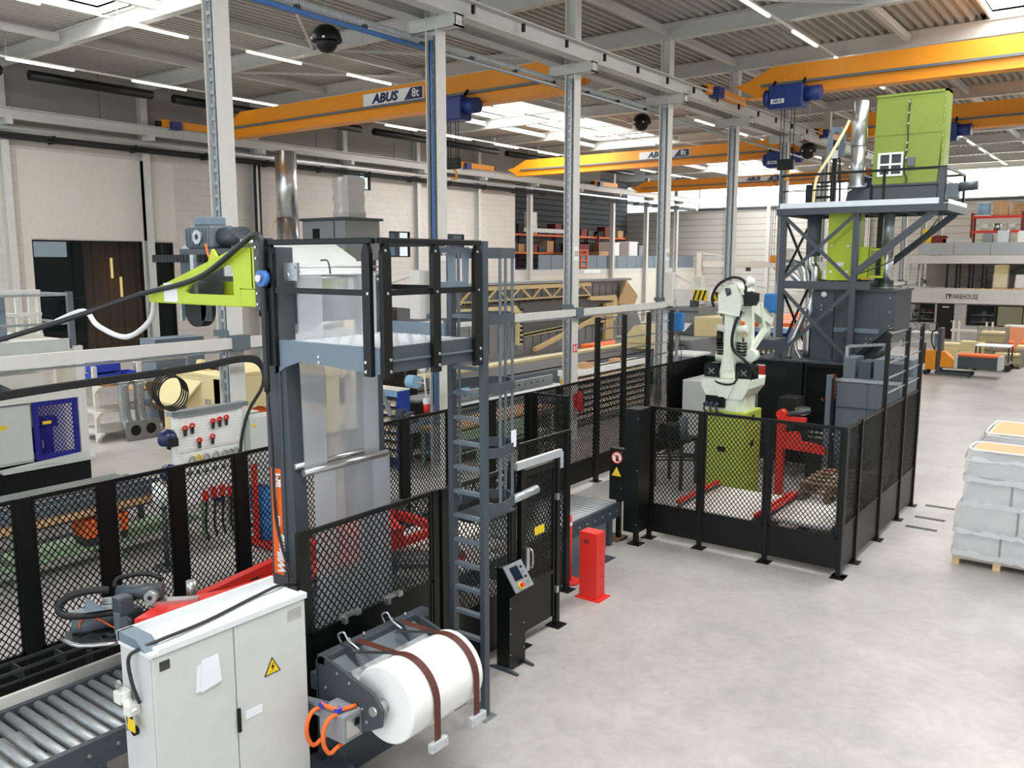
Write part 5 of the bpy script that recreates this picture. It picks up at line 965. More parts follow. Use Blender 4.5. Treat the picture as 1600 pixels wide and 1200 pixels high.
for j, (a, b_) in enumerate(((14.22, 14.85), (15.75, 17.0))):
    t = T('cardboard_tray', 'flat brown cardboard tray lid on %s of wrapped load' % ('front' if j == 0 else 'back'), 'tray', (-1.5, a, 1.79))
    G().xy([(-1.98, a + .08), (-1.8, a), (-.96, a), (-.96, b_), (-1.9, b_), (-1.98, b_ - .1)], 1.786, 1.8).build('card', 'carton', t); G().tube([(-1.0, a - .03, 1.8), (-1.85, a - .03, 1.8), (-2.03, a + .08, 1.8), (-2.03, b_ - .05, 1.8), (-1.9, b_ + .03, 1.8), (-1.0, b_ + .03, 1.8)], .014, 6).build('white_rim', 'white', t)
t = T('stretch_wrap', 'clear stretch film wound around the grey boxes on pallet', 'film', (-1.5, 15.6, .1))
nz = 26; g = G(); rows = []
for r in range(nz + 1):
    z = .1 + 1.69 * r / nz; o_ = 0 if z < .97 else .085; row = []
    for (xa, ya), (xb, yb), n_ in (((-.95, 14.15), (-2.16, 14.15), 12), ((-2.16, 14.15), (-2.16, 17.15), 22), ((-2.16, 17.15), (-.95, 17.15), 6)):
        for q in range(n_):
            f = q / n_; wv = .012 * math.sin(z * 15.3 + f * 2) ** 3 + .014 * random.random()
            x = xa + (xb - xa) * f; y = ya + (yb - ya) * f
            row.append((x + (o_ if x < -2.1 else 0) + (wv if xa == xb else 0), y + (o_ * .5 if y < 14.2 else 0) + (wv if ya == yb else 0), z))
    rows.append(row)
m_ = len(rows[0]); g.add([p for r in rows for p in r], [(r * m_ + c, r * m_ + c + 1, (r + 1) * m_ + c + 1, (r + 1) * m_ + c) for r in range(nz) for c in range(m_ - 1)], True); g.build('film', 'stretch', t)
for zb, hb in ((.14, .1), (.5, .07), (.92, .08), (1.3, .09), (1.62, .06)):
    o_ = -.006 if zb + hb < .97 else .078; g = G(); pts = [(-.95, 14.14 + max(o_, 0) * .5)] + [(-.95 - 1.215 * q / 14 + (o_ if q > 12 else 0), 14.135 + max(o_, 0) * .5 - .006 * random.random()) for q in range(1, 15)] + [(-2.17 + o_ - .006 * random.random(), 14.15 + 3 * q / 24) for q in range(1, 25)]
    n_ = len(pts); zz = [(zb + .03 * random.random(), zb + hb + .05 * random.random() - .02) for p in pts]
    g.add([(p[0], p[1], z[0]) for p, z in zip(pts, zz)] + [(p[0], p[1], z[1]) for p, z in zip(pts, zz)], [(i, i + 1, n_ + i + 1, n_ + i) for i in range(n_ - 1)], True); g.build('film_band', 'film_bright', t)
for i, y in enumerate((15.0, 15.7, 16.4, 17.3)):
    tag(G().box(-2.3 - .85, y, 0, -2.3 - .35, y + .12, .004).build('floor_plate', 'dark_metal', loc=(-2.9, y, 0)), 'thin grey floor plate, %s beside the cell fence feet' % ('nearest', 'second', 'third', 'farthest')[i], 'plate') if i in (1, 2, 3) else None
# ================================================================= LEFT HALL, BACKGROUND MACHINES
def legs(t, xs, ys, z, s, m):
    for x in xs:
        for y in ys: G().box(x - s, y - s, 0, x + s, y + s, z).build('leg', m, t)
# CNC machine
t = T('machining_centre', 'pale machine with blue mesh door and black base at far left', 'machine', (-18.3, 6.2, 0))
G().box(-19.6, 2.6, 0, -16.7, 8.36, .7).build('base', 'black', t, .01); G().prism([(-16.8, 6.7, .72), (-16.62, 6.7, .7), (-16.62, 8.44, .7), (-16.8, 8.44, .82)], (0, 0, .04)).build('apron', 'cabinet_grey', t)
G().box(-19.6, 2.6, .75, -17.3, 8.2, 1.95).build('body', 'offwhite', t, .01); G().box(-17.3, 2.6, .8, -16.85, 7.36, 1.92).build('cabinet', 'cabinet_grey', t, .008)
G().box(-16.85, 6.62, .85, -16.82, 7.34, 1.9).build('cabinet_door', 'cabinet_grey', t, .004); G().box(-16.82, 6.66, 1.05, -16.8, 6.69, 1.3).build('door_handle', 'black', t); G().box(-16.82, 6.7, 1.5, -16.815, 6.9, 1.58).build('label', 'yellow', t)
d = G().yz(rect(7.38, 8.22, .82, 1.95), -16.84, -16.8, [rect(7.47, 8.13, .92, 1.85)]).build('mesh_door', 'cnc_blue', t)
infill(G(), (-16.82, 7.47, .92), (0, 1, 0), .66, .93, .075, .09, .014).build('mesh_infill', 'cnc_blue', d)
G().box(-16.79, 7.5, 1.05, -16.78, 7.52, 1.2).build('pull', 'steel', d); G().box(-16.8, 7.54, 1.5, -16.795, 7.7, 1.56).build('label', 'yellow', d); G().box(-17.25, 7.5, .9, -16.95, 7.8, 1.4).box(-17.2, 7.65, 1.4, -16.95, 7.9, 1.6).build('drive', 'cnc_blue', t, .02)
G().box(-16.9, 8.24, .75, -16.78, 8.4, 2.95).build('corner_post', 'offwhite', t); G().box(-17.1, 2.6, 1.95, -16.78, 8.24, 2.1).build('top_beam', 'offwhite', t); G().box(-19.6, 7.9, 2.0, -16.9, 8.1, 2.1).build('top_beam', 'offwhite', t)
G().prism([(-19.4, 4, 2.08), (-17.3, 4, 2.08), (-17.6, 4, 2.55), (-19.4, 4, 2.75)], (0, 2.8, 0)).build('hood', 'machine_grey', t, .02); G().box(-19, 5.5, 2.08, -17.6, 8, 2.4).build('cover', 'offwhite', t, .03)
G().tube([(-17.2, 5, 2.08), (-17.2, 6.5, 2.5), (-17.2, 6.9, 2.3), (-17.1, 7.2, 2.1)], .06, 8).build('handrail', 'dark_grey', t)
G().box(-20, 3, 2.95, -16.9, 8.2, 3.08).build('gallery_floor', 'offwhite', t); G().box(-16.95, 3, 2.85, -16.88, 8.2, 3.1).build('gallery_edge', 'cabinet_grey', t)
for y in (8.22,): G().box(-16.96, y, 2.9, -16.86, y + .1, 4.0).build('gallery_post', 'mid_grey', t)
for z in (3.95, 3.4): G().bar((-16.9, 3, z), (-16.9, 8.25, z), .05).build('gallery_rail', 'galvanized', t); G().bar((-20, 8.25, z), (-16.9, 8.25, z), .05).build('gallery_rail', 'galvanized', t)
for y in (6.9, 7.2): G().box(-17.6, y, 3.08, -17.5, y + .14, 3.95).build('tank_strut', 'blue_grey', t)
t = T('gallery_rack', 'white steel lattice rack standing on gallery of the far-left machine', 'rack', (-18, 8.3, 3.08))
for y in (7.45, 7.75, 8.0, 8.16): G().box(-18.0, y - .03, 3.08, -17.93, y + .03, 4.0).build('upright', 'offwhite', t)
for z in (3.08, 3.5, 3.95): G().box(-18.02, 7.4, z, -17.92, 8.2, z + .07).build('rail', 'offwhite', t)
t = T('gantry_frame', 'white steel frame with lattice brackets behind the far-left machine', 'frame', (-20.5, 8.5, 0))
for x, y in ((-20.4, 7.8), (-20.4, 9.6), (-19.9, 9.6)): G().box(x - .08, y - .08, 0, x + .08, y + .08, 2.6).build('leg', 'offwhite', t)
G().box(-20.5, 7.7, 2.4, -19.8, 9.7, 2.6).build('top', 'offwhite', t); G().bar((-20.4, 7.8, .8), (-20.4, 9.6, .8), .12).bar((-20.4, 7.8, 1.6), (-20.4, 9.6, 1.6), .12).build('girt', 'cream', t)
# storage rack with ducts and blue crates
t = T('stillage_rack', 'white upright stillage rack holding parts beside steel duct pair', 'rack', (-21.3, 11.4, 0))
for y in (10.9, 12.1):
    for x in (-21.3, -22.3): G().box(x - .05, y - .05, 0, x + .05, y + .05, 1.95).build('upright', 'offwhite', t)
    for z in (.25, .8, 1.45): G().prism([(-21.25, y - .05, z), (-21.0, y - .05, z), (-21.25, y - .05, z - .18)], (0, .1, 0)).build('bracket', 'offwhite', t)
for z in (.2, .72, 1.4): G().box(-22.3, 10.9, z, -21.3, 12.1, z + .07).build('shelf', 'offwhite' if z < 1 else 'wood', t)
t = T('duct_pair', 'two bent galvanized ducts ending in one square flange on floor', 'duct', (-20.9, 11.8, 0))
for dy in (0, .42): G().tube([(-21.15, 11.55 + dy, 1.5), (-21.15, 11.55 + dy, .75), (-21.1, 11.57 + dy, .45), (-20.98, 11.6 + dy, .3), (-20.8, 11.62 + dy, .27)], .14, 16, 5).build('duct_bend', 'galvanized', t); G().cyl((-21.15, 11.55 + dy, 1.46), (-21.15, 11.55 + dy, 1.52), .16, 16).build('flange', 'galvanized', t)
f = G().box(-20.8, 11.36, .01, -20.77, 12.3, .5).build('flange_plate', 'machine_grey', t)
for dy in (.2, .62): G().cyl((-20.77, 11.42 + dy, .26), (-20.764, 11.42 + dy, .26), .14, 18).build('opening', 'black', f)
for i, (y, z, x) in enumerate(((10.95, 1.47, -21.6), (11.35, 1.47, -21.7), (11.75, 1.47, -21.6), (11.0, 1.75, -21.65), (11.35, 1.75, -21.7))):
    t = T('blue_crate', 'blue plastic crate on top of the stillage rack, ' + ('left of lower row', 'middle of lower row', 'right of lower row', 'left of upper row', 'right of upper row')[i], 'crate', (x, y + .17, z), 'blue crates on the stillage rack')
    G().box(x - .25, y, z, x + .25, y + .34, z + .02).box(x - .25, y, z, x - .23, y + .34, z + .25).box(x + .23, y, z, x + .25, y + .34, z + .25).box(x - .23, y, z, x + .23, y + .02, z + .25).box(x - .23, y + .32, z, x + .23, y + .34, z + .25).build('tub', 'blue_box', t); G().box(x - .26, y - .01, z + .22, x + .26, y, z + .25).build('rim', 'blue_box', t)
t = T('platform_trolley', 'grey trolley with raised tube handle behind the stillage rack', 'trolley', (-23, 13.2, 0))
G().box(-23.4, 12.6, .5, -22.4, 14.2, .58).build('deck', 'galvanized', t); G().box(-23.4, 12.6, 1.0, -22.4, 14.2, 1.05).build('deck', 'wood', t)
for x in (-23.3, -22.5):
    for y in (12.75, 14.05): c = G().cyl((x - .04, y, .13), (x + .04, y, .13), .13, 14).build('wheel', 'rubber', t); G().box(x - .05, y - .04, .13, x + .05, y + .04, .5).build('fork', 'dark_metal', c)
G().tube([(-22.4, 12.6, .58), (-22.4, 12.6, 1.7), (-22.4, 12.7, 1.8), (-22.4, 14.1, 1.8), (-22.4, 14.2, 1.7), (-22.4, 14.2, .58)], .03, 6).build('handle', 'galvanized', t)
t = T('scrap_bin', 'dark sloped scrap hopper on castors behind the stillage rack', 'bin', (-21.4, 13.6, 0))
G().yz([(12.9, .5), (14.4, .5), (14.9, 1.35), (12.6, 1.35)], -22, -20.9).build('tub', 'brown_dirt', t, .01); legs(t, (-21.9, -21), (13.1, 14.2), .5, .04, 'dark_metal')
tag(G().box(-23.8, 13.6, 0, -23.0, 15.2, 2.3).box(-23.82, 13.6, 2.3, -22.98, 15.2, 2.34).build('tall_cabinet', 'blue_grey', bevel=.01, loc=(-23.4, 14.4, 0)), 'tall blue-grey cabinet below showroom glass behind trolley', 'cabinet')
# cream machines
def cream_body(label, x0, x1, y0, y1, h, extra):
    t = T('cream_machine', label, 'machine', ((x0 + x1) / 2, (y0 + y1) / 2, 0))
    w_ = x1 - x0
    G().xz([(x0, 0), (x0 + w_ * .12, 0), (x0 + w_ * .12, .2), (x0 + w_ * .14, h * .62), (x0 + w_ * .42, h * .62), (x0 + w_ * .42, 0), (x1, 0), (x1, h), (x0, h)], y0, y0 + .2).build('front_panel', 'cream', t, .01)
    G().prism([(x0 + .1, y0, h * .95), (x1 - w_ * .3, y0, h * .95), (x1 - w_ * .45, y0 - .35, h * .66), (x0 + .1, y0 - .35, h * .66)], (0, 0, -.05)).build('slope_guard', 'cream', t)
    arch = [((y0 + y1) / 2 + .55 * math.cos(a), .55 + .62 * math.sin(a)) for a in [math.pi * i / 8 for i in range(9)]]
    G().yz([(y0, 0), (y1, 0), (y1, h), (y0, h)], x1 - .2, x1, [arch + [((y0 + y1) / 2 - .55, .3), ((y0 + y1) / 2 + .55, .3)]]).build('side_panel', 'cream', t, .01)
    G().box(x0, y1 - .2, 0, x1, y1, h).box(x0, y0, 0, x0 + .2, y1, .3).build('frame', 'cream', t); G().box(x0 + .3, y0 + .3, .2, x1 - .3, y1 - .3, h - .2).build('core', 'machine_grey', t)
    G().box(x0, y0, h, x1, y1, h + .08).build('top', 'cream', t, .01); G().prism([(x0 + w_ * .4, y0 + .3, h + .08), (x0 + w_ * .55, y0 + .3, h + .08), (x0 + w_ * .52, y0 + .3, h + .34), (x0 + w_ * .44, y0 + .3, h + .34)], (0, .1, 0)).build('lifting_lug', 'cream', t)
    G().cyl((x1 - .25, (y0 + y1) / 2, .8), (x1 - .14, (y0 + y1) / 2, .8), .5, 22).build('guard_disc', 'orange', t); G().box(x1, y0 + .25, 1.2, x1 + .01, y0 + .45, 1.35).build('plate', 'steel', t); G().box(x0 + w_ * .75, y0 - .01, 1.3, x0 + w_ * .85, y0, 1.42).build('plate', 'steel', t)
    G().tube([(x1 + .01, y0 + .12, .9), (x1 + .01, y0 + .2, 1.1), (x1 + .01, y0 + .1, 1.25), (x1 + .01, y0 + .2, 1.5), (x1 + .01, y0 + .14, 1.7)], .02, 5).build('paint_mark', 'orange', t)
    if extra:
        for i in range(3): G().cyl((x0 + .8 + .3 * i, y0 + .6, h + .16), (x0 + 1.0 + .3 * i, y0 + .7, h + .16), .08, 10).build('coupling', 'dark_metal', t)
    return t
cream_body('cream machine body with orange disc in its arch behind the tool board', -19.2, -16.9, 11.5, 13.6, 1.92, True)
t = T('cream_machine', 'cream machine frame with pipes and shelves left of the film tower', 'machine', (-17.5, 15.5, 0))
for x in (-18.4, -16.6):
    for y in (14.6, 16.8): G().box(x - .12, y - .12, 0, x + .12, y + .12, 1.7).build('leg', 'cream', t)
G().box(-18.6, 14.4, 1.7, -16.4, 17, 1.9).build('top', 'cream', t, .01); G().box(-18.4, 14.6, .75, -16.6, 16.8, .9).build('shelf', 'cream', t); G().box(-18.3, 14.7, .9, -17, 16.7, 1.3).build('drive', 'dark_metal', t, .02)
G().tube([(-17.6, 15, 1.9), (-17.6, 15, 2.6), (-17.5, 15.2, 2.9), (-17.2, 15.4, 3.0)], .12, 12).build('pipe', 'galvanized', t); G().box(-17.0, 15.4, 1.9, -16.6, 16.4, 3.2).build('panel', 'cream', t); G().box(-18.0, 15.6, 1.9, -17.2, 16.2, 2.0).build('bracket', 'black', t)
for z in (2.3, 2.7): G().bar((-18.2, 14.6, z), (-16.6, 14.6, z), .04).build('rail', 'galvanized', t)
t = T('cream_machine', 'long cream press bed with round openings behind the ladder cage', 'machine', (-17.5, 25.5, 0))
G().box(-18.4, 20, .0, -17.2, 31.5, .9).build('bed', 'cream', t, .02)
for i in range(9): G().cyl((-17.2, 20.8 + 1.15 * i, .55), (-17.18, 20.8 + 1.15 * i, .55), .22, 14).build('opening', 'cream_dark', t); G().box(-17.2, 21.3 + 1.15 * i, .35, -17.17, 21.55 + 1.15 * i, .65).build('cover', 'black', t)
# grey folding hall with truss
t = T('panel_machine', 'long grey panelled machine with cream truss and striped edges behind columns', 'machine', (-25, 36, 0))
G().yz([(27, 0), (46.2, 0), (43.6, 3.55), (27, 3.55)], -26.4, -24.4).build('housing', 'machine_grey', t, .01)
for i in range(24): G().box(-24.4, 27.4 + .7 * i, .3, -24.37, 27.43 + .7 * i, 3.3).build('panel_joint', 'mid_grey', t)
G().box(-24.6, 27, 3.5, -23.9, 43.4, 3.62).build('roof_edge', 'galvanized', t)
G().box(-24.38, 33.2, 1.05, -24.33, 41.2, 2.6).build('dark_opening', 'opening_grey', t)
G().bar((-24.2, 28.6, 3.35), (-24.2, 39.4, 3.35), .16, .2).bar((-24.2, 28.6, 2.75), (-24.2, 39.4, 2.75), .12, .14).build('truss_chord', 'cream', t)
for i in range(6): a = 28.6 + 1.8 * i; G().bar((-24.2, a, 2.75), (-24.2, a + .9, 3.35), .09).build('truss_web', 'cream', t); G().bar((-24.2, a + .9, 3.35), (-24.2, a + 1.8, 2.75), .09).build('truss_web', 'cream', t)
G().yz([(27.5, 2.5), (32.6, 2.5), (33.1, 2.2), (33.1, .6), (32.8, .6), (32.8, 2.15), (27.5, 2.25)], -24.3, -24.1).build('frame_left', 'cream', t); G().yz([(39.3, 2.7), (42, 2.7), (42.2, 2.5), (42.2, 1.5), (41.9, 1.3), (33.1, .95), (33.1, 1.1), (41.6, 1.5), (41.8, 2.4), (39.3, 2.5)], -24.3, -24.1).build('frame_right', 'cream', t)
G().prism([(-24.1, 42.8, 3.5), (-24.1, 44.2, 2.6), (-24.1, 43.4, 1.6), (-24.1, 42.2, 2.2)], (.2, 0, 0)).build('end_plate', 'cream_dark', t); G().box(-24.2, 40.8, .2, -24.0, 41.6, 2.3).build('post', 'cream_dark', t); G().bar((-24, 34, .3), (-24, 41.4, 1.9), .2).build('stringer', 'cream_dark', t)
g = G()
for i in range(48): g.box(-24.12, 28.7 + .22 * i, 2.66, -24.05, 28.8 + .22 * i, 2.74)
for i in range(36): g.box(-24.08, 33.2 + .23 * i, 1.0 + .012 * i, -24.0, 33.3 + .23 * i, 1.1 + .012 * i)
for i in range(8): g.box(-24.08, 32.9, .7 + .22 * i, -24.0, 33.1, .8 + .22 * i)
g.build('hazard_stripe', 'black', t, kind='stuff')
# long roller table
t = T('roller_table', 'long dark steel table with perforated edge behind the far fence', 'table', (-15.2, 21, 0))
G().box(-16.4, 15.5, .9, -14.6, 31, 1.3).build('bed', 'dark_metal', t, .01); G().box(-14.6, 15.5, .55, -14.55, 31, 1.28).build('side_plate', 'mid_grey', t); G().box(-16.5, 15.5, 1.3, -16.1, 31, 1.42).build('fence_strip', 'cream', t); G().box(-16.1, 15.5, 1.3, -14.7, 31, 1.34).build('roller_bed', 'rubber', t)
g = G()
for i in range(10): G().box(-16.2, 16 + 1.6 * i, 0, -14.8, 16.15 + 1.6 * i, .9).build('leg', 'dark_grey', t)
t = T('profile_rack', 'galvanized profile table with punched edge before the dark table', 'table', (-13.7, 17, 0))
G().box(-14.2, 13.9, .95, -13.3, 21, 1.0).build('top', 'galvanized', t); G().box(-14.2, 13.9, 1.0, -14.15, 21, 1.25).build('punched_edge', 'galvanized', t); G().box(-13.32, 13.9, .7, -13.28, 21, .97).build('apron', 'machine_grey', t); G().cyl((-13.25, 15.5, 1.02), (-13.25, 21, 1.02), .06, 10).build('round_bar', 'steel', t)
each('hole', [G().cyl((-14.148, 14.2 + .3 * i, 1.12), (-14.144, 14.2 + .3 * i, 1.12), .03, 8) for i in range(22)], 'black', t)
for y in (14.1, 16.4, 18.7, 20.8): G().box(-14.1, y - .05, 0, -13.4, y + .05, .95).build('trestle', 'dark_grey', t)
t = T('machine_block', 'black machine block standing on the profile table end', 'machine', (-13.7, 14.9, 1.0))
G().box(-14.1, 14.3, 1.0, -13.4, 15.4, 1.35).build('case', 'black', t, .02); G().box(-14.05, 14.35, 1.35, -13.45, 15.2, 1.4).build('lid', 'machine_grey', t); G().box(-13.4, 14.5, 1.1, -13.38, 15.0, 1.3).build('panel', 'dark_red', t)
def bench(label, x0, x1, y0, y1, h, n, drawers, name='workbench'):
    t = T(name, label, 'workbench', ((x0 + x1) / 2, (y0 + y1) / 2, 0))
    G().box(x0, y0, h - .06, x1, y1, h).build('worktop', 'wood', t, .004)
    for i in range(n):
        y = y0 + .1 + (y1 - y0 - .2) * i / (n - 1)
        for x in (x0 + .06, x1 - .06): G().box(x - .03, y - .03, 0, x + .03, y + .03, h - .06).build('leg', 'bench_green', t)
        G().box(x0 + .06, y - .02, h - .14, x1 - .06, y + .02, h - .06).build('cross_rail', 'bench_green', t)
    for i in range(n - 1):
        ya = y0 + .1 + (y1 - y0 - .2) * i / (n - 1); yb = y0 + .1 + (y1 - y0 - .2) * (i + 1) / (n - 1)
        G().box(x0 + .04, ya + .04, .3, x1 - .04, yb - .04, .33).build('lower_shelf', 'bench_green', t)
        if i in drawers: d = G().box(x1 - .5, ya + .05, .4, x1 - .02, yb - .05, h - .1).build('drawer_unit', 'bench_green', t); G().box(x1 - .02, ya + .15, .55, x1 - .01, yb - .15, .57).build('pull', 'steel', d)
    return t
bench('long green-legged workbench with brown top behind the left fence', -13.3, -12.45, .5, 8.2, .88, 6, ())
bench('green workbench with brown top seen right of the ladder cage', -12.95, -12.1, 13.85, 18.1, .92, 5, (0, 2))
for i, (y, z) in enumerate(((6.28, .6), (6.62, .6))):
    t = T('orange_bin', 'orange plastic bin under the long workbench top, ' + ('left', 'right')[i] + ' one', 'bin', (-12.6, y, z - .29), 'orange bins under the workbench')
    G().box(-12.95, y - .16, z - .14 + .0, -12.5, y + .16, z + .14).build('tub', 'orange', t, .015); G().box(-12.5, y - .15, z + .08, -12.46, y + .15, z + .14).build('lip', 'orange', t); G().box(-12.93, y - .14, .33, -12.52, y + .14, z - .14).build('riser', 'dark_metal', t)
t = T('steel_profiles', 'bundle of dark steel profiles lying along the long workbench', 'profiles', (-13.1, 4, .88))
for i in range(6): G().box(-13.25 + .1 * i, .8 + .1 * (i % 3), .88, -13.18 + .1 * i, 7.6 - .3 * (i % 2), .94 + .05 * (i % 3)).build('profile', ['galvanized', 'dark_metal', 'mid_grey'][i % 3], t)
t = T('tube_stand', 'long galvanized tube stand on floor behind the workbench', 'stand', (-14.3, 4.5, 0))
for z in (.35, .7): G().box(-14.7, 1, z, -13.9, 8, z + .06).build('shelf', 'dark_grey', t)
legs(t, (-14.65, -13.95), (1.2, 4.5, 7.8), .7, .04, 'dark_grey')
for i in range(5): G().cyl((-14.55 + .13 * i, 1.2, .81), (-14.55 + .13 * i, 7.7, .81), .05, 8).build('tube', 'galvanized', t)
# tool board and things on it
t = T('tool_board', 'white perforated tool board with hung red clamps near first column', 'board', (-11.55, 7.7, 0))
G().box(-11.6, 7.1, .9, -11.56, 8.2, 2.3).build('panel', 'white', t, .003); G().box(-11.62, 7.05, 0, -11.54, 7.12, 2.36).box(-11.62, 8.18, 0, -11.54, 8.25, 2.36).build('upright', 'white', t); G().box(-11.66, 7.0, 2.3, -11.5, 8.35, 2.37).build('top_rail', 'galvanized', t); each('divider', [G().box(-11.556, 7.12, z, -11.55, 8.18, z + .06) for z in (1.72, 1.1)], 'offwhite', t)
g = G()
for i in range(26):
    for j in range(30): g.box(-11.56, 7.15 + .04 * i, .95 + .045 * j, -11.5595, 7.158 + .04 * i, .958 + .045 * j)
g.build('perforation', 'dark_grey', t, kind='stuff')
ord_ = ORD or ['first', 'second', 'third', 'fourth', 'fifth', 'sixth', 'seventh', 'eighth', 'ninth', 'tenth', 'eleventh', 'twelfth', 'thirteenth', 'fourteenth', 'fifteenth']
for i, (y, z) in enumerate(((7.22, 2.08), (7.34, 2.1), (7.7, 2.12), (7.82, 2.13), (7.94, 2.14), (7.45, 1.86), (7.68, 1.88))):
    c = T('red_shackle', 'red lifting clamp hung on the tool board, %s from left of %s row' % (ord_[i if i < 5 else i - 5], 'top' if i < 5 else 'second'), 'clamp', (-11.53, y, z), 'red clamps on the tool board')
    G().ring((-11.53, y, z + .02), (-11.51, y, z + .02), .045, .025, 12).build('bow', 'red', c); G().box(-11.54, y - .02, z - .1, -11.51, y + .02, z).build('jaw', 'dark_metal', c); G().box(-11.56, y - .006, z + .03, -11.5, y + .006, z + .045).build('peg', 'steel', c)
for i, y in enumerate((7.3, 7.42, 7.55, 7.72, 7.88, 7.98, 8.08)):
    c = T('steel_shackle', 'shiny steel shackle on middle row of the tool board, %s from left' % ord_[i], 'shackle', (-11.53, y, 1.6), 'steel shackles on the tool board')
    G().tube([(-11.52, y - .04, 1.53), (-11.52, y - .05, 1.6), (-11.52, y, 1.66), (-11.52, y + .05, 1.6), (-11.52, y + .04, 1.53)], .014, 6).build('bow', 'yellow' if i == 1 else 'steel', c); G().cyl((-11.52, y - .06, 1.53), (-11.52, y + .06, 1.53), .012, 6).build('pin', 'steel', c); G().box(-11.56, y - .005, 1.65, -11.5, y + .005, 1.66).build('peg', 'steel', c)
for i, y in enumerate((7.25, 7.4, 7.55, 7.7, 7.85, 8.0)):
    c = T('eye_bolt', 'small dark eye bolt on lower row of the tool board, %s from left' % ord_[i], 'bolt', (-11.53, y, 1.38), 'eye bolts on the tool board')
    G().ring((-11.53, y, 1.4), (-11.51, y, 1.4), .03, .015, 10).build('eye', 'dark_metal', c); G().cyl((-11.56, y, 1.37), (-11.5, y, 1.37), .012, 6).build('shank', 'dark_metal', c)
for i, (y, zt) in enumerate(((7.5, 1.02), (7.65, 1.05), (7.8, 1.05), (7.95, 1.0))):
    c = T('lifting_chain', 'black chain sling with red hook hung low on tool board, %s from left' % ord_[i], 'chain', (-11.5, y, .35), 'chain slings on the tool board')
    G().box(-11.56, y - .03, zt - .12, -11.5, y + .05, zt + .05).build('red_hook', 'red', c, .01)
    g = G(); z = zt - .12; k = 0
    while z > .3: g.cbox(-11.52 + .03 * (z < .4), y + .01 * math.sin(z * 9), z, .02 if k % 2 else .035, .035 if k % 2 else .02, .05); z -= .045; k += 1
    g.build('links', 'rubber', c, kind='stuff')
for i, z in enumerate((1.98, 1.45)):
    c = T('face_shield', 'navy blue welding helmet hung at left edge of tool board, %s one' % ('upper', 'lower')[i], 'helmet', (-11.55, 6.95, z))
    G().sph((-11.55, 6.94, z), .14, 16, 10, -.6, 1, 1.1).build('shell', 'navy', c); G().box(-11.42, 6.84, z - .1, -11.39, 7.02, z + .02).build('visor', 'rubber', c); G().bar((-11.56, 6.98, z + .05), (-11.58, 7.1, z + .08), .025).build('peg', 'steel', c)
t = T('paper_roll', 'white paper roll on a stand at foot of the tool board', 'roll', (-11.6, 6.75, 0))
G().cyl((-11.6, 6.85, 1.0), (-11.6, 6.85, 1.32), .15, 22).build('paper', 'white', t); G().cyl((-11.6, 6.85, 1.3), (-11.6, 6.85, 1.325), .05, 12).build('core', 'carton', t); G().cyl((-11.6, 6.85, 0), (-11.6, 6.85, 1.0), .04, 10).cyl((-11.6, 6.85, 0), (-11.6, 6.85, .03), .2, 18).build('stand', 'dark_grey', t)
t = T('wall_cabinet', 'white electrical cabinet with warning triangle on the first column', 'cabinet', (-11.6, 8.6, 1.0))
G().box(-11.75, 8.5 - .5, 1.18, -11.45, 8.5, 2.14).build('body', 'cabinet_grey', t, .006) if 0 else G().box(-11.75, 8.3, 1.0, -11.42, 8.85, 2.1).build('body', 'cabinet_grey', t, .006)
G().prism([(-11.415, 8.68, 1.95), (-11.415, 8.8, 1.95), (-11.415, 8.74, 2.05)], (.003, 0, 0)).build('hazard_sign', 'yellow', t); G().box(-11.42, 8.34, 1.96, -11.415, 8.42, 2.0).build('label', 'yellow', t); G().box(-11.42, 8.36, 1.0 + .15, -11.4, 8.39, 1.35).build('handle', 'black', t)
t = T('hanging_cables', 'black cable bundle slung below the long white conduit beam', 'cable', (-11.5, 5, 3.1))
for k in range(4): G().tube([(-11.55, 1.5, 3.0 - .03 * k), (-11.55, 3.5, 2.92 - .03 * k), (-11.55, 5.5, 2.97 - .02 * k), (-11.55, 7.4, 3.02 - .02 * k), (-11.55, 8.3, 3.08 - .02 * k), (-11.5, 8.6, 3.0 - .03 * k), (-11.45, 8.6, 2.6), (-11.45, 8.3, 2.2), (-11.42, 8.1, 1.6), (-11.42, 8.12, .6), (-11.4, 8.3, .3)], .026, 7, 4).build('cable', 'rubber', t)
for k in range(4): G().tube([(-11.5 + .02 * k, 6.95 + .24 * math.cos(a) + .02 * k, 2.72 + .25 * math.sin(a) - .02 * k) for a in [math.pi * 2 * i / 14 for i in range(15)]], .014, 6, 2).build('coil', 'rubber', t)
t = T('white_hose', 'white hose looping from lime bracket end toward far-left machine', 'hose', (-12, 5.4, 3.6))
G().tube([(-8.5, 5.05, 4.18), (-8.7, 5.1, 3.95), (-9.2, 5.1, 3.75), (-9.8, 5.1, 3.85), (-10.3, 5.2, 4.0), (-11, 5.2, 3.85)], .03, 8, 5).build('hose', 'white', t)
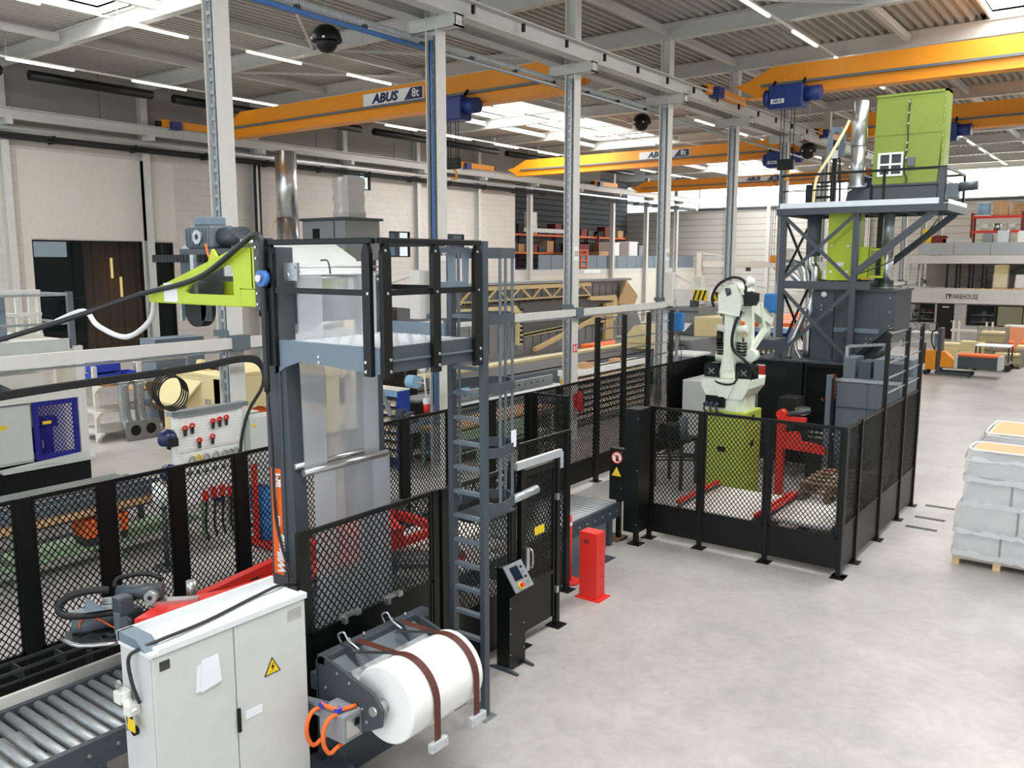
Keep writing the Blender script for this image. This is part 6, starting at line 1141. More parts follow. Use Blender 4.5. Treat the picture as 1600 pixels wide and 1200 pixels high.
# blue drums and red pallet trucks by the fence
for i, (x, y, lab) in enumerate(((-11.35, 8.95 - .3, 'blue drum in red trolley behind the fence left of film tower'), (-13.3, 14.7, 'blue drum behind the fence right of the film tower'), (-11.4, 24.6, 'blue drum beside column seen left of white robot'))):
    t = T('oil_drum', lab, 'drum', (x, y, 0))
    G().lathe((x, y, .08), [(.0, 0), (.27, 0), (.28, .02), (.28, .25), (.29, .27), (.28, .29), (.28, .53), (.29, .55), (.28, .57), (.28, .8), (.27, .82), (0, .82)], 20).build('drum', 'drum_blue' if i != 1 else 'reel_blue', t); G().box(x - .3, y - .3, 0, x + .3, y + .3, .08).build('tray', 'red' if i == 0 else 'dark_metal', t)
    if i == 0:
        for yy in (y - .36, y + .36): G().box(x - .04, yy - .03, .03, x + .04, yy + .03, 1.35).build('frame_post', 'red', t)
        G().box(x - .3, y - .4, .03, x + .45, y - .32, .1).box(x - .3, y + .32, .03, x + .45, y + .4, .1).build('fork', 'red', t)
# bin racks: each bin its own object
def bin_rack(label, o, U, W, h, rows, cols, depth, side, blab, grp):
    """o = lower front corner, U = direction along the front"""
    o, U = V(o), V(U); N = U.cross(V((0, 0, 1)))                   # N points out of the front
    t = T('bin_rack', label, 'rack', tuple(o + U * W / 2))
    def blk(u0, u1, d0, d1, z0, z1, nm, m, par): 
        a = o + U * u0 - N * d0; b = o + U * u1 - N * d1; return G().box(a.x, a.y, z0, b.x, b.y, z1).build(nm, m, par)
    blk(0, .03, 0, depth, 0, h, 'side_panel', side, t); blk(W - .03, W, 0, depth, 0, h, 'side_panel', side, t); blk(.03, W - .03, depth - .02, depth, 0, h, 'back_panel', side, t)
    blk(0, W, -.02, depth, h, h + .03, 'top', 'grime_white', t); blk(.0, W, -.03, 0, h - .12, h + .02, 'header', 'pale_blue' if side == 'rack_blue' else 'white', t)
    z0 = .3; dz = (h - .15 - z0) / rows; cw = (W - .06) / cols; mesh = None
    for r in range(rows):
        z = z0 + dz * r; blk(.03, W - .03, -.01, depth, z - .025, z, 'shelf', 'black', t)
        for c in range(cols):
            ob = None
            if mesh is None:
                g = G(); A = V((0, 0, 0)); hh = dz * .62
                q = lambda u, d, z: A + U * u - N * d + V((0, 0, z))
                g.add([q(.022, .02, 0), q(cw - .022, .02, 0), q(cw - .022, depth * .7, 0), q(.022, depth * .7, 0), q(.022, .0, hh * .55), q(cw - .022, .0, hh * .55), q(cw - .022, depth * .7, hh), q(.022, depth * .7, hh), q(.022, .08, hh), q(cw - .022, .08, hh)],
                      [(0, 1, 5, 4), (3, 2, 1, 0), (0, 4, 8, 7, 3), (1, 2, 6, 9, 5), (2, 3, 7, 6), (4, 5, 9, 8)])
                g.add([q(.035, -.004, hh * .1), q(cw - .035, -.004, hh * .1), q(cw - .035, -.004, hh * .4), q(.035, -.004, hh * .4)], [(0, 1, 2, 3)])
                ob = g.build('parts_bin', 'bin_beige', loc=(0, 0, 0)); mesh = ob.data; mesh.materials.append(M['white']); mesh.polygons[-1].material_index = 1
            else: ob = bpy.data.objects.new('parts_bin', mesh); COL.objects.link(ob)
            ob.location = o + U * (.03 + cw * c) + V((0, 0, z)); tag(ob, blab + ', %s row up, %s from left' % (ORD[r], ORD[c]), 'bin', grp)
    return t
bin_rack('blue-sided rack of small parts bins left of black steel door', (-13.9, 13.25, 0), (1, 0, 0), .9, 1.78, 7, 4, .4, 'rack_blue', 'beige bin in blue-sided rack', 'bins in the blue rack')
bin_rack('rack of small parts bins seen behind the film tower column', (-14.2, 9.4, 0), (1, 0, 0), 1.0, 1.8, 6, 4, .4, 'rack_blue', 'beige bin in rack behind tower column', 'bins behind the tower')
t2 = bin_rack('long low rack of small parts bins behind the tall fence posts', (-12.3, 19.35, 0), (0, 1, 0), 4.0, 1.62, 7, 20, .4, 'white', 'pale bin in long low rack', 'bins in the long rack')
bin_rack('dark rack of small parts bins between robot and steel tower', (-9.75, 25.6, 0), (0.99, .14, 0), 1.0, 2.55, 10, 6, .4, 'rack_blue', 'pale bin in dark rack right of robot', 'bins in the rack beside the robot')
t = T('end_board', 'white end board with yellow straps and hand tools on bin rack end', 'board', (-12.5, 19.2, .6))
G().box(-12.75, 19.26, 0, -12.25, 19.3, 1.6).build('board', 'white', t); G().box(-12.78, 19.2, 1.5, -12.22, 19.3, 1.66).build('header', 'white', t)
for i in range(4): G().box(-12.72 + .03 * i, 19.23, .9 - .03 * i, -12.705 + .03 * i, 19.26, 1.42).build('strap', 'yellow', t)
for i, (x, z) in enumerate(((-12.52, 1.3), (-12.45, 1.1), (-12.4, .98), (-12.34, 1.15))): G().box(x, 19.22, z, x + .04, 19.26, z + .16).build('hand_tool', 'black', t)
for i, (y, s) in enumerate(((19.9, .3), (20.6, .2), (21.7, .22))): tag(G().box(-12.65, y, 1.65, -12.65 + s, y + s * 1.4, 1.65 + s * .5).build('carton', 'carton', bevel=.005, loc=(-12.5, y, 1.65)), 'brown carton on top of the long bin rack, %s from left' % ord_[i], 'carton', 'cartons on the long bin rack')
# cabinets, vise, paper reels, extinguisher
t = T('steel_door_cabinet', 'tall black steel door cabinet behind the blue-sided bin rack', 'cabinet', (-14.9, 15.2, 0))
G().box(-15.3, 15.0, 0, -14.45, 15.45, 2.05).build('body', 'black', t, .006); G().box(-14.45, 15.0, 0, -14.43, 15.05, 2.05).build('edge', 'dark_grey', t)
t = T('white_cabinet', 'tall off-white cabinet left of the black steel door', 'cabinet', (-16, 15.9, 0))
G().box(-16.6, 15.0, .05, -15.35, 15.45, 2.0).build('body', 'offwhite', t, .008); G().box(-15.4, 14.99, .05, -15.36, 15.0, 2.0).build('strip', 'steel', t); G().box(-16.55, 15.05, 0, -15.4, 15.4, .05).build('plinth', 'black', t)
for i, (x, y) in enumerate(((-12.35, 13.2), (-11.45, 13.4))):
    t = T('paper_reel', 'pale blue paper towel reel clamped on column, %s side' % ('left', 'right')[i], 'reel', (x, y, 1.95), 'paper reels on the column')
    dx = -.25 if i == 0 else .25
    G().cyl((x, y, 2.05), (x + dx, y + .02, 2.05), .14, 20).build('paper', 'pale_blue', t); G().cyl((x - dx * .7, y, 2.05), (x + dx * 1.2, y, 2.05), .02, 8).build('axle', 'steel', t)
t = T('bench_vise', 'dark bench vise with tilted grey arm before second column', 'vise', (-12.6, 13.1, .0))
G().box(-12.9, 12.95, 1.2, -12.3, 13.2, 1.28).build('base', 'dark_grey', t); G().box(-12.8, 12.98, 1.28, -12.6, 13.15, 1.45).box(-12.5, 12.98, 1.28, -12.4, 13.15, 1.42).build('jaw', 'dark_grey', t, .01); G().cyl((-12.9, 13.06, 1.34), (-12.3, 13.06, 1.34), .025, 8).build('screw', 'steel', t); G().bar((-12.95, 13.0, 1.3), (-13.15, 12.9, 1.9), .16, .05).build('arm', 'machine_grey', t); G().box(-12.65, 13.0, 0, -12.55, 13.1, 1.2).build('stand', 'dark_grey', t); G().box(-13.3, 12.88, 1.65, -13.1, 12.93, 1.92).build('plate', 'black', t)
t = T('air_unit', 'red and white air service unit hanging on second column', 'fitting', (-12.05, 13.15, 1.4))
G().cyl((-12.06, 13.16, 1.45), (-12.06, 13.16, 1.62), .06, 12).build('filter_bowl', 'red', t); G().cbox(-12.06, 13.16, 1.68, .1, .1, .12).build('regulator', 'white', t); G().sph((-12.15, 13.15, 2.35), .08, 12, 8).cyl((-12.06, 13.16, 1.74), (-12.12, 13.16, 2.3), .018, 6).build('gauge', 'white', t)
t = T('fire_extinguisher', 'small red fire extinguisher hung on third column behind the fence', 'extinguisher', (-11.6, 18.45, .55))
G().lathe((-11.62, 18.5, .75), [(0, 0), (.085, 0), (.09, .03), (.09, .42), (.06, .5), (.03, .54), (0, .54)], 16).build('cylinder', 'red', t); G().cbox(-11.62, 18.5, 1.32, .08, .05, .06).build('valve', 'black', t); G().tube([(-11.58, 18.5, 1.3), (-11.5, 18.5, 1.2), (-11.52, 18.5, .95)], .014, 6).build('hose', 'rubber', t); G().box(-11.76, 18.4, .85, -11.7, 18.6, 1.2).build('bracket', 'red', t)
# jib cranes
def jib(label, x, y, z, dx, dy, L, stripes=True, arm=.3, mast=False):
    t = T('jib_crane', label, 'crane', (x, y, z)); d = V((dx, dy, 0)).normalized(); o = V((x, y, z))
    G().box(x - .14, y - .2, z - .35, x + .14, y + .2, z + .65).build('mast', 'offwhite', t, .01)
    G().bar(o + d * .1, o + d * L, .16, arm).build('boom', 'offwhite', t, .005); G().bar(o + d * .1 + V((0, 0, .6)), o + d * L * .75 + V((0, 0, arm / 2)), .06).build('tie_rod', 'offwhite', t)
    if stripes:
        p = o + d * (L - .55); r = V((d.y, -d.x, 0)) * .085
        if r.y > 0: r = -r
        pl = G().bar(p + r, o + d * (L - .08) + r, .01, arm * .9).build('hazard_plate', 'yellow', t)
        for k in range(3): G().bar(p + d * (.02 + .15 * k) + r * 1.08 - V((0, 0, arm * .42)), p + d * (.12 + .15 * k) + r * 1.08 + V((0, 0, arm * .42)), .012, .055).build('stripe', 'black', pl)
    G().box(o.x + d.x * L * .6 - .1, o.y + d.y * L * .6 - .1, z - .35, o.x + d.x * L * .6 + .1, o.y + d.y * L * .6 + .1, z - .15).build('trolley', 'dark_metal', t)
    if mast: G().box(x - .16, y - .16, 0, x + .16, y + .16, z - .3).build('mast_column', 'offwhite', t)
    return t
jib('white jib crane on second column reaching left behind the platform railing', -12.2, 13.2, 3.75, -1, .25, 3.2, False)
jib('white jib crane with striped tip on fourth column beside robot', -11.6, 23.5, 3.6, .95, -.1, 1.35, True, .34)
jib('white jib crane with striped root pointing right behind the robot head', -11.9, 26.2, 3.45, 1, .05, 4.2, False)
t = bpy.data.objects['jib_crane.002']; pl = G().box(-11.7, 26.0, 3.3, -10.9, 26.05, 3.6).build('hazard_plate', 'yellow', t)
for k in range(4): G().bar((-11.65 + .2 * k, 25.98, 3.6), (-11.5 + .2 * k, 25.98, 3.3), .02, .08).build('stripe', 'black', pl)
jib('white jib crane further right with small striped tip near tower frame', -11.6, 33.6, 4.4, 1, -.3, 3.6, True)
jib('white jib crane with striped tip below the lime bracket on left', -20.5, 14.3, 3.6, 1, .3, 2.2, True, .3, True)
jib('white jib crane with hook and sign plate near the mezzanine bay', -20, 44, 4.4, 1, -.2, 5, False, .3, True)
for i, (x, y, z) in enumerate(((-11.7, 24.0, 2.75), (-9.0, 25.0, 3.35))):
    t = T('hose_reel', 'blue box hose reel hanging %s of the white robot head' % ('left', 'right')[i], 'reel', (x, y, z))
    G().box(x - .28, y - .1, z - .28, x + .28, y + .15, z + .28).build('case', 'drum_blue', t, .06); G().tube([(x + .1, y, z - .28), (x + .25, y, z - .9), (x + .2, y, z - 2.0)], .012, 6).build('hose', 'rubber', t); G().bar((x, y + .12, z + .25), (x, y + .12, z + .6), .05).build('hanger', 'galvanized', t); G().box(x - .04, y + .15, 0, x + .04, y + .22, z + .6).build('pole', 'galvanized', t)
# orange beams, grey machines, pale machine further back
def beams(label, x0, x1, y0, y1, z, n):
    t = T('beam_stack', label, 'beams', ((x0 + x1) / 2, (y0 + y1) / 2, 0))
    for i in range(n): xx = x0 + (x1 - x0) * i / n; G().box(xx, y0, z - .25, xx + (x1 - x0) / n * .8, y1, z).build('beam', 'orange', t)
    for y in (y0 + .5, (y0 + y1) / 2, y1 - .5): G().box(x0, y - .15, 0, x1, y + .15, z - .25).build('trestle', 'cream_dark', t)
beams('stack of orange steel beams on trestles behind the tall fence posts', -20.6, -18.4, 32.8, 42, .85, 4)
beams('orange steel beams lying behind the robot, nearer the far gable wall', -20.3, -16.8, 50, 61, .95, 5)
t = T('grey_lathe', 'long grey machine with cream box between column and robot', 'machine', (-16.5, 34, 0))
G().box(-17.8, 31, 0, -14.4, 36, 1.5).build('bed', 'machine_grey', t, .02); G().box(-17.5, 33.4, 1.5, -15.2, 36, 2.7).build('head', 'machine_grey', t, .03); G().box(-15.2, 33, 1.5, -14.0, 35, 2.3).build('side_box', 'cream', t, .02); G().prism([(-17.4, 33.2, 2.0), (-16.5, 33.2, 2.0), (-16.6, 32.7, 1.7), (-17.3, 32.7, 1.7)], (0, .1, 0)).prism([(-16.3, 33.2, 2.0), (-15.4, 33.2, 2.0), (-15.5, 32.7, 1.7), (-16.2, 32.7, 1.7)], (0, .1, 0)).build('hood', 'cabinet_grey', t); G().box(-17.5, 33.35, 2.45, -15.2, 33.4, 2.5).build('rib', 'dark_grey', t); G().cyl((-14.4, 34, 2.3), (-13.8, 34, 2.5), .18, 12).build('spindle', 'black', t)
t = T('small_machine', 'small grey box machine with white lid left of the robot', 'machine', (-14.5, 31.2, 0)) if 0 else T('small_machine', 'small grey box machine with white lid left of the robot', 'machine', (-12.9, 27.4, 0))
G().box(-13.4, 27, 0, -12.4, 28.2, 1.35).build('body', 'machine_grey', t, .01); G().box(-13.45, 26.95, 1.35, -12.35, 28.25, 1.42).build('lid', 'white', t); G().box(-12.9, 26.98, .2, -12.88, 27, 1.3).build('door_gap', 'dark_grey', t)
t = T('cream_wedge', 'cream wedge-shaped steel part standing on long dark table', 'part', (-15.4, 29, 1.34))
G().xz([(-16.0, 1.34), (-14.8, 1.34), (-14.8, 1.6), (-15.3, 2.2), (-15.5, 2.2), (-16.0, 1.6)], 28.4, 29.6).build('wedge', 'cream', t, .01); G().box(-16.02, 28.38, 1.5, -14.78, 28.42, 1.56).build('seam', 'cream_dark', t)
t = T('tall_duct', 'tall bright stainless pipe standing behind platform hand rail', 'pipe', (-27.3, 22, 0))
G().cyl((-27.3, 22, 3.2), (-27.3, 22, 6.2), .43, 24).build('pipe_section', 'steel', t); G().cyl((-27.3, 22, 6.2), (-27.3, 22, 8.75), .41, 24).build('pipe_section', 'stainless', t); G().box(-28.3, 21.4, 0, -26.3, 22.8, 3.2).build('base_housing', 'machine_grey', t, .02); G().cyl((-27.3, 22, 3.2), (-27.3, 22, 3.3), .55, 24).build('flange', 'galvanized', t); G().bar((-27.75, 21.95, 6.5), (-28.2, 21.9, 5.9), .06).tube([(-28.2, 21.9, 5.9), (-28.3, 21.9, 5), (-28.3, 21.9, 3.2)], .02, 6).build('cable', 'cream', t)
t = T('filter_unit', 'grey-green filter housing above platform with wrapped column on top', 'machine', (-25.7, 22.5, 0))
G().box(-26.7, 22.2, 4.6, -24.3, 24, 6.1).build('housing', 'machine_grey', t, .02); G().box(-26.75, 22.1, 6.1, -24.2, 24.1, 6.2).build('cap', 'dark_grey', t); G().box(-26.1, 22.19, 5.2, -25.7, 22.2, 5.8).build('control', 'black', t); G().box(-24.9, 22.18, 4.6, -24.85, 22.2, 6.1).build('post', 'dark_grey', t)
for x in (-26.1, -24.5):
    for y in (22.9, 23.8): G().box(x - .08, y - .08, 0, x + .08, y + .08, 4.6).build('leg', 'dark_grey', t)
t = T('wrapped_column', 'white plastic wrapped square column standing on grey filter housing', 'column', (-24.8, 22.9, 6.2))
g = G(); n_ = 9
for r in range(n_):
    z = 6.2 + 1.5 * r / (n_ - 1); k = .42 + .02 * math.sin(r * 2.1)
    g.v += [V((-24.8 + a * k + .02 * math.sin(r + b), 22.9 + b * k, z)) for a, b in ((-1, -1), (-.2, -1.08), (.1, -.92), (1, -1), (1, 1), (-1, 1))]
for r in range(n_ - 1): g.f += [(r * 6 + c, r * 6 + (c + 1) % 6, r * 6 + 6 + (c + 1) % 6, r * 6 + 6 + c) for c in range(6)]; g.s += [False] * 6
g.f.append(tuple(range(n_ * 6 - 6, n_ * 6))); g.s.append(False); g.build('wrap', 'wrap_grey', t)
pallet('pallet_stack_base', 'dark pallet at bottom of the stack by left wall', -29.6, 29.1, .0, .8, 2.2, 'timber_dark', 'stacked dark pallets by the left wall')
p0 = bpy.data.objects['pallet_stack_base']; p0.name = 'wooden_pallet'
for i in range(1, 18): dup(p0, (.02 * (i % 2), .02 * (i % 3), .146 * i), 'dark worn pallet in the tall stack by left wall, %s from the floor' % (ord_ + ['sixteenth', 'seventeenth', 'eighteenth'])[i])
# ================================================================= MEZZANINE STORES (left, far back)
for k, (y0, m) in enumerate(((43.2, 'rack_blue'), (47.6, 'orange'), (52.0, 'orange'), (56.4, 'orange'))):
    t = T('pallet_rack', '%s pallet rack on left mezzanine, %s bay from the masonry' % ('blue and orange' if k == 0 else 'orange', ord_[k]), 'rack', (-34.5, y0 + 2.1, 4.02))
    for y in (y0, y0 + 4.1): G().box(-35, y - .05, 4.02, -34.9, y + .05, 7.3 if k == 0 else 6.6).box(-34, y - .05, 4.02, -33.9, y + .05, 7.3 if k == 0 else 6.6).build('upright', 'rack_blue' if k == 0 else 'dark_red', t)
    for z in (5.1, 6.3): G().bar((-33.95, y0, z), (-33.95, y0 + 4.1, z), .06, .12).bar((-34.95, y0, z), (-34.95, y0 + 4.1, z), .06, .12).build('beam', 'orange', t); G().box(-34.9, y0 + .06, z, -34, y0 + 4.04, z + .03).build('deck', 'dark_metal', t)
    for j in range(4):
        for q, z in enumerate((5.13, 6.33)):
            hh = .45 + .12 * ((j * 3 + k + q) % 4); mm = ('black_matt', 'dark_red', 'dark_metal', 'carton', 'black_matt')[(j + 2 * q + k) % 5]
            tag(G().box(-34.8, y0 + .2 + j, z, -34.1, y0 + 1.0 + j, z + hh).box(-34.82, y0 + .18 + j, z + hh - .06, -34.08, y0 + 1.02 + j, z + hh).build('storage_crate', mm, loc=(-34.4, y0 + .6 + j, z)), 'storage crate on %s left mezzanine rack bay, %s shelf, %s from left' % (ord_[k], ('lower', 'upper')[q], ord_[j]), 'crate', 'crates on the left mezzanine racks')
for i, (y, m, h) in enumerate(((51.0, 'dark_red', 1.3), (53.6, 'carton', .8), (55.2, 'white', 1.5), (58.0, 'white', 1.6), (59.6, 'machine_grey', 1.3))):
    tag(G().box(-33.2, y, 4.02, -32.2, y + 1.3, 4.02 + h + .4).box(-33.25, y - .05, 4.02 + h + .3, -32.15, y + 1.35, 4.02 + h + .36).build('stored_unit', m, bevel=.02, loc=(-32.7, y + .6, 4.02)), ('dark red', 'brown', 'first white', 'second white', 'grey')[i] + ' stored unit standing behind the mezzanine parapet', 'unit')
t = T('safety_gate', 'orange safety gate in the left mezzanine parapet', 'gate', (-31.4, 49.8, 4.02))
for y in (49.0, 49.8, 50.6): G().box(-31.36, y - .04, 4.02, -31.3, y + .04, 5.3).build('post', 'orange', t)
for z in (4.2, 4.6, 5.0, 5.3): G().bar((-31.33, 49.0, z), (-31.33, 50.6, z), .06).build('rail', 'orange', t)
tag(G().yz(rect(46.5, 47.7, 2.0, 3.6), -30.4, -30.3).box(-30.42, 46.45, 3.55, -30.28, 47.75, 3.65).box(-30.37, 47.05, 0, -30.33, 47.1, 2.0).build('welding_screen', 'orange', loc=(-30.35, 47, 0)), 'orange welding screen panel below left mezzanine', 'screen')
# ================================================================= RIGHT: WAREHOUSE BLOCK
YW = 56.0
wb = S('wall_warehouse', G().xz([(-12.5, 0), (-10.3, 0), (-10.3, 2.08), (-9.36, 2.08), (-9.36, 0), (10, 0), (10, 2.12), (-12.5, 2.12)], YW, YW + .2, [rect(-12.0, -10.4, .95, 2.06), rect(-8.68, 4, .86, 2.02)]), 'grey_block')
S('beam', G().box(-12.4, YW - .12, 2.12, 10, YW + .1, 2.95), 'beam_paint', wb); S('trim_60', G().box(-12.4, YW - .12, 4.42, 10, YW + .1, 4.9), 'beam_paint')
for x in (-12.45,): S('post', G().box(x - .3, YW - .15, 0, x + .15, YW + .2, 4.9), 'beam_paint', wb)
for i in range(9): S('parapet_panel', G().box(-11.5 + 1.9 * i, YW - .1, 4.92, -9.63 + 1.9 * i, YW - .04, 5.62), 'galvanized', bpy.data.objects['trim_60'])
S('floor_gallery', G().box(-11.9, YW + .21, 2.9, 10, 67.5, 2.95), 'white_panel'); S('floor_deck', G().box(-11.9, YW + .21, 4.85, 10, 67.5, 4.9), 'white_panel'); S('wall_gallery', G().box(-11.9, 60.5, 2.95, 10, 60.6, 4.85), 'upper_panel'); S('wall_store', G().box(-11.9, 59, 0, 10, 59.1, 2.9), 'black_matt')
S('edge_strip', G().box(-9, YW - .13, 2.95, 10, YW - .05, 3.0), 'cream_dark', wb)
text('sign_lettering', 'WAREHOUSE', 'black', wb, (-8.92, YW - .14, 2.5), .42, bold=.0, sx=.62)
S('sign_mark', G().box(-9.84, YW - .14, 2.36, -9.79, YW - .12, 2.66).box(-9.66, YW - .14, 2.36, -9.61, YW - .12, 2.66).box(-9.84, YW - .14, 2.6, -9.61, YW - .12, 2.66), 'black', wb)
d = S('door_1', G().box(-10.3, YW + .02, 0, -9.36, YW + .08, 2.08), 'black'); S('door_handle', G().box(-9.5, YW - .02, 1.0, -9.45, YW + .02, 1.12), 'steel', d); S('door_sign', G().box(-10.0, YW, 1.85, -9.65, YW + .02, 1.92), 'paper', d)
for i, (a, b, n_) in enumerate(((-12.0, -10.4, 2), (-8.68, 4, 9))):
    o = S('window_%d' % (20 + i), G().xz(rect(a, b, .86 if i else .95, 2.06), YW - .03, YW + .12, [rect(a + .06, b - .06, (.86 if i else .95) + .06, 2.0)]), 'black')
    for k in range(n_):
        u0 = a + (b - a) * k / n_; S('pane', G().box(u0 + .05, YW + .04, .95, u0 + (b - a) / n_ - .05, YW + .05, 2.0), 'glass', o); S('mullion', G().box(u0 - .03, YW - .02, .9, u0 + .03, YW + .1, 2.04), 'black', o)
S('lit_wall', G().box(-7.3, 57.5, 0, 4, 57.6, 2.05), 'office_glow', wb)
for i, (x, z) in enumerate(((-11.8, 1.1), (-11.8, 1.5), (-8.5, 1.05), (-8.5, 1.45))):
    t = T('window_shelf', 'shelf of small goods behind %s warehouse window, %s board' % (('left', 'right')[i // 2], ('lower', 'upper')[i % 2]), 'shelf', (x + .5, 56.7, z))
    G().box(x, 56.6, z - .03, x + 1.4 - .3 * (i // 2), 56.9, z).build('board', 'white', t)
    for j in range(3): G().box(x + .1 + .4 * j, 56.62, z, x + .36 + .35 * j, 56.85, z + .16 + .05 * (j % 2)).build('goods', ('dark_metal', 'machine_grey', 'red')[j if i == 1 else j % 2], t)
    for xx in (x, x + 1.3 - .3 * (i // 2)): G().box(xx, 56.85, 0, xx + .05, 56.9, z).build('post', 'dark_metal', t)
# stairs: one flight up to the gallery, one above
for i, (z0, z1, x0, x1) in enumerate(((0, 2.9, -13.5, -12.75), (2.95, 4.6, -12.1, -11.45))):
    t = T('staircase', 'steel staircase %s' % ('rising left of the warehouse front', 'on upper warehouse gallery'), 'stairs', ((x0 + x1) / 2, 55.6, z0)) if 0 else T('staircase', ('steel staircase rising left of the warehouse front', 'short steel staircase on the upper warehouse gallery')[i], 'stairs', ((x0 + x1) / 2, 55.6 + i, z0))
    yy = 55.2 + 1.2 * i; n_ = int((z1 - z0) / .19)
    for k in range(n_): G().box(x0, yy + .08 * k, z0 + .19 * k + .12, x1, yy + .2 + .08 * k, z0 + .19 * k + .16).build('tread', 'galvanized', t)
    for x in (x0, x1): G().bar((x, yy, z0), (x, yy + .08 * n_, z1), .05, .2).build('stringer', 'offwhite', t); G().bar((x, yy - .05, z0 + .9), (x, yy + .08 * n_, z1 + .9 - .25 * i), .04).bar((x, yy, z0), (x, yy, z0 + .9), .04).build('hand_rail', 'offwhite', t)
# gallery goods
for i, (x, h, m, lab) in enumerate(((-7.2, 1.3, 'film', 'tall pallet load wrapped in pale film on warehouse gallery'), (-6.1, .75, 'wrap_grey', 'low white wrapped pallet load on the warehouse gallery'))):
    t = T('pallet_load', lab, 'load', (x, 57, 2.95))
    G().box(x - .4, 56.6, 2.95, x + .4, 57.4, 3.05).build('pallet', 'wood', t); G().box(x - .35, 56.65, 3.05, x + .35, 57.35, 3.05 + h).build('goods', 'cream' if i == 0 else 'white', t, .05); G().box(x - .38, 56.63, 3.05, x + .38, 57.38, 3.05 + h * .6).build('wrap', 'stretch', t)
for i, x in enumerate((-4.4, -3.6)): tag(G().box(x - .35, 56.6, 2.95, x + .35, 57.3, 3.3).box(x - .3, 56.65, 3.3, x + .3, 57.25, 3.4).build('dark_load', 'dark_metal', bevel=.02, loc=(x, 57, 2.95)), 'low dark load on gallery right of the white one, %s' % ('left', 'right')[i], 'load')
for i, x in enumerate((-9.0, -8.3, -7.7)): S('gallery_lamp', G().box(x + 1, 57, 4.78, x + 1.4, 57.1, 4.84), 'led', bpy.data.objects['floor_deck'])
for s in (-1, 1): S('cross_brace', G().bar((-8.8, 60.4, 3.0 if s < 0 else 4.8), (-5.5, 60.4, 4.8 if s < 0 else 3.0), .08), 'mid_grey', bpy.data.objects['wall_gallery'])
for i, (x, h) in enumerate(((-10.3, 1.5), (-9.6, 1.7), (-8.9, 1.6), (-8.2, 1.3))):
    t = T('step_rack', 'dark ladder-like rack on warehouse gallery, %s from left' % ord_[i], 'rack', (x, 58, 2.95), 'dark racks on the warehouse gallery')
    for xx in (x, x + .5): G().box(xx, 58, 2.95, xx + .05, 58.5, 2.95 + h).build('upright', 'dark_metal', t)
    for k in range(5): G().box(x, 58, 3.1 + k * .27, x + .5, 58.5, 3.13 + k * .27).build('shelf', 'mid_grey', t)
# upper racks of the warehouse deck
for i, x in enumerate((-9.1, -6.0, -2.9)):
    t = T('beam_rack', 'red-beamed pallet rack on top deck of the warehouse, %s bay' % ord_[i], 'rack', (x + 1.3, 58.5, 4.9))
    for xx in (x, x + 2.6): G().box(xx - .06, 58.0, 4.9, xx + .06, 58.12, 7.4).box(xx - .06, 59.0, 4.9, xx + .06, 59.12, 7.4).build('upright', 'dark_red', t)
    for z in (6.35, 7.2): G().box(x, 57.98, z - .14, x + 2.6, 58.04, z).build('beam', 'red', t); G().box(x, 58.04, z - .06, x + 2.6, 59.05, z - .02).build('deck', 'dark_metal', t)
    labs = [(('white and blue drum load', 'pale_blue'), ('brown carton load', 'carton'), ('stack of timber boards', 'wood'))[(j + i) % 3] for j in range(3)]
    for j in range(3):
        lab = labs[j]; xx = x + .1 + .93 * j
        b = T('rack_load', '%s on top shelf of the %s warehouse rack bay' % (lab[0], ord_[i]), 'load', (xx + .4, 58.5, 7.2))
        G().box(xx, 58.1, 7.2, xx + .85, 58.9, 7.28).build('pallet', 'white' if lab[1] == 'pale_blue' else 'wood', b)
        if lab[1] == 'wood':
            for q in range(4): G().box(xx + .03 * q, 58.1, 7.29 + .16 * q, xx + .85, 58.9, 7.43 + .16 * q).build('board', 'wood', b)
        elif lab[1] == 'carton': G().box(xx + .02, 58.15, 7.28, xx + .8, 58.85, 8.05).build('goods', 'carton', b, .02); G().box(xx + .4, 58.14, 7.28, xx + .44, 58.15, 8.05).build('tape', 'cream_dark', b)
        else: G().cyl((xx + .42, 58.5, 7.28), (xx + .42, 58.5, 8.0), .36, 16).build('drum', 'pale_blue', b); G().ring((xx + .42, 58.5, 7.95), (xx + .42, 58.5, 8.02), .39, .3, 16).build('rim', 'white', b)
    for j in range(3): tag(G().cyl((x + .6 + .7 * j, 58.4, 6.35), (x + .6 + .7 * j, 58.4, 6.75), .2, 12).cyl((x + .6 + .7 * j, 58.4, 6.75), (x + .6 + .7 * j, 58.4, 6.78), .22, 12).build('can', 'steel' if j % 2 else 'offwhite', loc=(x + .6 + .7 * j, 58.4, 6.35)), 'metal can on middle shelf of %s warehouse rack bay, %s from left' % (ord_[i], ord_[j]), 'can', 'cans on the warehouse deck racks')
for i, (x, w_, h, m) in enumerate(((-11.2, .5, 1.0, 'yellow'), (-10.5, .8, .6, 'dark_red'), (-9.6, 1.5, .45, 'wrap_grey'), (-8.0, .5, .7, 'machine_grey'), (-7.2, .6, .9, 'stainless'), (-6.3, .4, .8, 'white'))):
    tag(G().box(x - w_ / 2, 56.4, 4.9, x + w_ / 2, 57, 5.4 + h).box(x - w_ / 2 + .05, 56.45, 5.4 + h, x + w_ / 2 - .05, 56.95, 5.46 + h).build('deck_item', m, bevel=.03, loc=(x, 56.7, 4.9)), ('yellow item', 'dark red item', 'long grey wrapped item', 'grey box', 'steel churn', 'white box')[i] + ' standing behind the warehouse deck parapet', 'item')
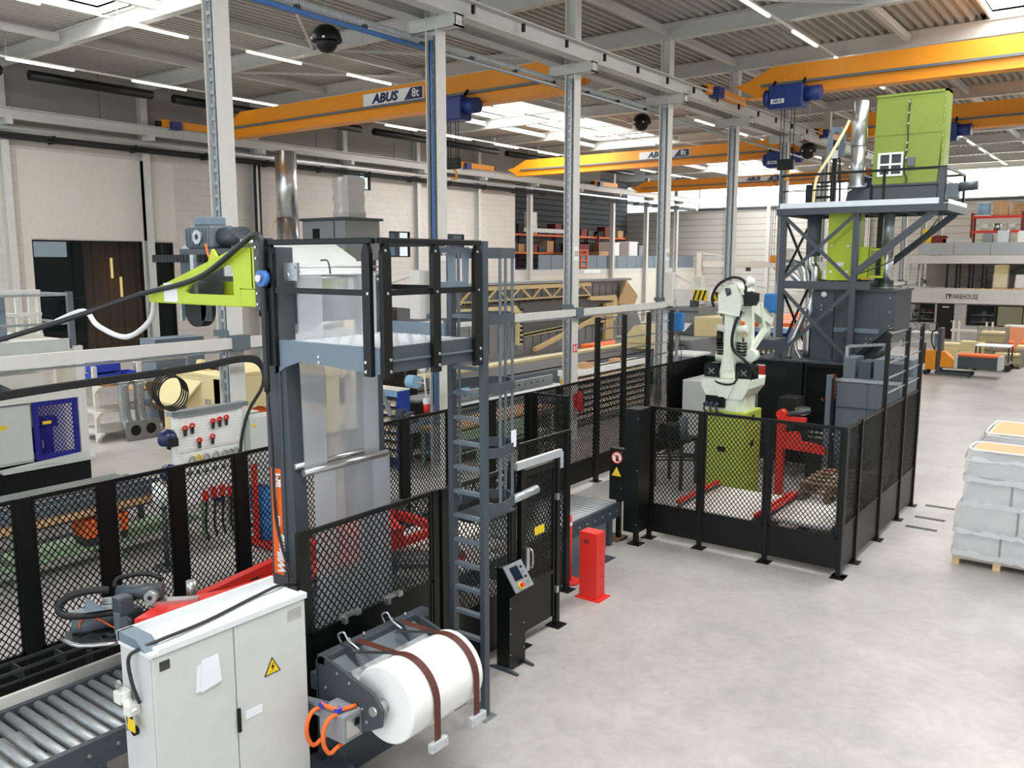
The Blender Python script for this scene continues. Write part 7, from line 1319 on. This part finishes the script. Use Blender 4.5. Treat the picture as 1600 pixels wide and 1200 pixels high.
# pallet stacker with load, trolley, crates
t = T('pallet_stacker', 'orange-yellow electric pallet stacker with dark fork legs on open floor', 'stacker', (-6.7, 38.3, 0))
G().box(-7.3, 37.95, .2, -6.9, 38.7, .98).build('body', 'crane_orange', t, .04); G().prism([(-6.72, 37.98, .35), (-6.1, 37.98, .35), (-6.1, 37.98, .5), (-6.6, 37.98, .95), (-6.72, 37.98, .95)], (0, .65, 0)).build('battery_hood', 'crane_orange', t, .02)
G().box(-6.88, 38.0, .1, -6.74, 38.65, 1.9).build('mast', 'dark_grey', t, .01); G().box(-6.9, 37.9, .06, -5.6, 38.06, .16).build('fork_leg', 'dark_grey', t); G().box(-6.9, 38.6, .06, -5.6, 38.76, .16).build('fork_leg', 'dark_grey', t); G().box(-6.74, 38.0, .3, -5.7, 38.1, .36).box(-6.74, 38.5, .3, -5.7, 38.6, .36).build('fork', 'mid_grey', t)
for x, y in ((-7.25, 38.0), (-7.25, 38.6), (-5.66, 37.98), (-5.66, 38.68)): G().cyl((x, y - .05, .09), (x, y + .05, .09), .09, 14).build('wheel', 'rubber', t)
G().box(-7.5, 38.05, .08, -7.3, 38.6, .11).build('step', 'black', t); G().tube([(-7.0, 38.3, .98), (-7.15, 38.3, 1.3), (-7.15, 38.3, 1.7), (-7.0, 38.3, 1.8)], .03, 6).build('tiller', 'black', t); G().box(-7.42, 38.1, .4, -7.38, 38.5, 1.25).build('back_rest', 'black', t)
t = T('beam_load', 'grey and orange beam load carried on the pallet stacker forks', 'load', (-5.6, 38.3, .36))
G().box(-6.1, 37.9, .37, -4.6, 38.8, .82).build('grey_beam', 'dark_grey', t, .01); G().box(-6.15, 37.92, .82, -4.65, 38.78, .9).build('orange_beam', 'orange', t, .01); G().box(-6.2, 37.86, .34, -6.08, 38.84, .88).box(-4.68, 37.86, .34, -4.56, 38.84, .88).build('clamp', 'cabinet_grey', t)
t = T('table_trolley', 'steel table trolley with pale top behind the pallet stacker load', 'trolley', (-5.1, 41.2, 0))
G().box(-5.9, 40.6, 1.02, -4.6, 41.8, 1.06).build('top', 'white', t); G().box(-5.9, 40.6, .3, -4.6, 41.8, .36).build('shelf', 'galvanized', t)
for x in (-5.86, -4.64):
    for y in (40.65, 41.75): c = G().box(x - .03, y - .03, .22, x + .03, y + .03, 1.02).build('leg', 'dark_metal', t); G().cyl((x, y - .04, .12), (x, y + .04, .12), .12, 14).build('castor', 'rubber', c)
def crate(label, x, y, z, fill, m='mesh_grey'):
    t = T('mesh_crate', label, 'crate', (x, y, z)); a, b, h = .55, .4, .75
    for dx in (-a, a):
        for dy in (-b, b): G().box(x + dx - .03, y + dy - .03, z, x + dx + .03, y + dy + .03, z + h + .1).build('corner_post', m, t)
    for zz in (z + .1, z + .45, z + h): G().box(x - a, y - b - .015, zz, x + a, y - b + .015, zz + .04).box(x - a, y + b - .015, zz, x + a, y + b + .015, zz + .04).box(x - a - .015, y - b, zz, x - a + .015, y + b, zz + .04).box(x + a - .015, y - b, zz, x + a + .015, y + b, zz + .04).build('rail', m, t)
    g = G(); infill(g, (x - a, y - b, z + .1), (1, 0, 0), 2 * a, h - .1, .1, .1, .008); infill(g, (x + a, y - b, z + .1), (0, 1, 0), 2 * b, h - .1, .1, .1, .008); g.build('mesh', m, t); G().box(x - a, y - b, z + .08, x + a, y + b, z + .11).build('floor', m, t); G().box(x - a + .08, y - b + .06, z + .11, x + a - .08, y + b - .06, z + .11 + .5).build('contents', fill, t, .05)
crate('grey mesh crate on top of another, holding cream parts', -5.6, 43.3, .86, 'cream'); crate('grey mesh crate under the stacked one', -5.6, 43.3, 0, 'cream'); crate('grey mesh crate with low cream boards at front right', -4.9, 42.6, 0, 'cream'); crate('grey mesh crate with brown parts behind the stacker mast', -7.1, 44.6, 0, 'cream_dark'); crate('grey mesh crate between two cream stacks', -6.4, 44.8, 0, 'cream_dark')
for i, (x, y, n_) in enumerate(((-7.2, 43.2, 6), (-6.3, 43.0, 7), (-4.2, 43.6, 6))):
    t = T('board_stack', 'stack of cream foam boards on floor, %s of three' % ('left', 'middle', 'right')[i], 'stack', (x, y, 0))
    G().box(x - .5, y - .4, 0, x + .5, y + .4, .12).build('pallet', 'wood', t)
    for k in range(n_): G().box(x - .48 + .02 * (k % 2), y - .38, .125 + .13 * k, x + .46 + .02 * (k % 2), y + .38, .245 + .13 * k).build('board', 'cream', t, .01)
t = T('post_stillage', 'white post stillage with upright stubs behind the cream stacks', 'rack', (-6.8, 46, 0))
for x in (-7.6, -7.35, -6.2, -5.95): G().box(x - .04, 45.5, 0, x + .04, 45.58, 1.75).build('post', 'offwhite', t)
G().box(-7.7, 45.46, 1.25, -5.4, 45.6, 1.35).build('beam', 'offwhite', t); G().box(-7.6, 45.5, .5, -5.5, 46.4, .6).build('shelf', 'offwhite', t)
t = T('orange_shelving', 'orange shelving run with pale top against warehouse front, far right', 'shelving', (-4, 52, 0))
G().box(-6.2, 51.6, 1.15, 2, 52.6, 1.22).build('top', 'offwhite', t); G().box(-6.2, 51.6, 0, 2, 52.6, 1.15).build('carcass', 'orange_pale', t, .01)
for i in range(7): G().box(-6.1 + 1.15 * i, 51.58, .05, -5.05 + 1.15 * i, 51.6, 1.1).build('front_panel', 'orange_pale', t, .004)
for i in range(6):
    c = T('orange_casting', 'loose orange casting on floor by the orange shelving, %s from left' % ord_[i], 'casting', (-6.0 + .55 * i, 47.5, 0), 'orange castings on the floor')
    G().sph((-6.0 + .55 * i, 47.5, .3), .34, 10, 6, -.88, 1, .9).build('body', 'orange', c); G().cyl((-6.0 + .55 * i, 47.5, .5), (-5.9 + .55 * i, 47.4, .75), .12, 10).build('spout', 'orange', c)
t = T('bicycle_rack', 'grey bench with bent tubes left of the black warehouse door', 'bench', (-9.9, 50, 0))
G().box(-10.8, 49.6, .78, -9.0, 50.4, .84).build('top', 'white', t); legs(t, (-10.7, -9.1), (49.7, 50.3), .78, .04, 'mid_grey')
for i in range(3): G().ring((-10.4 + .55 * i, 49.9, 1.1), (-10.4 + .55 * i, 49.95, 1.1), .26, .23, 16).build('tube_ring', 'dark_metal', t)
